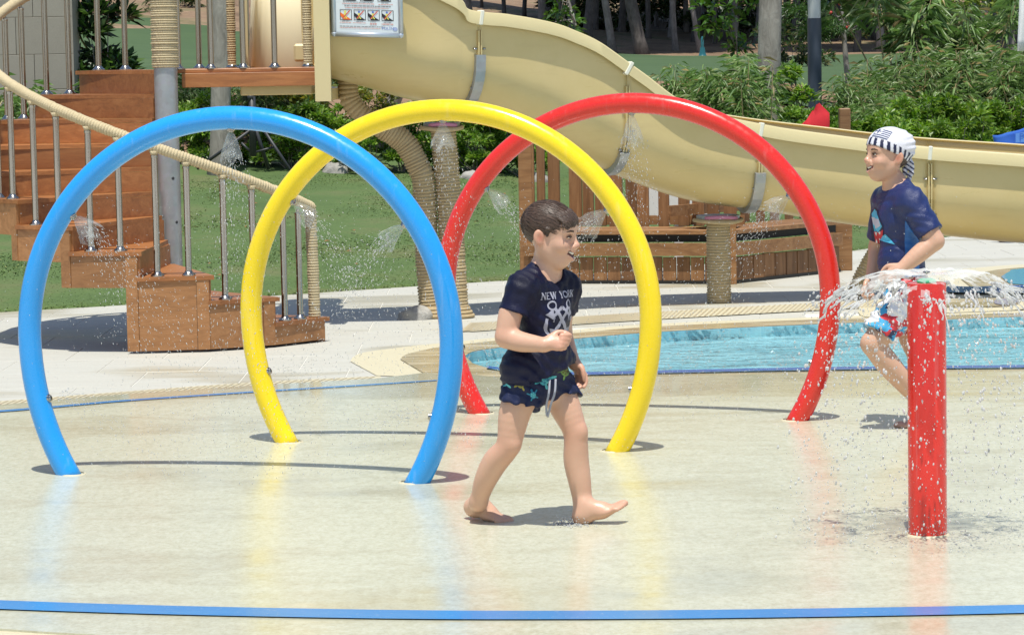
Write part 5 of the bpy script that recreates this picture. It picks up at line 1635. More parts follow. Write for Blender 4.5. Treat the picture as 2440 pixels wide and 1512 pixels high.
q = P(1282, 395, 25.9); rock((q.x, 25.9, zat(q.x, 25.9)), 0.12, 0.1, 0.10, 8, 'pale stone at the foot of the hedge beside the bench')
q = P(1120, 395, 25.7); rock((q.x, 25.7, zat(q.x, 25.7)), 0.10, 0.1, 0.07, 11, 'small stone in front of the hedge right of the supports')
# tiled wall, upper left
WY = 26.4
xr = P(176, 120, WY).x
wall = empty('stone_tiled_wall', (xr, WY, zat(xr, WY)), 'grey stone-tiled wall behind the staircase', 'wall')
MB().box((xr - 1.0, WY + 0.2, 1.7), (2.0 - 0.01, 0.38, 3.2)).build('core', M_WALLTILE, wall)
zj = [P(150, y, WY).z for y in (360, 212, 129, 40, -45, -130)]
for r_ in range(len(zj) - 1):
    for c_ in range(5):
        wT = 0.52
        x1 = xr - c_ * wT + (0.0 if r_ % 2 else 0.0); x0 = x1 - wT
        if c_ == 0 and r_ % 2: x0 = x1 - 0.36
        elif r_ % 2: x1 = xr - 0.36 - (c_ - 1) * wT; x0 = x1 - wT
        MB().box(((x0 + x1) / 2, WY - 0.004, (zj[r_] + zj[r_ + 1]) / 2), (x1 - x0 - 0.004, 0.02, zj[r_ + 1] - zj[r_] - 0.004), bev=0.002).build('tile', M_WALLTILE, wall)
# lamp post
p = P(1942, 262, 30.0); z0 = zat(p.x, 30.0)
lamp = empty('lamp_post', (p.x, 30.0, z0), 'dark blue-grey cylindrical lamp post with a frosted light section', 'lamp post')
zl = P(1926, 44, 30).z
MB().lathe((p.x, 30, 0), [(0.072, z0 - 0.1), (0.072, zl), (0.068, zl)], 20).build('shaft', M_LAMP, lamp, smooth=True, auto=40)
MB().lathe((p.x, 30, 0), [(0.066, zl), (0.066, zl + 0.30)], 20).build('light_section', M_LAMPGLASS, lamp, smooth=True)
MB().lathe((p.x, 30, 0), [(0.072, zl + 0.30), (0.072, zl + 0.42), (0.0, zl + 0.43)], 20).build('cap', M_LAMP, lamp, smooth=True, auto=40)
MB().lathe((p.x, 30, 0), [(0.11, z0 - 0.02), (0.11, z0 + 0.012), (0.074, z0 + 0.014)], 20).build('base_plate', M_LAMP, lamp, smooth=True, auto=40)
# wooden post and red cloth behind the slide
p = P(2012, 270, 24.5); zt = P(2012, 258, 24.5).z
wp_ = MB().box((p.x, 24.5, zt / 2 + 0.1), (0.095, 0.095, zt - 0.2), bev=0.008).build('wooden_post', M_CEDARH)
tag(wp_, 'short square wooden post behind the slide rim', 'post')
def cloth(name, pts_px, Y, m, label, cat, seed=0, depth=0.10):
    """draped cloth: outline (picture points) filled with a folded grid, hung at depth Y"""
    tl, tr, br, bl_ = [P(*q, Y) for q in pts_px]
    nu, nv = 18, 14; vs = []; fs = []
    for j in range(nv + 1):
        for i in range(nu + 1):
            u, v = i / nu, j / nv
            p = tl.lerp(tr, u).lerp(bl_.lerp(br, u), v)
            f = mnoise.noise((u * 4 + seed, v * 1.5, seed)) * depth * (0.3 + v) + 0.03 * math.sin(u * 14 + seed)
            vs.append(p + Vector((0, f, 0.02 * mnoise.noise((u * 6, v * 3, seed + 4)))))
    for j in range(nv):
        for i in range(nu):
            a = j * (nu + 1) + i
            fs.append((a, a + 1, a + nu + 2, a + nu + 1))
    o = MB().add(vs, fs).build(name, m, smooth=True)
    md = o.modifiers.new('cloth', 'SOLIDIFY'); md.thickness = 0.008
    return tag(o, label, cat)
m_redc = mat('red_cloth', (0.62, 0.02, 0.03), 0.8); m_bluec = mat('blue_towel', (0.03, 0.12, 0.48), 0.9); m_whc = mat('white_cloth', (0.75, 0.76, 0.76), 0.8)
# red cloth heaped on a chair back
def heap(name, px, py0, py1, pw, Y, m, label, cat, seed):
    top = P(px, py0, Y); bot = P(px, py1, Y); w = pw / FPX * Y / 2; h = top.z - bot.z
    vs = []; fs = []; nu, nv = 20, 10
    for j in range(nv + 1):
        v = j / nv
        for i in range(nu):
            a = 2 * PI * i / nu
            k = 1 + 0.22 * mnoise.noise((math.cos(a) * 1.6 + seed, math.sin(a) * 1.6, v * 1.5))
            rr = w * (0.62 + 0.38 * min(1, v * 8)) * k if v > 0 else w * 0.30
            vs.append((bot.x + rr * math.cos(a) + w * 0.15 * (1 - v), Y + rr * 0.5 * math.sin(a), top.z - h * v + (0.06 * math.cos(a + 0.3) + 0.03 * mnoise.noise((math.cos(a) * 2, math.sin(a) * 2, seed))) * (1 - v)))
    for j in range(nv):
        for i in range(nu):
            l = (i + 1) % nu
            fs.append((j * nu + i, j * nu + l, j * nu + nu + l, j * nu + nu + i))
    fs.append(tuple(range(nu)))
    o = MB().add(vs, fs).build(name, m, smooth=True)
    return tag(o, label, cat)
heap('red_towel', 1938, 262, 480, 70, 24.0, m_redc, 'crumpled red towel just above the slide rim', 'towel', 2)
bt = cloth('blue_towel', [(2366, 322), (2560, 284), (2560, 420), (2385, 420)], 22.0, m_bluec, 'blue towel at the right edge behind the slide', 'towel', 3, 0.05)
m_bl2 = mat('light_blue_print', (0.10, 0.25, 0.62), 0.9)
def on_towel(px, py): return P(px, py, 21.93)
MB().add([on_towel(2420, 318), on_towel(2520, 302), on_towel(2520, 334), on_towel(2420, 340)], [(3, 2, 1, 0)]).build('print_patch', m_bl2, bt)
text_mesh('POOL', 0.075, m_bluec, 'print_text', bt, lambda v: on_towel(2428, 334) + Vector((v.x, -0.004, v.y)))
# chair frames that carry the towels
for px, Y, lab in ((2440, 22.1, 'pale lounger back standing behind the slide, carrying a blue towel'),):
    x = P(px, 400, Y).x
    r0 = empty('lounger', (x, Y, 0), lab, 'lounger')
    z1 = P(px, 345, Y).z
    zg = zat(x, Y)
    for dx in (-0.15, 0.42):
        MB().bar(Vector((x + dx, Y + 0.12, zg)), Vector((x + dx, Y + 0.12, z1)), 0.04, 0.04, (0, 1, 0)).build('leg', M_CEDARH, r0)
    MB().bar(Vector((x - 0.2, Y + 0.12, z1 - 0.03)), Vector((x + 0.5, Y + 0.12, z1 - 0.03)), 0.035, 0.05).build('backrest', M_CEDARH, r0)
cloth('white_cloth', [(2436, -260), (2520, -260), (2500, 118), (2425, 122)], 24.0, m_whc, 'white cloth hanging down at the top right corner', 'cloth', 6, 0.06)
# black tripod stand behind the stairs
TY = 24.6
tri = empty('tripod_stand', (P(600, 400, TY).x, TY, zat(P(600, 400, TY).x, TY)), 'black tripod stand on the lawn behind the staircase', 'tripod')
def tb(pts, r, nm): MB().tube([P(x, y, TY + o) for x, y, o in pts], r, 8).build(nm, M_PIPE, tri, smooth=True)
tb([(583, -40, 0), (585, 240, 0)], 0.028, 'mast'); tb([(600, 230, 0.0), (603, 372, 0)], 0.030, 'hub_sleeve'); tb([(590, 232, 0), (604, 232, 0)], 0.034, 'clamp')
tb([(608, 305, 0), (640, 402, 0.1)], 0.017, 'leg'); tb([(622, 300, 0), (705, 425, -0.1)], 0.014, 'leg'); tb([(598, 310, 0), (470, 402, 0.1)], 0.014, 'leg')
tb([(600, 365, 0), (655, 350, 0)], 0.010, 'strut'); tb([(600, 365, 0), (575, 340, 0)], 0.010, 'strut')
# golf ball washer on the fairway
p = P(1674, 139, 92); z0 = zat(p.x, 92) + 0.05
bw = empty('ball_washer', (p.x, 92, z0), 'small teal stand on the fairway at the edge of the wood', 'stand')
m_teal = mat('teal_enamel', (0.02, 0.12, 0.14), 0.25)
MB().lathe((p.x, 92, z0), [(0.16, 0), (0.12, 0.05), (0.10, 0.12), (0.07, 0.3), (0.0, 0.3)], 14).build('base', m_teal, bw, smooth=True, auto=40)
MB().lathe((p.x, 92, z0 + 0.3), [(0.05, 0), (0.05, 0.28), (0.02, 0.34), (0.0, 0.34)], 12).build('body', m_teal, bw, smooth=True, auto=40)

# ================================================================== WATER
def drops(name, pts, rads, dirs, m, label, cat, stretch=1.6, parent=None, round_=False):
    """many small drops in one mesh: stretched octahedra (or finer balls)"""
    n = len(pts)
    pts = np.asarray(pts); rads = np.asarray(rads)[:, None]; dirs = np.asarray(dirs)
    dirs = dirs / (np.linalg.norm(dirs, axis=1, keepdims=True) + 1e-9)
    a = np.where(np.abs(dirs[:, 2:3]) < 0.9, np.array([[0, 0, 1.0]]), np.array([[1.0, 0, 0]]))
    x = np.cross(dirs, a); x /= np.linalg.norm(x, axis=1, keepdims=True); y = np.cross(dirs, x)
    if round_:
        bm = bmesh.new(); bmesh.ops.create_icosphere(bm, subdivisions=1, radius=1.0)
        bv = np.array([v.co[:] for v in bm.verts]); bf = np.array([[v.index for v in f.verts] for f in bm.faces]); bm.free()
    else:
        bv = np.array([[1, 0, 0], [-1, 0, 0], [0, 1, 0], [0, -1, 0], [0, 0, 1], [0, 0, -1.0]])
        bf = np.array([[0, 2, 4], [2, 1, 4], [1, 3, 4], [3, 0, 4], [2, 0, 5], [1, 2, 5], [3, 1, 5], [0, 3, 5]])
    st = np.asarray(stretch).reshape(-1, 1) if not np.isscalar(stretch) else stretch
    V = pts[:, None, :] + rads[:, None, :] * (bv[None, :, 0:1] * x[:, None, :] + bv[None, :, 1:2] * y[:, None, :] + bv[None, :, 2:3] * (dirs * st)[:, None, :])
    k = len(bv)
    F = (np.arange(n)[:, None, None] * k + bf[None]).reshape(-1, 3)
    o = np_mesh(name, V.reshape(-1, 3), F, m, parent, True)
    o['kind'] = 'stuff'
    if label: tag(o, label, cat)
    return o

wr = np.random.RandomState(12)
def fan_sheet(q, d, length, half, seed, parent, curl=0.25):
    """conical skin of water leaving a nozzle"""
    d = d.normalized(); a = Vector((0, 1, 0)) if abs(d.y) < 0.8 else Vector((1, 0, 0))
    x = d.cross(a).normalized(); y = d.cross(x)
    nu, nv = 44, 18; vs = []; fs = []
    for j in range(nv + 1):
        t = j / nv
        for i in range(nu):
            an = 2 * PI * i / nu
            ed = 1 + 0.5 * mnoise.noise((math.cos(an) * 2 + seed, math.sin(an) * 2, 0)) * t
            rr = 0.006 + (half * (t ** 0.75)) * (1 + 0.12 * mnoise.noise((math.cos(an) * 3, math.sin(an) * 3 + seed, t * 4)))
            p = q + d * (length * t * ed) + (x * math.cos(an) + y * math.sin(an)) * rr + Vector((0, 0, -curl * (length * t) ** 2 * 8))
            vs.append(p)
    for j in range(nv):
        for i in range(nu):
            l = (i + 1) % nu
            fs.append((j * nu + i, j * nu + l, j * nu + nu + l, j * nu + nu + i))
    return MB().add(vs, fs).build('water_skin', M_FAN, parent, smooth=True)

NAMES = {'b': 'blue', 'y': 'yellow', 'r': 'red'}
PLACE = ['lower right', 'upper right', 'top', 'upper left', 'lower left']
for key in 'byr':
    for i, (q, d) in enumerate(NOZ[key]):
        strong = 1.0 if i in (1, 2, 3) else 0.35
        root = empty('water_spray', q, 'fan of water spraying from the %s nozzle of the %s hoop' % (PLACE[i], NAMES[key]), 'water spray', 'sprays of the hoops')
        L = 0.075 * strong + 0.02
        if strong == 1.0: fan_sheet(q, d, L * (0.8 + 0.25 * wr.rand()), L * (0.34 + 0.12 * wr.rand()), i * 3.1 + ord(key), root)
        n = int(1200 * strong)
        v0 = 2.0 * (0.6 + 0.4 * strong)
        ax = np.array(d); side = wr.normal(0, 0.21, (n, 3))
        vel = (ax[None] + side) * v0 * wr.uniform(0.75, 1.15, (n, 1))
        tt = 0.03 + wr.uniform(0, 1, n) ** 1.15 * 0.36
        pos = np.array(q)[None] + vel * tt[:, None]; pos[:, 2] -= 4.9 * tt ** 2
        vv = vel.copy(); vv[:, 2] -= 9.8 * tt
        ok = pos[:, 2] > 0.02
        rad = 0.0007 + 0.0011 * wr.uniform(0, 1, n) ** 2
        o = drops('spray_drops', pos[ok], rad[ok], vv[ok], M_MIST, None, None, 3.4, root)
# haze of fine drops drifting through the hoops
n = 2600
pos = np.stack([wr.uniform(-2.0, 1.7, n), wr.uniform(9.6, 13.0, n), wr.uniform(0.03, 1.0, n) ** 1.2 * 0.95], 1)
o = drops('drifting_drops', pos, wr.uniform(0.0008, 0.0016, n), wr.normal(0, 0.3, (n, 3)) + np.array([0, 0, -1.0]), M_MIST, 'fine drops of spray drifting among the hoops', 'spray', 1.8)

# mushroom of water over the red column
fount = empty('water_fountain', (COLX, COLY, 0.8), 'umbrella-shaped sheet of water spilling over the red column', 'fountain')
nu, nv = 120, 34; vs = []; fs = []; edge = []
for j in range(nv + 1):
    t = j / nv
    for i in range(nu):
        an = 2 * PI * i / nu
        ca, sa = math.cos(an), math.sin(an)
        n1_ = mnoise.noise((ca * 2.2, sa * 2.2, 1.7)); n2_ = mnoise.noise((ca * 7, sa * 7, t * 2.5))
        reach = 0.262 * (1 + 0.16 * n1_)
        rr = 0.02 + reach * (t ** 0.86)
        h = 0.812 + 0.012 * math.sin(min(1, t * 2.0) * PI / 2) - 0.070 * t ** 2.8 * (1 + 0.6 * n1_) + 0.012 * n2_ * t + 0.006 * mnoise.noise((ca * 14, sa * 14, t * 7))
        vs.append(Vector((COLX + rr * ca, COLY + rr * sa, h)))
        if j == nv: edge.append((vs[-1].copy(), an))
holes = lambda an, t: t > 0.42 + 0.3 * (0.5 + mnoise.noise((math.cos(an) * 5.5, math.sin(an) * 5.5, 9.1))) and mnoise.noise((math.cos(an) * 9, math.sin(an) * 9, t * 6)) > 0.10 - 0.28 * t
for j in range(nv):
    for i in range(nu):
        l = (i + 1) % nu
        if holes(2 * PI * (i + 0.5) / nu, (j + 0.5) / nv): continue
        fs.append((j * nu + i, j * nu + l, j * nu + nu + l, j * nu + nu + i))
MB().add(vs, fs).build('water_sheet', M_SHEET, fount, smooth=True)
# ragged tongues and beads of water at the rim
strands = MB()
for i in range(nu):
    p, an = edge[i]
    if mnoise.noise((math.cos(an) * 6, math.sin(an) * 6, 3.3)) < -0.05 or wr.rand() < 0.3: continue
    L = 0.015 + 0.085 * wr.rand() ** 2.2
    out = Vector((math.cos(an), math.sin(an), 0))
    pts = []; rad = []
    k = 8
    r0_ = 0.0022 + 0.0030 * wr.rand()
    for q_ in range(k):
        f = q_ / (k - 1)
        pts.append(p - out * 0.03 * (1 - f) + out * (0.035 * f) + Vector((0.02 * mnoise.noise((i * 3.7, f * 3, 2)), 0.02 * mnoise.noise((i * 3.7, f * 3, 5)), 0.010 - L * f ** 1.5)))
        rad.append(max(0.0010, r0_ * (1.1 - 0.6 * f) * (1 + 0.65 * math.sin(f * 11 + i * 1.7))))
    strands.tube(pts, rad, 6)
st_ = strands.build('water_strand', M_DROP, fount, smooth=True); st_['kind'] = 'stuff'
pos = []; rad = []; drr = []
for c in range(34):
    i = wr.randint(nu); p, an = edge[i]
    out = np.array([math.cos(an), math.sin(an), 0])
    for q_ in range(wr.randint(8, 26)):
        f = wr.rand() ** 1.3
        pos.append(np.array(p) + out * (0.02 + 0.10 * f ** 0.6) + wr.normal(0, 0.010, 3) + np.array([0, 0, -0.40 * f * f - 0.01]))
        rad.append(0.0014 + 0.0036 * wr.rand() ** 2.5); drr.append(out * 0.4 * (1 - f) + np.array([0, 0, -0.5 - f]))
drops('rim_drops', np.array(pos), np.array(rad), np.array(drr), M_DROP, None, None, 1.5, fount, True)
# falling drops
n = 2300
an = wr.uniform(0, 2 * PI, n); fall = wr.uniform(0, 1, n) ** 1.15
rr = 0.25 + 0.09 * wr.normal(0, 1, n) * 0.6 + 0.22 * fall * wr.uniform(0.2, 1.0, n)
pos = np.stack([COLX + rr * np.cos(an), COLY + rr * np.sin(an), 0.78 - 0.76 * fall], 1)
rad = 0.0012 + 0.0030 * wr.uniform(0, 1, n) ** 3
drops('falling_drops', pos, rad, np.stack([np.cos(an) * 0.25, np.sin(an) * 0.25, -np.ones(n)], 1) + wr.normal(0, 0.12, (n, 3)), M_DROP, None, None, 1.5 + wr.uniform(0, 0.8, n), fount, True)
# splashes where they land, and beads on the column
n = 420
an = wr.uniform(0, 2 * PI, n); rr = 0.07 + np.abs(wr.normal(0.22, 0.14, n))
pos = np.stack([COLX + rr * np.cos(an), COLY + rr * np.sin(an), 0.014 + wr.exponential(0.02, n)], 1)
drops('splash_drops', pos, wr.uniform(0.0010, 0.0026, n), wr.normal(0, 1, (n, 3)) + np.array([0, 0, 1.0]), M_MIST, None, None, 1.5, fount)
n = 240
an = wr.uniform(PI, 2 * PI, n); zz = 0.02 + wr.uniform(0, 1, n) ** 2.2 * 0.75
pos = np.stack([COLX + 0.0598 * np.cos(an), COLY + 0.0598 * np.sin(an), zz], 1)
drops('bead', pos, 0.0008 + 0.0016 * wr.uniform(0, 1, n) ** 2, np.tile([0, 0, -1.0], (n, 1)), M_DROP, None, None, 1.6, fount)
# ================================================================== PEOPLE
class Sdf:
    """signed-distance grid; primitives are blended in, the skin is pulled out as one continuous mesh"""
    def __init__(s, lo, hi, h):
        s.lo = np.array(lo, float); s.h = h
        s.n = np.ceil((np.array(hi) - s.lo) / h).astype(int) + 1
        s.D = np.full(s.n, 0.06, np.float32)
        s.ax = [s.lo[i] + h * np.arange(s.n[i]) for i in range(3)]
    def blk(s, lo, hi):
        a = np.clip(np.floor((np.array(lo) - s.lo) / s.h).astype(int), 0, s.n - 1)
        b = np.clip(np.ceil((np.array(hi) - s.lo) / s.h).astype(int) + 1, 1, s.n)
        sl = tuple(slice(a[i], b[i]) for i in range(3))
        X = s.ax[0][sl[0]][:, None, None]; Y = s.ax[1][sl[1]][None, :, None]; Z = s.ax[2][sl[2]][None, None, :]
        return sl, X, Y, Z
    def _join(s, sl, d, k, sub):
        a = s.D[sl]
        if sub:
            b = -d
            if k > 0:
                h = np.maximum(k - np.abs(a - b), 0) / k
                s.D[sl] = np.maximum(a, b) + h * h * k * 0.25
            else: s.D[sl] = np.maximum(a, b)
        else:
            if k > 0:
                h = np.maximum(k - np.abs(a - d), 0) / k
                s.D[sl] = np.minimum(a, d) - h * h * k * 0.25
            else: s.D[sl] = np.minimum(a, d)
    def cone(s, p0, p1, r0, r1, k=0.02, cuts=(), sub=False):
        p0 = np.array(p0, float); p1 = np.array(p1, float)
        m = max(r0, r1) + k + 3 * s.h
        sl, X, Y, Z = s.blk(np.minimum(p0, p1) - m, np.maximum(p0, p1) + m)
        ab = p1 - p0; L2 = max(ab @ ab, 1e-12)
        t = np.clip(((X - p0[0]) * ab[0] + (Y - p0[1]) * ab[1] + (Z - p0[2]) * ab[2]) / L2, 0, 1)
        d = np.sqrt((X - p0[0] - t * ab[0]) ** 2 + (Y - p0[1] - t * ab[1]) ** 2 + (Z - p0[2] - t * ab[2]) ** 2) - (r0 + (r1 - r0) * t)
        for q, nn in cuts:
            d = np.maximum(d, (X - q[0]) * nn[0] + (Y - q[1]) * nn[1] + (Z - q[2]) * nn[2])
        s._join(sl, d, k, sub)
    def chain(s, pts, rr, k=0.012, smooth=True):
        """one tapered limb through several joints: no swelling where its pieces meet"""
        P4 = [np.append(np.array(p, float), r) for p, r in zip(pts, rr)]
        if smooth and len(P4) > 2:
            q = []; m = len(P4)
            for i in range(m - 1):
                a, b, c, d = P4[max(i - 1, 0)], P4[i], P4[i + 1], P4[min(i + 2, m - 1)]
                for t in np.linspace(0, 1, 6)[:-1]:
                    q.append(0.5 * (2 * b + (c - a) * t + (2 * a - 5 * b + 4 * c - d) * t * t + (3 * b - a - 3 * c + d) * t ** 3))
            P4 = q + [P4[-1]]
        P4 = np.array(P4)
        m = P4[:, 3].max() + k + 3 * s.h
        sl, X, Y, Z = s.blk(P4[:, :3].min(0) - m, P4[:, :3].max(0) + m)
        best = None
        for p0, p1 in zip(P4[:-1], P4[1:]):
            ab = p1[:3] - p0[:3]; L2 = max(ab @ ab, 1e-12)
            t = np.clip(((X - p0[0]) * ab[0] + (Y - p0[1]) * ab[1] + (Z - p0[2]) * ab[2]) / L2, 0, 1)
            d = np.sqrt((X - p0[0] - t * ab[0]) ** 2 + (Y - p0[1] - t * ab[1]) ** 2 + (Z - p0[2] - t * ab[2]) ** 2) - (p0[3] + (p1[3] - p0[3]) * t)
            best = d if best is None else np.minimum(best, d)
        s._join(sl, best, k, False)
    def ell(s, c, r, rot=None, k=0.02, cuts=(), sub=False):
        c = np.array(c, float); r = np.array(r, float)
        rot = np.eye(3) if rot is None else np.array(rot, float)      # columns: the ellipsoid's axes
        m = r.max() + k + 3 * s.h
        sl, X, Y, Z = s.blk(c - m, c + m)
        x, y, z = X - c[0], Y - c[1], Z - c[2]
        q = [(rot[0, i] * x + rot[1, i] * y + rot[2, i] * z) for i in range(3)]
        k0 = np.sqrt(sum((q[i] / r[i]) ** 2 for i in range(3))); k1 = np.sqrt(sum((q[i] / r[i] ** 2) ** 2 for i in range(3))) + 1e-9
        d = k0 * (k0 - 1) / k1
        for qq, nn in cuts:
            d = np.maximum(d, (X - qq[0]) * nn[0] + (Y - qq[1]) * nn[1] + (Z - qq[2]) * nn[2])
        s._join(sl, d, k, sub)
    def cut(s, q, nn):
        X, Y, Z = s.ax[0][:, None, None], s.ax[1][None, :, None], s.ax[2][None, None, :]
        s.D = np.maximum(s.D, ((X - q[0]) * nn[0] + (Y - q[1]) * nn[1] + (Z - q[2]) * nn[2]).astype(np.float32))
    def ripple(s, f):
        X, Y, Z = s.ax[0][:, None, None], s.ax[1][None, :, None], s.ax[2][None, None, :]
        s.D = s.D + f(X, Y, Z).astype(np.float32)
    def nets(s):
        D = s.D; S = D < 0
        n = [q - 1 for q in D.shape]
        corners = [(i, j, k) for i in (0, 1) for j in (0, 1) for k in (0, 1)]
        cnt = np.zeros(n, np.int8)
        for i, j, k in corners: cnt += S[i:i + n[0], j:j + n[1], k:k + n[2]]
        act = (cnt > 0) & (cnt < 8)
        I = np.argwhere(act)
        idx = np.full(n, -1, np.int32); idx[act] = np.arange(len(I))
        vals = np.stack([D[I[:, 0] + i, I[:, 1] + j, I[:, 2] + k] for i, j, k in corners], 1)
        co = np.array(corners, float)
        acc = np.zeros((len(I), 3)); w = np.zeros(len(I))
        for a in range(8):
            for b in range(a + 1, 8):
                if np.abs(co[a] - co[b]).sum() != 1: continue
                va, vb = vals[:, a], vals[:, b]
                m = (va < 0) != (vb < 0)
                t = np.where(m, va / np.where(m, va - vb, 1), 0)
                acc += m[:, None] * (co[a] + (co[b] - co[a]) * t[:, None]); w += m
        V = s.lo + (I + acc / w[:, None]) * s.h
        F = []
        for ax in range(3):
            o = [0, 1, 2]; o.remove(ax); u, v = o
            sa = [slice(None)] * 3; sb = [slice(None)] * 3
            sa[ax] = slice(0, -1); sb[ax] = slice(1, None)
            A, B = S[tuple(sa)], S[tuple(sb)]
            E = np.argwhere(A != B)
            E = E[(E[:, u] > 0) & (E[:, v] > 0) & (E[:, u] < D.shape[u] - 1) & (E[:, v] < D.shape[v] - 1)]
            def at(du, dv):
                q = E.copy(); q[:, u] += du; q[:, v] += dv
                return idx[q[:, 0], q[:, 1], q[:, 2]]
            f = np.stack([at(-1, -1), at(0, -1), at(0, 0), at(-1, 0)], 1)
            flip = A[E[:, 0], E[:, 1], E[:, 2]]
            if ax == 1: flip = ~flip
            f[~flip] = f[~flip][:, ::-1]
            F.append(f)
        F = np.concatenate(F); F = F[(F >= 0).all(1)]
        return relax(V, F, 2, 0.45), F
    def sample(s, Pn):
        q = np.clip(np.round((Pn - s.lo) / s.h).astype(int), 0, s.n - 1)
        return s.D[q[:, 0], q[:, 1], q[:, 2]]

def relax(V, F, it=3, lam=0.5):
    """even out the grid's steps"""
    e = np.concatenate([F[:, [0, 1]], F[:, [1, 2]], F[:, [2, 3]], F[:, [3, 0]]])
    e = np.concatenate([e, e[:, ::-1]])
    cnt = np.bincount(e[:, 0], minlength=len(V))[:, None]
    for _ in range(it):
        acc = np.stack([np.bincount(e[:, 0], weights=V[e[:, 1], k], minlength=len(V)) for k in range(3)], 1)
        V = V + lam * (acc / np.maximum(cnt, 1) - V)
    return V

def A3(v): return np.array(v[:], float)
def frame(yaw_to, pitch, roll=0.0, facing=1):
    """columns forward, left, up. facing +1: towards +x, -1: towards -x; yaw_to turns the front to the camera"""
    f = np.array([math.cos(yaw_to) * facing, -math.sin(yaw_to), 0.0])
    l = np.array([-f[1], f[0], 0.0]); u = np.array([0, 0, 1.0])
    f2 = f * math.cos(pitch) - u * math.sin(pitch); u2 = u * math.cos(pitch) + f * math.sin(pitch)
    l3 = l * math.cos(roll) + u2 * math.sin(roll); u3 = u2 * math.cos(roll) - l * math.sin(roll)
    return np.stack([f2, l3, u3], 1)

def f_skin(t, b):
    a = t.node('ShaderNodeVertexColor', layer_name='Col')
    p = gen_pos(t)
    n = t.noise(p, 28, 4, 0.6)
    c = t.mix(t.math('MULTIPLY', n, 0.22), a.outputs['Color'], (0.46, 0.235, 0.15))
    t.link(c, b.inputs['Base Color'])
    b.inputs['Subsurface Weight'].default_value = 0.12
    b.inputs['Subsurface Radius'].default_value = (0.012, 0.005, 0.003)
    b.inputs['Subsurface Scale'].default_value = 1.0
    n2 = t.noise(p, 60, 3, 0.6)
    t.link(t.ramp(n2, [(0.35, 0.34), (0.7, 0.58)]), b.inputs['Roughness'])
    t.link(t.bump(t.math('ADD', t.noise(p, 260, 3, 0.6), t.math('MULTIPLY', t.noise(p, 45, 3, 0.6), 1.5)), 0.14, 0.003), b.inputs['Normal'])
M_SKIN = mat('wet_skin', fn=f_skin)
def f_cloth_vc(rough, spec):
    def f(t, b):
        a = t.node('ShaderNodeVertexColor', layer_name='Col')
        p = gen_pos(t)
        n = t.noise(p, 420, 2, 0.5)
        c = t.mix(0.25, a.outputs['Color'], t.ramp(n, [(0.3, 0.45), (0.7, 1.0)]), 'MULTIPLY')
        t.link(c, b.inputs['Base Color'])
        w = t.noise(p, 9, 4, 0.65, 0.6)
        t.link(t.ramp(w, [(0.4, rough), (0.68, rough * 0.45)]), b.inputs['Roughness'])
        b.inputs['Specular IOR Level'].default_value = spec
        t.link(t.bump(t.math('ADD', n, t.math('MULTIPLY', t.noise(p, 34, 4, 0.65, 0.8), 2.2)), 0.35, 0.004), b.inputs['Normal'])
    return f
M_CLOTH = mat('wet_cotton', fn=f_cloth_vc(0.66, 0.28))
M_LYCRA = mat('swim_lycra', fn=f_cloth_vc(0.5, 0.45))
def f_hair(t, b):
    p = gen_pos(t)
    w = t.noise(t.mapping(p, (1.0, 1.0, 4.0), (0.0, 0.9, 0.4)), 60, 4, 0.65, 0.4)
    t.link(t.ramp(w, [(0.3, (0.028, 0.016, 0.010)), (0.7, (0.095, 0.056, 0.036))]), b.inputs['Base Color'])
    b.inputs['Roughness'].default_value = 0.42
    t.link(t.bump(w, 0.6, 0.006), b.inputs['Normal'])
M_HAIR = mat('wet_brown_hair', fn=f_hair)
M_EYEW = mat('eye_white', (0.62, 0.58, 0.54), 0.15)
M_IRIS = mat('brown_iris', (0.035, 0.018, 0.010), 0.1)
M_TEETH = mat('teeth', (0.72, 0.68, 0.60), 0.25)
M_BROW = mat('eyebrow_hair', (0.06, 0.033, 0.02), 0.7)

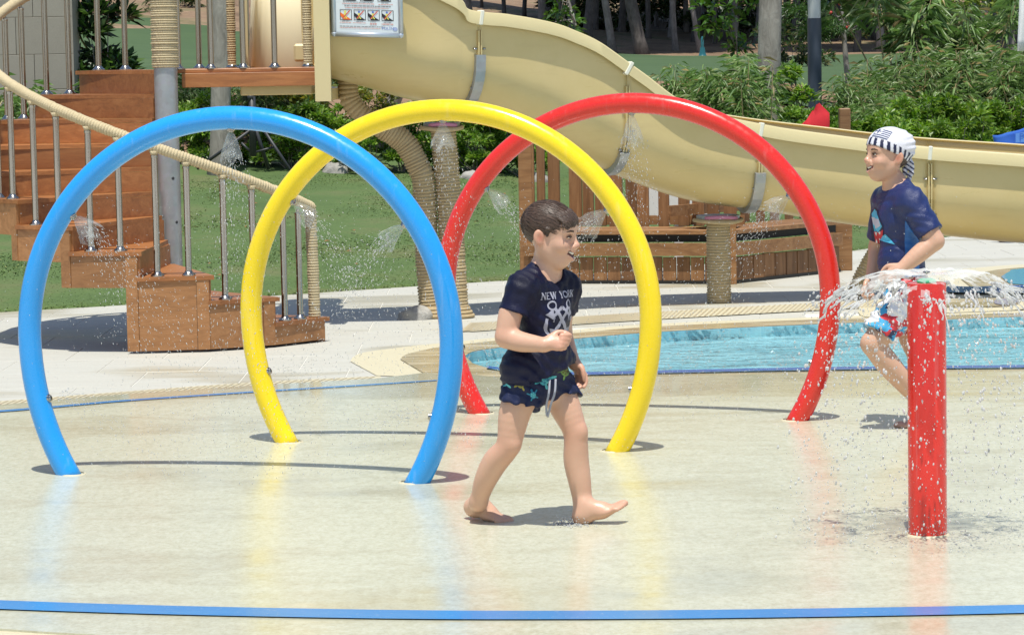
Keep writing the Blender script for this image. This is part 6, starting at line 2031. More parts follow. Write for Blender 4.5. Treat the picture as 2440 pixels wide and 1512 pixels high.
SKIN = np.array([0.60, 0.365, 0.255])
HSC = 0.93
def head_prims(S, o, H, smile=1.0, open_=0.007):
    """a child's head round the origin o, axes H (forward, left, up); about 0.21 m tall"""
    T = lambda x, y, z: o + H @ np.array([x, y, z]) * HSC
    def E(c, r, *a, **k): S.ell(c, tuple(q * HSC for q in r), *a, **k)
    def N(a, b, r0, r1, *q, **k): S.cone(a, b, r0 * HSC, r1 * HSC, *q, **k)
    E(T(-0.010, 0, 0.030), (0.089, 0.0715, 0.077), H, 0.02)
    E(T(0.022, 0, -0.022), (0.060, 0.0575, 0.070), H, 0.03)
    E(T(0.050, 0, 0.040), (0.036, 0.050, 0.040), H, 0.03)          # forehead
    E(T(0.060, 0, -0.082), (0.020, 0.019, 0.018), H, 0.028)         # chin
    for sg in (1, -1):
        N(T(-0.004, sg * 0.047, -0.046), T(0.045, sg * 0.016, -0.083), 0.019, 0.015, 0.03)
        E(T(0.051, sg * 0.032, -0.026), (0.026, 0.024, 0.022), H, 0.02)      # cheek
        E(T(0.081, sg * 0.030, 0.006), (0.011, 0.015, 0.008), H, 0.012, sub=True)   # eye socket
        N(T(0.074, sg * 0.016, 0.021), T(0.066, sg * 0.044, 0.018), 0.0075, 0.006, 0.012)   # brow ridge
        E(T(0.0655, sg * 0.030, 0.0035), (0.0125, 0.0145, 0.0095), H, 0.004)   # lids over the ball
        E(T(0.093, sg * 0.0105, -0.0275), (0.0085, 0.007, 0.0065), H, 0.006)   # wing of the nose
        # ear: a dished leaf set off the skull
        eo = H @ np.array([[0.96, 0.25 * 1, 0.12], [-0.26 * sg, 0.95 * sg, 0.1 * sg], [-0.10, -0.13, 0.98]]).T
        er = np.linalg.qr(np.stack([H @ np.array([0.95, -0.30 * sg, 0.20]), H @ np.array([0.28, 0.95 * sg, 0.0]), H @ np.array([-0.2, 0.0, 0.97])], 1))[0]
        E(T(-0.014, sg * 0.0765, -0.010), (0.0175, 0.0085, 0.0265), er, 0.006)
        E(T(-0.006, sg * 0.0715, -0.030), (0.009, 0.006, 0.010), er, 0.008)
        E(T(-0.008, sg * 0.0855, -0.008), (0.0095, 0.0065, 0.0160), er, 0.004, sub=True)
    N(T(0.080, 0, 0.012), T(0.097, 0, -0.018), 0.0075, 0.0095, 0.012)        # nose
    E(T(0.1005, 0, -0.0215), (0.0095, 0.0100, 0.0085), H, 0.008)
    E(T(0.076, 0, -0.055), (0.020, 0.027, 0.022), H, 0.02)                     # muzzle
    zc = -0.057
    w = 0.0310 * smile
    up_ = 0.0105 * smile
    for sg in (1, -1):
        N(T(0.0955, 0, zc + open_ * 0.95), T(0.0655, sg * w, zc + up_ + 0.001), 0.0046, 0.0024, 0.006)
        N(T(0.0935, 0, zc - open_ * 1.25), T(0.0655, sg * w, zc + up_ - 0.002), 0.0055, 0.0024, 0.006)
        N(T(0.0985, 0, zc - 0.0005), T(0.0700, sg * w * 0.97, zc + up_), open_, 0.0026, 0.003, sub=True)
        E(T(0.060, sg * 0.036, -0.030), (0.020, 0.018, 0.017), H, 0.014)
    return T

def head_colour(V, o, H, open_):
    L = (V - o) @ H / HSC
    C = np.tile(SKIN, (len(V), 1))
    def blob(c, r): return np.exp(-(((L - np.array(c)) / np.array(r)) ** 2).sum(1))
    for sg in (1, -1):
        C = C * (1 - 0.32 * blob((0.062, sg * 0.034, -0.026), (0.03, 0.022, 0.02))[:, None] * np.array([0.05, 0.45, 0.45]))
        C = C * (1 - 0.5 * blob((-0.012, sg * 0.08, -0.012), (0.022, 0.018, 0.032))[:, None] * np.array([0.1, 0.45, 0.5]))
        C = C * (1 - 0.75 * blob((-0.005, sg * 0.079, -0.012), (0.010, 0.012, 0.014))[:, None] * np.array([0.35, 0.6, 0.65]))  # darker blob paints shade into the hollow of the ear
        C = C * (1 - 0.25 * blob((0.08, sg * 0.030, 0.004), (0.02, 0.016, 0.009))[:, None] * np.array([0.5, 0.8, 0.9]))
    C = C * (1 - 0.30 * blob((0.105, 0, -0.022), (0.014, 0.014, 0.012))[:, None] * np.array([0.0, 0.5, 0.5]))
    zc = -0.057
    lip = blob((0.094, 0, zc), (0.016, 0.024, 0.014)) * (np.abs(L[:, 2] - zc) > open_ * 0.55)
    C = C * (1 - np.clip(lip, 0, 1)[:, None] * 0.6) + np.clip(lip, 0, 1)[:, None] * 0.6 * np.array([0.50, 0.16, 0.14])
    inside = (np.abs(L[:, 2] - zc - 0.006 * np.abs(L[:, 1]) / 0.02) < open_ * 0.8) & (L[:, 0] < 0.0915) & (L[:, 0] > 0.055) & (np.abs(L[:, 1]) < 0.029)
    C[inside] = (0.10, 0.02, 0.02)
    return C

def small_ell(name, c, r, rot, m, parent, n=14, k=8):
    vs = []; fs = []
    for j in range(k + 1):
        a = PI * j / k
        for i in range(n):
            b = 2 * PI * i / n
            q = np.array([r[0] * math.cos(a), r[1] * math.sin(a) * math.cos(b), r[2] * math.sin(a) * math.sin(b)])
            vs.append(tuple(c + rot @ q))
    for j in range(k):
        for i in range(n):
            l = (i + 1) % n
            fs.append((j * n + i, j * n + l, j * n + n + l, j * n + n + i))
    return MB().add(vs, fs).build(name, m, parent, smooth=True)

def face_bits(T, H, root, open_, teeth=True, squint=0.0032):
    for sg in (1, -1):
        small_ell('eye', T(0.0790, sg * 0.0305, 0.0030), (0.0030, 0.0112, squint + 0.0008), H, M_EYEW, root)
        small_ell('iris', T(0.0815, sg * 0.0295, 0.0030), (0.0024, 0.0062, squint + 0.0006), H, M_IRIS, root)
        MB().tube([Vector(T(0.0815, sg * 0.0175, 0.0035)), Vector(T(0.0845, sg * 0.026, 0.0030 + squint + 0.0024)), Vector(T(0.0820, sg * 0.036, 0.0030 + squint + 0.0018)), Vector(T(0.0745, sg * 0.0455, 0.0025))], [0.0012, 0.0023, 0.0024, 0.0012], 6).build('eyelash', M_BROW, root, smooth=True)
        MB().tube([Vector(T(0.0865, sg * 0.013, 0.0215)), Vector(T(0.0865, sg * 0.024, 0.0250)), Vector(T(0.0815, sg * 0.036, 0.0252)), Vector(T(0.0725, sg * 0.049, 0.0205))], [0.0022, 0.0036, 0.0032, 0.0014], 7).build('eyebrow', M_BROW, root, smooth=True)
    if teeth:
        yy = np.linspace(-0.024, 0.024, 9)
        MB().tube([Vector(T(0.0885 - 22.0 * y * y, y, -0.057 + open_ * 0.50 + abs(y) * 0.30)) for y in yy], [0.0020, 0.0032, 0.0038, 0.0042, 0.0044, 0.0042, 0.0038, 0.0032, 0.0020], 8).build('teeth', M_TEETH, root, smooth=True)

def hand(S, wrist, fwd, back, side, size, curl, spread=0.0, thumb_side=1, r=0.0072):
    """palm + five fingers. fwd: towards the finger tips, back: out of the back of the hand, side: towards the thumb"""
    fwd, back, side = [np.array(q, float) / np.linalg.norm(q) for q in (fwd, back, side)]
    W = lambda a, b, c: wrist + size * (fwd * a + side * b + back * c)
    rot = np.stack([fwd, side, back], 1)
    S.cone(W(-0.1, 0, 0), W(0.12, 0, 0), 0.020 * size / 0.1 * 0.95, 0.021 * size / 0.1 * 0.9, 0.012)
    S.ell(W(0.30, 0, 0.0), (0.33 * size, 0.27 * size, 0.135 * size), rot, 0.010)
    for i, (b, ln) in enumerate(((0.20, 0.92), (0.07, 1.0), (-0.065, 0.94), (-0.19, 0.76))):
        p = W(0.50 + (0.03 if i in (1, 2) else 0), b, 0.02)
        th = curl[i] * 0.5
        d = fwd * math.cos(th) - back * math.sin(th) + side * (spread * (1.5 - i) * 0.12)
        pts = [p]; rr = [r * 1.08]
        for s_, f_ in enumerate((0.24, 0.17, 0.12)):
            d2 = d / np.linalg.norm(d)
            pts.append(pts[-1] + d2 * f_ * ln * size * 1.15); rr.append(r * (0.98 - 0.09 * s_))
            th += curl[i] * (0.9 if s_ == 0 else 0.75)
            d = fwd * math.cos(th) - back * math.sin(th) + side * (spread * (1.5 - i) * 0.12)
        S.chain(pts, rr, 0.0035)
    tb_ = [W(0.08, 0.20, -0.02), W(0.30, 0.36, -0.10), W(0.50, 0.36, -0.17), W(0.66, 0.30, -0.20)]
    S.chain(tb_, [r * 1.5, r * 1.2, r * 1.05, r * 0.85], 0.006)

def foot(S, heel, toe_dir, up, length, r=0.0245, ankle=None):
    """heel: point under the heel on the sole; toe_dir along the sole; up: normal of the sole"""
    t = np.array(toe_dir, float); t /= np.linalg.norm(t); u = np.array(up, float); u -= t * (u @ t); u /= np.linalg.norm(u)
    sd = np.cross(u, t)
    Wf = lambda a, b, c: heel + length * (t * a + sd * b) + u * c
    S.ell(Wf(0.12, 0, 0.026), (0.030, 0.0245, 0.027), np.stack([t, sd, u], 1), 0.015)
    S.cone(Wf(0.15, 0, 0.028), Wf(0.52, 0.0, 0.024), 0.026, 0.0235, 0.02)
    S.ell(Wf(0.62, 0.0, 0.0165), (0.042, 0.0335, 0.0165), np.stack([t, sd, u], 1), 0.016)
    if ankle is not None:
        S.cone(Wf(0.20, 0, 0.035), ankle, 0.027, 0.0265, 0.02)
        S.cone(Wf(0.52, 0, 0.026), Wf(0.26, 0, 0.060), 0.020, 0.022, 0.022)
    return Wf, sd
def toes(S, Wf, big_side, lift=0.0):
    for i, (b, a, r) in enumerate(((0.140, 0.975, 0.0108), (0.045, 0.965, 0.0084), (-0.030, 0.935, 0.0079), (-0.100, 0.895, 0.0074), (-0.160, 0.845, 0.0072))):
        S.chain([Wf(0.74, b * big_side * 0.9, 0.015), Wf(a - 0.07, b * big_side * 1.05, 0.0165 + lift * 0.5), Wf(a - 0.01, b * big_side * 1.08, 0.0105 + lift)], [r * 1.1, r * 0.98, r], 0.004)

def decal(parts_fn, bvh, place, axis_dir, m, name, parent, off=0.0012):
    """flat outlines (u,v) laid on a surface: each is cut small and dropped onto it along axis_dir"""
    bm = bmesh.new()
    for poly in parts_fn:
        vs = [bm.verts.new((p[0], p[1], 0)) for p in poly]
        try: bm.faces.new(vs)
        except ValueError: pass
    bmesh.ops.triangulate(bm, faces=bm.faces[:])
    for _ in range(5):
        es = [e for e in bm.edges if e.calc_length() > 0.007]
        if not es: break
        bmesh.ops.subdivide_edges(bm, edges=es, cuts=1)
        bmesh.ops.triangulate(bm, faces=[f for f in bm.faces if len(f.verts) > 3])
    bm.verts.ensure_lookup_table()
    keep = {}
    vs = []; ok = []
    for v in bm.verts:
        o = Vector(place(v.co.x, v.co.y))
        hit, nrm, _, _ = bvh.ray_cast(o, Vector(axis_dir))
        v.index
        if hit is None: ok.append(False); vs.append(o)
        else:
            if nrm.dot(Vector(axis_dir)) > 0: nrm = -nrm
            ok.append(True); vs.append(hit + nrm * off)
    fs = []
    for i, v in enumerate(bm.verts): v.index = i
    for f in bm.faces:
        ids = [v.index for v in f.verts]
        if all(ok[i] for i in ids): fs.append(tuple(ids))
    bm.free()
    return MB().add(vs, fs).build(name, m, parent, smooth=True)

def disc(cx, cy, rx, ry, n=16, rot=0.0):
    return [(cx + rx * math.cos(a) * math.cos(rot) - ry * math.sin(a) * math.sin(rot), cy + rx * math.cos(a) * math.sin(rot) + ry * math.sin(a) * math.cos(rot)) for a in np.linspace(0, 2 * PI, n + 1)[:-1]]
def seg(x0, y0, x1, y1, w):
    d = math.hypot(x1 - x0, y1 - y0); nx, ny = -(y1 - y0) / d * w / 2, (x1 - x0) / d * w / 2
    return [(x0 + nx, y0 + ny), (x0 - nx, y0 - ny), (x1 - nx, y1 - ny), (x1 + nx, y1 + ny)]
def ring(cx, cy, r0, r1, n=14, a0=0.0, a1=2 * PI):
    out = []
    an = np.linspace(a0, a1, n + 1)
    for a, b in zip(an[:-1], an[1:]):
        out.append([(cx + r0 * math.cos(a), cy + r0 * math.sin(a)), (cx + r1 * math.cos(a), cy + r1 * math.sin(a)), (cx + r1 * math.cos(b), cy + r1 * math.sin(b)), (cx + r0 * math.cos(b), cy + r0 * math.sin(b))])
    return out
def serif(ch, x, y, h):
    """a serifed capital from strokes; returns outlines and width"""
    t = h * 0.19; q = h * 0.10; W = h * 0.78; o = []
    def bar_(u, v, w): o.append(seg(x + u - w / 2, y + v, x + u + w / 2, y + v, q))
    if ch == 'N': o += [seg(x + .12 * h, y, x + .12 * h, y + h, q), seg(x + .7 * h, y, x + .7 * h, y + h, q), seg(x + .10 * h, y + h, x + .72 * h, y, t)]; bar_(.1 * h, q / 2, .26 * h); bar_(.08 * h, h - q / 2, .24 * h); bar_(.7 * h, h - q / 2, .26 * h); W = .92 * h
    elif ch == 'E': o += [seg(x + .16 * h, y, x + .16 * h, y + h, t), seg(x, y + q / 2, x + .62 * h, y + q / 2, q), seg(x, y + h - q / 2, x + .62 * h, y + h - q / 2, q), seg(x + .16 * h, y + h / 2, x + .48 * h, y + h / 2, q)]; W = .74 * h
    elif ch == 'W': o += [seg(x + .06 * h, y + h, x + .28 * h, y, t), seg(x + .28 * h, y, x + .5 * h, y + h, q), seg(x + .5 * h, y + h, x + .72 * h, y, t), seg(x + .72 * h, y, x + .94 * h, y + h, q)]; bar_(.06 * h, h - q / 2, .26 * h); bar_(.5 * h, h - q / 2, .24 * h); bar_(.94 * h, h - q / 2, .2 * h); W = 1.12 * h
    elif ch == 'Y': o += [seg(x + .06 * h, y + h, x + .38 * h, y + .42 * h, t), seg(x + .7 * h, y + h, x + .38 * h, y + .42 * h, q), seg(x + .38 * h, y, x + .38 * h, y + .46 * h, t)]; bar_(.08 * h, h - q / 2, .26 * h); bar_(.68 * h, h - q / 2, .22 * h); bar_(.38 * h, q / 2, .34 * h); W = .84 * h
    elif ch == 'O': o += ring(x + .42 * h, y + .5 * h, .30 * h, .5 * h, 16); W = .98 * h
    elif ch == 'R': o += [seg(x + .16 * h, y, x + .16 * h, y + h, t), seg(x, y + h - q / 2, x + .45 * h, y + h - q / 2, q), seg(x + .16 * h, y + .5 * h, x + .45 * h, y + .5 * h, q), seg(x + .36 * h, y + .5 * h, x + .74 * h, y, t)] + ring(x + .44 * h, y + .74 * h, .12 * h, .26 * h, 8, -PI / 2, PI / 2); bar_(.16 * h, q / 2, .34 * h); W = .86 * h
    elif ch == 'K': o += [seg(x + .16 * h, y, x + .16 * h, y + h, t), seg(x + .2 * h, y + .42 * h, x + .68 * h, y + h, q), seg(x + .32 * h, y + .52 * h, x + .76 * h, y, t)]; bar_(.16 * h, q / 2, .34 * h); bar_(.16 * h, h - q / 2, .34 * h); W = .9 * h
    elif ch == 'H': o += [seg(x + .16 * h, y, x + .16 * h, y + h, t), seg(x + .66 * h, y, x + .66 * h, y + h, t), seg(x + .16 * h, y + h / 2, x + .66 * h, y + h / 2, q)]; [bar_(u, v, .34 * h) for u in (.16 * h, .66 * h) for v in (q / 2, h - q / 2)]; W = .9 * h
    elif ch == 'T': o += [seg(x + .36 * h, y, x + .36 * h, y + h, t), seg(x, y + h - q / 2, x + .72 * h, y + h - q / 2, q), seg(x + q / 2, y + .74 * h, x + q / 2, y + h, q), seg(x + .72 * h - q / 2, y + .74 * h, x + .72 * h - q / 2, y + h, q)]; bar_(.36 * h, q / 2, .34 * h); W = .82 * h
    elif ch == ' ': W = .5 * h
    return o, W
def word(txt, x, y, h):
    o = []
    for ch in txt:
        p, w = serif(ch, x, y, h); o += p; x += w
    return o, x

# ------------------------------------------------------------------ the walking boy
Y1 = 9.12
def J(px, py, dy=0.0): return A3(P(px, py, Y1 + dy))
boy = empty('person', G(1270, 1256), 'child in dark navy T-shirt and turtle-print swim shorts walking barefoot', 'person')
VOX = 0.0034
lo1 = J(1085, 1262, -0.30); hi1 = J(1510, 470, 0.25)
lo1[1] = Y1 - 0.30; hi1[1] = Y1 + 0.25; lo1[2] = 0.004
B = Sdf(lo1, hi1 + np.array([0, 0, 0.02]), VOX)
TY = R(43)
TF = np.array([math.cos(TY), -math.sin(TY), 0]); TL = np.array([math.sin(TY), math.cos(TY), 0]); UP = np.array([0, 0, 1.0])
TR = np.stack([TF, TL, UP], 1)
pel = J(1284, 905, 0.0); bel = J(1289, 845, 0) + TF * 0.006; che = J(1297, 742, 0.0)
RS, LS = J(1242, 690, -0.075), J(1346, 688, 0.075)
def torso_prims(S, e=0.0, k=0.03):
    S.ell(pel, (0.072 + e, 0.086 + e, 0.075 + e), TR, k)
    S.ell(bel, (0.077 + e, 0.084 + e, 0.088 + e), TR, k)
    S.ell(che, (0.068 + e, 0.088 + e, 0.105 + e), TR, k)
    S.cone(RS + np.array([0.01, 0.0, -0.004]), LS, 0.040 + e, 0.040 + e, k)
    S.cone(J(1284, 645, -0.012), RS + np.array([0.012, 0.004, 0.002]), 0.030 + e, 0.036 + e, k)
    S.cone(J(1316, 648, 0.010), LS + np.array([-0.012, -0.004, 0.0]), 0.030 + e, 0.036 + e, k)
torso_prims(B)
# legs
RH, LH = J(1248, 925, -0.045), J(1326, 925, 0.045)
RK, RA = J(1211, 1060, -0.055), J(1140, 1196, 0.03)
LK, LA = J(1370, 1030, 0.015), J(1390, 1204, 0.01)
B.chain([RH, J(1226, 985, -0.05), RK, J(1181, 1098, -0.03), J(1156, 1145, -0.005), RA], [0.055, 0.0505, 0.0385, 0.0410, 0.0355, 0.0262], 0.03)
B.ell(RK + np.array([0.016, -0.016, 0.002]), (0.022, 0.024, 0.027), None, 0.016)
B.chain([LH, J(1347, 970, 0.03), LK, J(1373, 1095, 0.02), J(1381, 1145, 0.015), LA], [0.055, 0.0495, 0.0380, 0.0405, 0.0365, 0.0285], 0.03)
B.ell(LK + np.array([0.017, -0.010, 0.004]), (0.021, 0.024, 0.027), None, 0.016)
# feet
hr = A3(G(1113, 1246)); hr[2] = 0.026
Wf, sd = foot(B, hr + np.array([0.0, 0.05, 0.0]) * 0.6, (0.80, -0.55, -0.165), (0.16, -0.1, 1), 0.162, ankle=RA)
toes(B, Wf, 1, 0.0)
hl = A3(G(1379, 1257)); hl[2] = 0.003
Wf2, sd2 = foot(B, hl + np.array([0, 0.02, 0]), (0.93, -0.14, 0.335), (-0.33, -0.05, 1), 0.168, ankle=LA)
toes(B, Wf2, 1, 0.004)
# arms
RE, RW = J(1207, 802, -0.105), J(1297, 821, -0.185)
B.chain([RS, J(1217, 745, -0.095), RE], [0.040, 0.0375, 0.0345], 0.02)
B.chain([RE, J(1242, 814, -0.135), RW], [0.0345, 0.0320, 0.0225], 0.012)
hand(B, J(1302, 821, -0.187), (0.93, -0.15, 0.20), (-0.1, -0.92, 0.35), (0.15, 0.30, 0.95), 0.094, (1.0, 1.5, 1.75, 1.85), 0.0, r=0.0080)
LE_, LW = J(1338, 785, 0.16), J(1366, 862, 0.085)
B.chain([LS, LE_], [0.038, 0.031], 0.02)
B.chain([LE_, LW], [0.031, 0.021], 0.015)
hand(B, LW, (0.45, -0.15, -0.88), (0.75, 0.45, 0.40), (0.62, -0.62, 0.25), 0.090, (0.55, 0.75, 0.9, 1.0), 0.3, r=0.0076)
# neck, head
H1 = frame(R(19), R(9), R(-2), 1)
o1 = J(1310, 558, -0.012)
B.chain([J(1294, 668, -0.004), J(1301, 615, -0.012)], [0.040, 0.038], 0.03)
T1 = head_prims(B, o1, H1, 1.1, 0.0105)
V, F = B.nets()
C = head_colour(V, o1, H1, 0.0105)
# knees, elbows, toes and fingers a little redder
for c, r_ in ((RK, 0.05), (LK, 0.05), (RE, 0.04), (J(1195, 1250, -0.05), 0.05), (J(1480, 1212, 0), 0.05), (J(1345, 815, -0.2), 0.05), (J(1385, 895, 0.06), 0.05)):
    g = np.exp(-((V - c) ** 2).sum(1) / r_ ** 2)[:, None]
    C = C * (1 - 0.30 * g * np.array([0.0, 0.45, 0.5]))
np_mesh('body', V, F, M_SKIN, boy, True, C)
face_bits(T1, H1, boy, 0.0105, True, 0.0016)
# hair: shell over the skull with combed locks
def hair_shell(o, H, name, parent, seed, locks):
    T = lambda x, y, z: o + H @ np.array([x, y, z]) * HSC
    lo = o - 0.125; hi = o + 0.135
    Hs = Sdf(lo, hi, 0.0030)
    Hs.ell(T(-0.010, 0, 0.033), (0.0893, 0.0718, 0.0755), H, 0.0)
    # cut away face, ears, nape
    n1 = H @ np.array([0.60, 0, -0.80]); Hs.cut(T(0.080, 0, 0.056), n1 / np.linalg.norm(n1))
    n2 = H @ np.array([0.18, 0, -1.0]); Hs.cut(T(-0.05, 0, -0.045), n2 / np.linalg.norm(n2))
    for sg in (1, -1):
        Hs.ell(T(-0.010, sg * 0.086, -0.020), (0.02139, 0.02046, 0.02790), H, 0.004, sub=True)
        Hs.cone(T(0.012, sg * 0.0715, 0.022), T(0.014, sg * 0.0705, -0.004), 0.009, 0.004, 0.006)
    rs = random.Random(seed)
    for a, b, c, r0, r1 in locks:
        Hs.chain([T(*a), T(*b), T(*c)], [r0, (r0 + r1) / 2, r1], 0.006)
    def rip(X, Y, Z):
        lx = (X - o[0]) * H[0, 0] + (Y - o[1]) * H[1, 0] + (Z - o[2]) * H[2, 0]
        ly = (X - o[0]) * H[0, 1] + (Y - o[1]) * H[1, 1] + (Z - o[2]) * H[2, 1]
        lz = (X - o[0]) * H[0, 2] + (Y - o[1]) * H[1, 2] + (Z - o[2]) * H[2, 2]
        ph = np.arctan2(lz - 0.030 + 0.30 * lx, ly)
        return 0.0013 * np.sin(ph * 40 + 2.5 * np.sin(lx * 28) + 1.5 * np.sin(lx * 61 + 1)) + 0.0008 * np.sin(ph * 93 + 3 * np.sin(lx * 35 + 2))
    Hs.ripple(rip)
    V, F = Hs.nets()
    return np_mesh(name, V, F, M_HAIR, parent, True)
lr = random.Random(4)
locks = []
for i in range(17):        # fringe swept forward and to the side
    y = -0.060 + 0.0075 * i
    k_ = 1 - (abs(y) / 0.075) ** 2
    xf = 0.028 + 0.058 * math.sqrt(max(0, k_))
    locks.append(((xf - 0.030, y * 0.95, 0.088 - abs(y) * 0.30), (xf - 0.004, y * 1.02, 0.070 - abs(y) * 0.30), (xf + 0.002, y * 1.05 - 0.004, 0.050 - lr.uniform(0, 0.012) - abs(y) * 0.35), 0.0085, 0.0025))
hair1 = hair_shell(o1, H1, 'hair', boy, 3, locks)

# loose wet strands lying over the combed shell
M_STRAND = mat('brown_hair_strand', fn=lambda t, b: (t.link(t.mix(t.noise(gen_pos(t), 160, 2, 0.5), (0.03, 0.016, 0.010), (0.13, 0.075, 0.048)), b.inputs['Base Color']), setattr(b.inputs['Roughness'], 'default_value', 0.5)))
def strands_on(o, H, n, seed, parent):
    rs = np.random.RandomState(seed)
    cen = np.array([-0.010, 0, 0.033]); rad = np.array([0.0960, 0.0772, 0.0812])
    crown = np.array([-0.55, 0.08, 0.83]); crown /= np.linalg.norm(crown)
    vs = []; fs = []
    while len(vs) < n * 8:
        d = rs.normal(0, 1, 3); d /= np.linalg.norm(d)
        if d[2] < -0.35: continue
        p = cen + rad * d
        # the hair line
        if 0.60 * (p[0] - 0.080) - 0.80 * (p[2] - 0.052) > 0.0: continue
        if abs(p[1]) > 0.055 and p[2] < 0.012 and p[0] > -0.036: continue
        if p[2] < -0.044: continue
        t = np.array([1.0, -0.06, -0.32 if abs(d[1]) > 0.5 else -0.05]) + rs.normal(0, 0.10, 3)
        if d[0] < -0.75: t = np.array([0.1, 0, -1.0]) + rs.normal(0, 0.12, 3); t -= d * (t @ d); t /= np.linalg.norm(t) + 1e-9
        L = rs.uniform(0.016, 0.036); w = rs.uniform(0.0006, 0.0012)
        lift = rs.uniform(0.0006, 0.0030)
        q = d.copy(); pr = []
        for k in range(4):
            pt = cen + (rad + lift * (1 + 0.3 * math.sin(k + L * 900))) * q
            sd_ = np.cross(t, q); sd_ /= np.linalg.norm(sd_)
            ww = w * (1, 1, 0.8, 0.25)[k]
            for sg in (-1, 1): vs.append(tuple(o + H @ (pt + sd_ * ww * sg) * HSC)); pr.append(len(vs) - 1)
            q = q + t * (L / 3 / 0.087); q /= np.linalg.norm(q); t = t - q * (t @ q); t /= np.linalg.norm(t)
        for k in range(3): fs.append((pr[2 * k], pr[2 * k + 1], pr[2 * k + 3], pr[2 * k + 2]))
    o_ = np_mesh('hair_strands', np.array(vs), np.array(fs), M_STRAND, parent, True)
    o_['kind'] = 'stuff'
    return o_
strands_on(o1, H1, 1300, 8, hair1)

# T-shirt
navy = np.array([0.0055, 0.0065, 0.030])
Sh = Sdf(J(1160, 940, 0) * np.array([1, 0, 1]) + np.array([0, Y1 - 0.26, 0]), J(1410, 580, 0) * np.array([1, 0, 1]) + np.array([0, Y1 + 0.26, 0]), 0.0034)
torso_prims(Sh, 0.0085, 0.035)
Sh.cone(J(1250, 880, -0.05), J(1318, 880, 0.05), 0.078, 0.078, 0.05)          # the hem hangs clear of the hips
# sleeves, cut across the arm
def sleeve(S, a, b, f, r0, r1, k=0.02):
    a, b = np.array(a), np.array(b); d = (b - a); d /= np.linalg.norm(d)
    e = a + (b - a) * f
    S.cone(a - d * 0.01, e + d * 0.03, r0, r1, k, cuts=((e, d),))
sleeve(Sh, RS, RE, 0.50, 0.047, 0.051)
sleeve(Sh, LS, LE_, 0.50, 0.047, 0.049)
# hem: a tilted plane; neck opening
hp = J(1275, 899, 0); hn = np.array([0.33, 0.02, -1.0]); hn /= np.linalg.norm(hn)
Sh.cut(hp, hn)
Sh.cone(J(1304, 640, -0.010) + TF * 0.014, J(1306, 590, -0.012) + TF * 0.03, 0.046, 0.056, 0.008, sub=True)
def wr1(X, Y, Z):
    u = (X - pel[0]) * TL[0] + (Y - pel[1]) * TL[1]; v = Z - pel[2]
    low = np.clip((0.12 - v) / 0.14, 0, 1)
    return (0.0026 * np.sin(v * 150 + 5 * np.sin(u * 24 + 2) + u * 40) + 0.0016 * np.sin(v * 95 - u * 120 + 3 * np.sin(v * 40))) * (0.35 + 0.9 * low) + 0.0012 * np.sin(u * 190 + v * 70 + 4 * np.sin(v * 33))
Sh.ripple(wr1)
V, F = Sh.nets()
Cn = np.tile(navy, (len(V), 1)) * (1 + 0.3 * np.sin(V[:, 2:3] * 30))
shirt = np_mesh('t_shirt', V, F, M_CLOTH, boy, True, Cn)
bv1 = BVHTree.FromPolygons([tuple(v) for v in V], [tuple(f) for f in F])
m_print = mat('pale_screen_print', (0.36, 0.36, 0.44), 0.6)
PC = J(1331, 742, 0); PC = PC - TF * ((PC - che) @ TF) + TF * 0.3
PO = che + TF * 0.3 + np.array([0, 0, 0.0])
def pl1(u, v): return tuple(PO + TL * u + UP * v)
zt1 = J(1331, 711, -0.05)[2] - che[2]
wd, xe = word('NEW YORK', 0, 0, 0.0225)
wd = [[(x - xe / 2, y + zt1) for x, y in p] for p in wd]
decal(wd, bv1, pl1, -TF, m_print, 'shirt_lettering', shirt)
def anchor(cx, cy, L, rot):
    o = []
    o += ring(0, L * 0.5, 0.010, 0.0155, 14)
    o += [seg(0, L * 0.42, 0, -L * 0.5, 0.0115), seg(-0.024, L * 0.27, 0.024, L * 0.27, 0.010)]
    o += ring(0, -L * 0.12, L * 0.36, L * 0.36 + 0.009, 14, PI * 1.08, PI * 1.92)
    for sg in (1, -1):
        o.append([(sg * (L * 0.36 + 0.016), -L * 0.17), (sg * (L * 0.36 - 0.014), -L * 0.16), (sg * (L * 0.36 + 0.006), -L * 0.12 + 0.024)])
    c, s_ = math.cos(rot), math.sin(rot)
    return [[(cx + x * c - y * s_, cy + x * s_ + y * c) for x, y in p] for p in o]
an_c = J(1331, 762, -0.05)[2] - che[2]
decal(anchor(0.0, an_c, 0.122, R(38)) + anchor(0.0, an_c, 0.122, R(-38)), bv1, pl1, -TF, m_print, 'shirt_anchors', shirt)
small = []
for ch, x, y, h_ in (('H', -0.006, an_c + 0.030, 0.014), ('T', -0.038, an_c - 0.004, 0.013), ('N', 0.030, an_c - 0.004, 0.013), ('Y', -0.005, an_c - 0.040, 0.013)):
    small += serif(ch, x, y, h_)[0]
decal(small, bv1, pl1, -TF, m_print, 'shirt_letters', shirt)

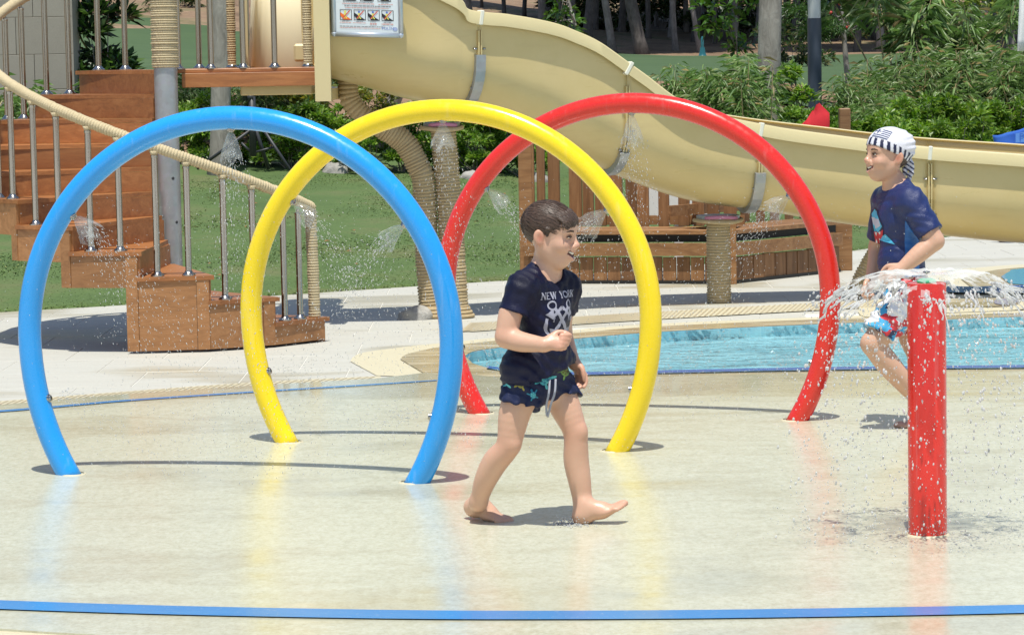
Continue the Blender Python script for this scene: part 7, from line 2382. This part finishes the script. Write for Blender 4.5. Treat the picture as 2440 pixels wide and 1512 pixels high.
# swim shorts
Ss = Sdf(J(1160, 1010, 0) * np.array([1, 0, 1]) + np.array([0, Y1 - 0.2, 0]), J(1410, 820, 0) * np.array([1, 0, 1]) + np.array([0, Y1 + 0.2, 0]), 0.0034)
Ss.ell(pel, (0.082, 0.094, 0.078), TR, 0.03)
Ss.ell(bel, (0.0805, 0.0875, 0.0915), TR, 0.02)
def leg_cut(S, a, b, f, r0, r1, tilt):
    d = (b - a) / np.linalg.norm(b - a); e = a + (b - a) * f
    nn = d + np.array(tilt); nn /= np.linalg.norm(nn)
    S.cone(a, e + d * 0.05, r0, r1, 0.03, cuts=((e, nn),))
leg_cut(Ss, RH, RK, 0.26, 0.066, 0.074, (0.10, 0, 0))
leg_cut(Ss, LH, LK, 0.13, 0.064, 0.070, (-0.42, 0, 0))
Ss.ell(J(1276, 968, 0.0), (0.016, 0.03, 0.022), None, 0.012)
Ss.cut(J(1280, 842, 0), np.array([0, 0, 1.0]))
def wr2(X, Y, Z):
    return 0.0026 * np.sin(X * 150 + 4 * np.sin(Z * 40)) + 0.0018 * np.sin(Y * 170 + Z * 60 + 3 * np.sin(X * 60)) + 0.0012 * np.sin(Z * 210 + X * 90)
Ss.ripple(wr2)
V, F = Ss.nets()
rsx = np.random.RandomState(2)
Cc = np.tile(np.array([0.012, 0.018, 0.060]), (len(V), 1))
shorts = np_mesh('swim_shorts', V, F, M_CLOTH, boy, True, Cc)
bv2 = BVHTree.FromPolygons([tuple(v) for v in V], [tuple(f) for f in F])
def turtle(cx, cy, s_, rot):
    body = [disc(0, 0, s_ * 0.62, s_ * 0.8, 14)]
    head = [disc(0, s_ * 1.08, s_ * 0.24, s_ * 0.3, 8)]
    fl = [disc(sg * s_ * 0.82, s_ * 0.55, s_ * 0.5, s_ * 0.18, 8, sg * 0.7) for sg in (1, -1)] + [disc(sg * s_ * 0.6, -s_ * 0.75, s_ * 0.36, s_ * 0.16, 8, -sg * 0.8) for sg in (1, -1)]
    c, q = math.cos(rot), math.sin(rot)
    tf = lambda ps: [[(cx + x * c - y * q, cy + x * q + y * c) for x, y in p] for p in ps]
    cell = []
    for a in np.linspace(0, 2 * PI, 7)[:-1]: cell.append(disc(s_ * 0.36 * math.cos(a), s_ * 0.46 * math.sin(a), s_ * 0.15, s_ * 0.18, 6))
    cell.append(disc(0, 0, s_ * 0.17, s_ * 0.22, 6))
    return tf(body + head + fl), tf(cell)
m_tq = mat('turquoise_print', (0.10, 0.48, 0.50), 0.6); m_tqd = mat('deep_turquoise_print', (0.02, 0.20, 0.30), 0.6)
m_ol = mat('olive_print', (0.28, 0.24, 0.04), 0.6); m_old = mat('dark_olive_print', (0.10, 0.10, 0.02), 0.6)
m_lg = mat('green_print', (0.16, 0.30, 0.06), 0.6); m_rp = mat('red_trim', (0.40, 0.02, 0.03), 0.6)
for (px, py, s_, rot, ma, mb_) in ((1199, 936, 0.0238, 0.2, m_tq, m_tqd), (1243, 938, 0.0201, -0.35, m_ol, m_old), (1301, 930, 0.0262, -0.5, m_tq, m_tqd), (1352, 915, 0.0232, 0.5, m_lg, m_old), (1190, 880, 0.0195, 1.2, m_tq, m_tqd), (1272, 968, 0.0146, 0.3, m_tqd, m_tq), (1225, 896, 0.0146, 2.0, m_lg, m_old)):
    c0 = J(px, py, -0.4)
    fn_ = lambda u, v, c0=c0: tuple(c0 + np.array([u, 0, v]))
    a, b = turtle(0, 0, s_, rot)
    tp = decal(a, bv2, fn_, (0, 1, 0), ma, 'turtle_print', shorts, 0.0012)
    decal(b, bv2, fn_, (0, 1, 0), mb_, 'turtle_shell', shorts, 0.0020)
c0 = J(1222, 893, -0.4)
decal([disc(0, 0, 0.006, 0.004, 8), disc(-0.035, -0.01, 0.004, 0.006, 8)], bv2, lambda u, v: tuple(c0 + np.array([u, 0, v])), (0, 1, 0), m_rp, 'red_print', shorts, 0.0014)
m_cord = mat('grey_cord', (0.30, 0.31, 0.36), 0.7)
for pts in ([(1310, 905, -0.092), (1308, 935, -0.112), (1302, 965, -0.105), (1303, 990, -0.098)], [(1324, 903, -0.092), (1322, 935, -0.110), (1313, 962, -0.105), (1305, 993, -0.100)]):
    MB().tube(spline([Vector(J(*q)) for q in pts], 4), 0.0036, 7).build('drawstring', m_cord, shorts, smooth=True)

# water kicked up at the heel
n = 260
ctr = J(1372, 1252, -0.01)
pos = ctr + wr.normal(0, 1, (n, 3)) * np.array([0.035, 0.03, 0.012]) + np.array([-0.01, -0.01, 0.004]); pos[:, 2] = np.maximum(pos[:, 2], 0.014)
o = drops('heel_splash', pos, wr.uniform(0.0012, 0.0032, n), wr.normal(0, 1, (n, 3)), M_DROP, 'small splash of water at the heel of the walking child', 'splash', 1.4)

# ------------------------------------------------------------------ the running boy
Y2 = 11.32
def K(px, py, dy=0.0): return A3(P(px, py, Y2 + dy))
boy2 = empty('person', G(2180, 1022), 'child in blue rash vest with shark and white bandana cap running behind the red column', 'person')
TY2 = R(24)
UF = np.array([-math.cos(TY2), -math.sin(TY2), 0]); UL = np.array([math.sin(TY2), -math.cos(TY2), 0])
UR = np.stack([UF, UL, UP], 1)
lo2 = K(2040, 1040, 0); hi2 = K(2290, 295, 0)
lo2 = np.array([lo2[0], Y2 - 0.28, 0.004]); hi2 = np.array([hi2[0], Y2 + 0.28, hi2[2] + 0.02])
B2 = Sdf(lo2, hi2, 0.0038)
pel2 = K(2160, 688, 0); bel2 = K(2152, 620, 0) + UF * 0.008; che2 = K(2143, 520, 0)
LS2, RS2 = K(2172, 482, -0.10), K(2112, 478, 0.10)
def torso2(S, e=0.0, k=0.035):
    S.ell(pel2, (0.082 + e, 0.098 + e, 0.085 + e), UR, k)
    S.ell(bel2, (0.084 + e, 0.092 + e, 0.105 + e), UR, k)
    S.ell(che2, (0.082 + e, 0.100 + e, 0.125 + e), UR, k)
    S.cone(LS2 + np.array([0, 0.02, 0]), RS2, 0.046 + e, 0.046 + e, k)
    S.cone(K(2146, 446, -0.012), LS2 + np.array([-0.008, 0.012, 0.004]), 0.034 + e, 0.042 + e, k)
    S.cone(K(2130, 448, 0.012), RS2 + np.array([0.008, -0.012, 0.004]), 0.034 + e, 0.042 + e, k)
torso2(B2)
LE2, LW2 = K(2228, 574, -0.15), K(2146, 642, -0.17)
B2.chain([LS2, K(2202, 528, -0.135), LE2], [0.044, 0.0405, 0.0355], 0.02)
B2.chain([LE2, K(2188, 606, -0.16), LW2], [0.0355, 0.0345, 0.024], 0.010)
hand(B2, LW2, (-0.85, -0.1, -0.5), (-0.2, -0.95, 0.2), (-0.5, 0.2, 0.8), 0.105, (0.9, 1.2, 1.4, 1.5), 0.0, r=0.0085)
RE2, RW2 = K(2092, 590, 0.19), K(2076, 668, 0.10)
B2.chain([RS2, RE2], [0.044, 0.036], 0.02)
B2.chain([RE2, RW2], [0.035, 0.024], 0.016)
hand(B2, RW2, (-0.45, -0.3, -0.84), (-0.6, 0.7, 0.1), (-0.5, -0.6, 0.5), 0.102, (0.9, 1.2, 1.4, 1.5), 0.0, r=0.0085)
LH2, RH2 = K(2160, 712, -0.055), K(2166, 715, 0.06)
LK2, LA2 = K(2078, 818, -0.085), K(2186, 950, -0.04)
RK2, RA2 = K(2196, 862, 0.05), K(2226, 992, 0.06)
B2.chain([LH2, K(2120, 768, -0.07), LK2], [0.064, 0.058, 0.044], 0.03)
B2.chain([LK2, K(2112, 862, -0.075), K(2146, 902, -0.06), LA2], [0.044, 0.047, 0.041, 0.029], 0.012)
foot(B2, LA2 + np.array([0.055, 0.0, -0.01]), (-0.25, 0, -0.95), (-0.95, 0, 0.25), 0.18, ankle=LA2)
B2.chain([RH2, K(2172, 790, 0.055), RK2, K(2208, 905, 0.055), RA2], [0.064, 0.058, 0.043, 0.046, 0.029], 0.03)
hr2 = A3(G(2244, 1020)); hr2[2] = 0.004
Wf3, _ = foot(B2, hr2, (-0.96, -0.28, 0.02), (0, 0, 1), 0.19, ankle=RA2)
toes(B2, Wf3, -1, 0.0)
H2 = frame(R(20), R(-3), R(2), -1)
o2 = K(2116, 371, -0.01)
B2.chain([K(2140, 472, 0), K(2128, 425, -0.005)], [0.046, 0.041], 0.03)
T2 = head_prims(B2, o2, H2, 1.05, 0.0090)
V, F = B2.nets()
C = head_colour(V, o2, H2, 0.0090) * np.array([0.97, 0.96, 0.95])
np_mesh('body', V, F, M_SKIN, boy2, True, C)
face_bits(T2, H2, boy2, 0.0090, True, 0.0030)
# hair at the nape
Hn = Sdf(o2 - 0.12, o2 + 0.12, 0.004)
T_ = lambda x, y, z: o2 + H2 @ np.array([x, y, z]) * HSC
Hn.ell(T_(-0.012, 0, 0.02), (0.0845, 0.0685, 0.0745), H2, 0.0)
n1 = H2 @ np.array([1.0, 0, 0.0]); Hn.cut(T_(-0.018, 0, 0), n1)
n2 = H2 @ np.array([0.1, 0, -1.0]); Hn.cut(T_(-0.05, 0, -0.052), n2)
V, F = Hn.nets(); np_mesh('hair', V, F, M_HAIR, boy2, True)
# bandana cap
Cp = Sdf(o2 - 0.135, o2 + 0.145, 0.0030)
Cp.ell(T_(-0.008, 0, 0.034), (0.0965, 0.0780, 0.0820), H2, 0.0)
Cp.ell(T_(-0.075, 0, 0.040), (0.035, 0.046, 0.050), H2, 0.03)
n1 = H2 @ np.array([0.42, 0, -1.0]); n1 /= np.linalg.norm(n1); Cp.cut(T_(0.088, 0, 0.043), n1)
def wr3(X, Y, Z):
    lx = (X - o2[0]) * H2[0, 0] + (Y - o2[1]) * H2[1, 0] + (Z - o2[2]) * H2[2, 0]
    lz = (X - o2[0]) * H2[0, 2] + (Y - o2[1]) * H2[1, 2] + (Z - o2[2]) * H2[2, 2]
    back = np.clip((-0.02 - lx) / 0.06, 0, 1)
    return 0.0022 * np.sin(lz * 260 + 40 * lx) * back
Cp.ripple(wr3)
V, F = Cp.nets()
L = (V - o2) @ H2
dpl = -((V - T_(0.088, 0, 0.043)) @ n1)            # height above the brim
ang = np.arctan2(L[:, 1], L[:, 0] + 0.01)
arc = ang * 0.083
stripe = (np.floor(arc / 0.0128) % 2 == 0)
Cb_ = np.tile(np.array([0.72, 0.72, 0.78]), (len(V), 1))
inb = dpl < 0.031
Cb_[inb & stripe] = (0.012, 0.016, 0.055)
cap = np_mesh('bandana_cap', V, F, M_LYCRA, boy2, True, Cb_)
bv3 = BVHTree.FromPolygons([tuple(v) for v in V], [tuple(f) for f in F])
m_flag = mat('dark_flag_print', (0.05, 0.07, 0.15), 0.7)
# flag: nine stripes and a cross in the canton, tilted on the cap's side
fl = []
FW, FH = 0.060, 0.040
for i in range(9):
    if i % 2 == 0:
        y = FH / 2 - (i + 0.5) * FH / 9
        x0 = -FW / 2 if i > 4 else -FW / 2 + 0.024
        fl.append(seg(x0, y, FW / 2, y, FH / 9 * 0.9))
fl += [seg(-FW / 2, FH / 2 - 0.011, -FW / 2 + 0.021, FH / 2 - 0.011, 0.0042), seg(-FW / 2 + 0.0105, FH / 2, -FW / 2 + 0.0105, FH / 2 - 0.022, 0.0042)]
for a, b in (((-FW / 2, FH / 2), (FW / 2, FH / 2)), ((-FW / 2, -FH / 2), (FW / 2, -FH / 2)), ((-FW / 2, -FH / 2), (-FW / 2, FH / 2)), ((FW / 2, -FH / 2), (FW / 2, FH / 2))):
    fl.append(seg(*a, *b, 0.0011))
fr_ = R(-24)
fc = K(2131, 323, -0.4)
def plf(u, v):
    u *= 0.95
    sh = 0.22 * v
    return tuple(fc + np.array([(u + sh) * math.cos(fr_) - v * math.sin(fr_), 0, (u + sh) * math.sin(fr_) + v * math.cos(fr_)]))
dv = np.array([0, 1.0, -0.25]); dv /= np.linalg.norm(dv)
fc = fc - dv * 0.0 + np.array([0, 0, 0.25 * 0.33])
decal(fl, bv3, plf, dv, m_flag, 'flag_print', cap, 0.0012)
# knot and tails
kn = T_(-0.095, 0.012, -0.030)
Kn = Sdf(kn - 0.10, kn + 0.09, 0.0034)
Kn.ell(kn, (0.020, 0.018, 0.017), None, 0.006)
Kn.chain([T_(-0.085, 0.0, 0.0), kn], [0.016, 0.012], 0.01)
Kn.chain([kn, kn + np.array([0.006, -0.01, -0.03]), kn + np.array([-0.006, -0.012, -0.066])], [0.009, 0.012, 0.008], 0.004)
Kn.chain([kn, kn + np.array([-0.016, -0.006, -0.022]), kn + np.array([-0.022, -0.004, -0.046])], [0.009, 0.012, 0.010], 0.004)
Kn.ripple(lambda X, Y, Z: 0.0028 * np.sin(X * 260 + Z * 190) + 0.0016 * np.sin(Z * 420 + Y * 200))
V, F = Kn.nets()
st = (np.sin(V[:, 2] * 330 + V[:, 0] * 240) > 0.25)
Ck = np.tile(np.array([0.72, 0.72, 0.78]), (len(V), 1)); Ck[st] = (0.015, 0.02, 0.075)
np_mesh('bandana_knot', V, F, M_LYCRA, cap, True, Ck)
# rash vest
V2 = Sdf(np.array([lo2[0], Y2 - 0.27, K(2150, 690, 0)[2]]), np.array([hi2[0], Y2 + 0.27, K(2150, 415, 0)[2]]), 0.0036)
torso2(V2, 0.006, 0.04)
def sleeve2(a, m_, f):
    d = (m_ - a) / np.linalg.norm(m_ - a); e = a + (m_ - a) * f
    V2.cone(a, e + d * 0.03, 0.056, 0.053, 0.02, cuts=((e, d),))
sleeve2(LS2, LE2, 0.80); sleeve2(RS2, RE2, 0.78)
V2.cut(K(2150, 656, 0), np.array([0, 0, -1.0]))
V2.cone(K(2131, 436, -0.006), K(2116, 398, -0.01), 0.0495, 0.060, 0.006, sub=True)
V2.ripple(lambda X, Y, Z: (0.0020 * np.sin(Z * 75 - 95 * X + 4 * np.sin(X * 22 + Z * 12)) + 0.0014 * np.sin(Z * 130 + X * 60 + 4 * np.sin(Z * 28 + Y * 30))) * (0.4 + 0.6 * np.sin(X * 17 + Z * 23) ** 2))
V, F = V2.nets()
Lt = (V - che2) @ UR
Cv = np.tile(np.array([0.014, 0.026, 0.112]), (len(V), 1))
cx_ = K(2163, 600, 0)[0]
side = (Lt[:, 1] > 0.03) & (np.abs(V[:, 0] - K(2166, 560, 0)[0] - 0.15 * 0) < 0.030) & (V[:, 2] < K(2150, 512, 0)[2]) & (np.linalg.norm(np.cross(V - LS2, (LE2 - LS2) / np.linalg.norm(LE2 - LS2)), axis=1) > 0.0575)
Cv[side] = (0.035, 0.17, 0.50)
vest = np_mesh('rash_vest', V, F, M_LYCRA, boy2, True, Cv)
bv4 = BVHTree.FromPolygons([tuple(v) for v in V], [tuple(f) for f in F])
# shark print on the chest: seen rising, open-jawed
DV = UF * 0.62 + UL * 0.78; DV /= np.linalg.norm(DV); DS = np.cross(DV, UP)
DS = -DS if DS[0] < 0 else DS
so = K(2090, 545, 0)
so = so - DV * 0 + DV * 0.30
sz = 1 / FPX * Y2
def pls(u, v):            # u, v in picture points round (2095, 545)
    return tuple(so + np.array([u * sz, 0, -v * sz]))
dS = tuple(-DV)
m_s1 = mat('sky_blue_print', (0.07, 0.42, 0.66), 0.6); m_s2 = mat('pale_lilac_print', (0.50, 0.50, 0.60), 0.6); m_s3 = mat('red_mouth_print', (0.55, 0.03, 0.04), 0.6); m_s4 = mat('tooth_print', (0.75, 0.75, 0.75), 0.6); m_s5 = mat('outline_print', (0.008, 0.010, 0.05), 0.6)
def sk(polys, m, nm, off): decal([[((x - 2068) * 1.25 + 2066 - 2094, y - 545) for x, y in p] for p in polys], bv4, pls, dS, m, nm, vest, off)['kind'] = 'stuff'
sk([[(2070, 512), (2082, 496), (2093, 500), (2098, 518), (2106, 536), (2106, 562), (2090, 590), (2080, 596), (2072, 580)]], m_s5, 'shark_outline', 0.0010)
sk([[(2074, 512), (2082, 500), (2090, 503), (2096, 520), (2103, 538), (2094, 552), (2078, 556)]], m_s1, 'shark_body', 0.0016)
sk([[(2074, 520), (2096, 521), (2100, 536), (2088, 545), (2077, 538)]], m_s2, 'shark_muzzle', 0.0020)
sk([[(2102, 562), (2110, 556), (2130, 580), (2106, 574), (2096, 572)]], m_s1, 'shark_fin', 0.0016)
sk([[(2077, 556), (2092, 556), (2106, 545), (2104, 560), (2090, 584), (2080, 584)]], m_s3, 'shark_mouth', 0.0022)
sk([[(2079, 557), (2084, 557), (2082, 566)], [(2086, 556), (2091, 556), (2089, 564)], [(2094, 553), (2099, 550), (2098, 559)], [(2080, 583), (2084, 583), (2082, 573)], [(2087, 582), (2091, 580), (2088, 572)], [(2095, 574), (2098, 570), (2094, 566)]], m_s4, 'shark_teeth', 0.0027)
# swim shorts
S2 = Sdf(np.array([lo2[0], Y2 - 0.2, K(2150, 815, 0)[2]]), np.array([hi2[0], Y2 + 0.22, K(2150, 655, 0)[2]]), 0.0036)
S2.ell(pel2, (0.094, 0.108, 0.082), UR, 0.03)
leg_cut(S2, LH2, LK2, 0.80, 0.076, 0.072, (0.25, 0, 0.2))
leg_cut(S2, RH2, RK2, 0.50, 0.076, 0.076, (0, 0, 0))
S2.ripple(lambda X, Y, Z: 0.0026 * np.sin(X * 120 + 4 * np.sin(Z * 40)) + 0.0018 * np.sin(Z * 150 + X * 60))
V, F = S2.nets()
M_SHORT2 = mat('patterned_shorts', fn=lambda t, b: None)
def f_sh2(t, b):
    p = gen_pos(t)
    wv = t.node('ShaderNodeVectorMath', operation='ADD'); nn = t.node('ShaderNodeTexNoise'); nn.inputs['Scale'].default_value = 16; t.link(p, nn.inputs['Vector'])
    mu = t.node('ShaderNodeVectorMath', operation='MULTIPLY'); mu.inputs[1].default_value = (0.07, 0.07, 0.07); t.link(nn.outputs['Color'], mu.inputs[0])
    t.link(p, wv.inputs[0]); t.link(mu.outputs[0], wv.inputs[1])
    v = t.node('ShaderNodeTexVoronoi'); v.inputs['Scale'].default_value = 1.0
    t.link(t.mapping(wv.outputs[0], (21, 21, 34), (0, 0.5, 0)), v.inputs['Vector'])
    sp_ = t.node('ShaderNodeSeparateColor'); t.link(v.outputs['Color'], sp_.inputs[0])
    c = t.ramp(sp_.outputs[0], [(0.0, (0.74, 0.74, 0.77)), (0.52, (0.56, 0.58, 0.64)), (0.62, (0.52, 0.03, 0.04)), (0.74, (0.05, 0.34, 0.60)), (0.88, (0.015, 0.02, 0.09))], 'CONSTANT')
    t.link(c, b.inputs['Base Color']); b.inputs['Roughness'].default_value = 0.5
f_sh2(NT(M_SHORT2), M_SHORT2.node_tree.nodes['Principled BSDF'])
np_mesh('swim_shorts', V, F, M_SHORT2, boy2, True)
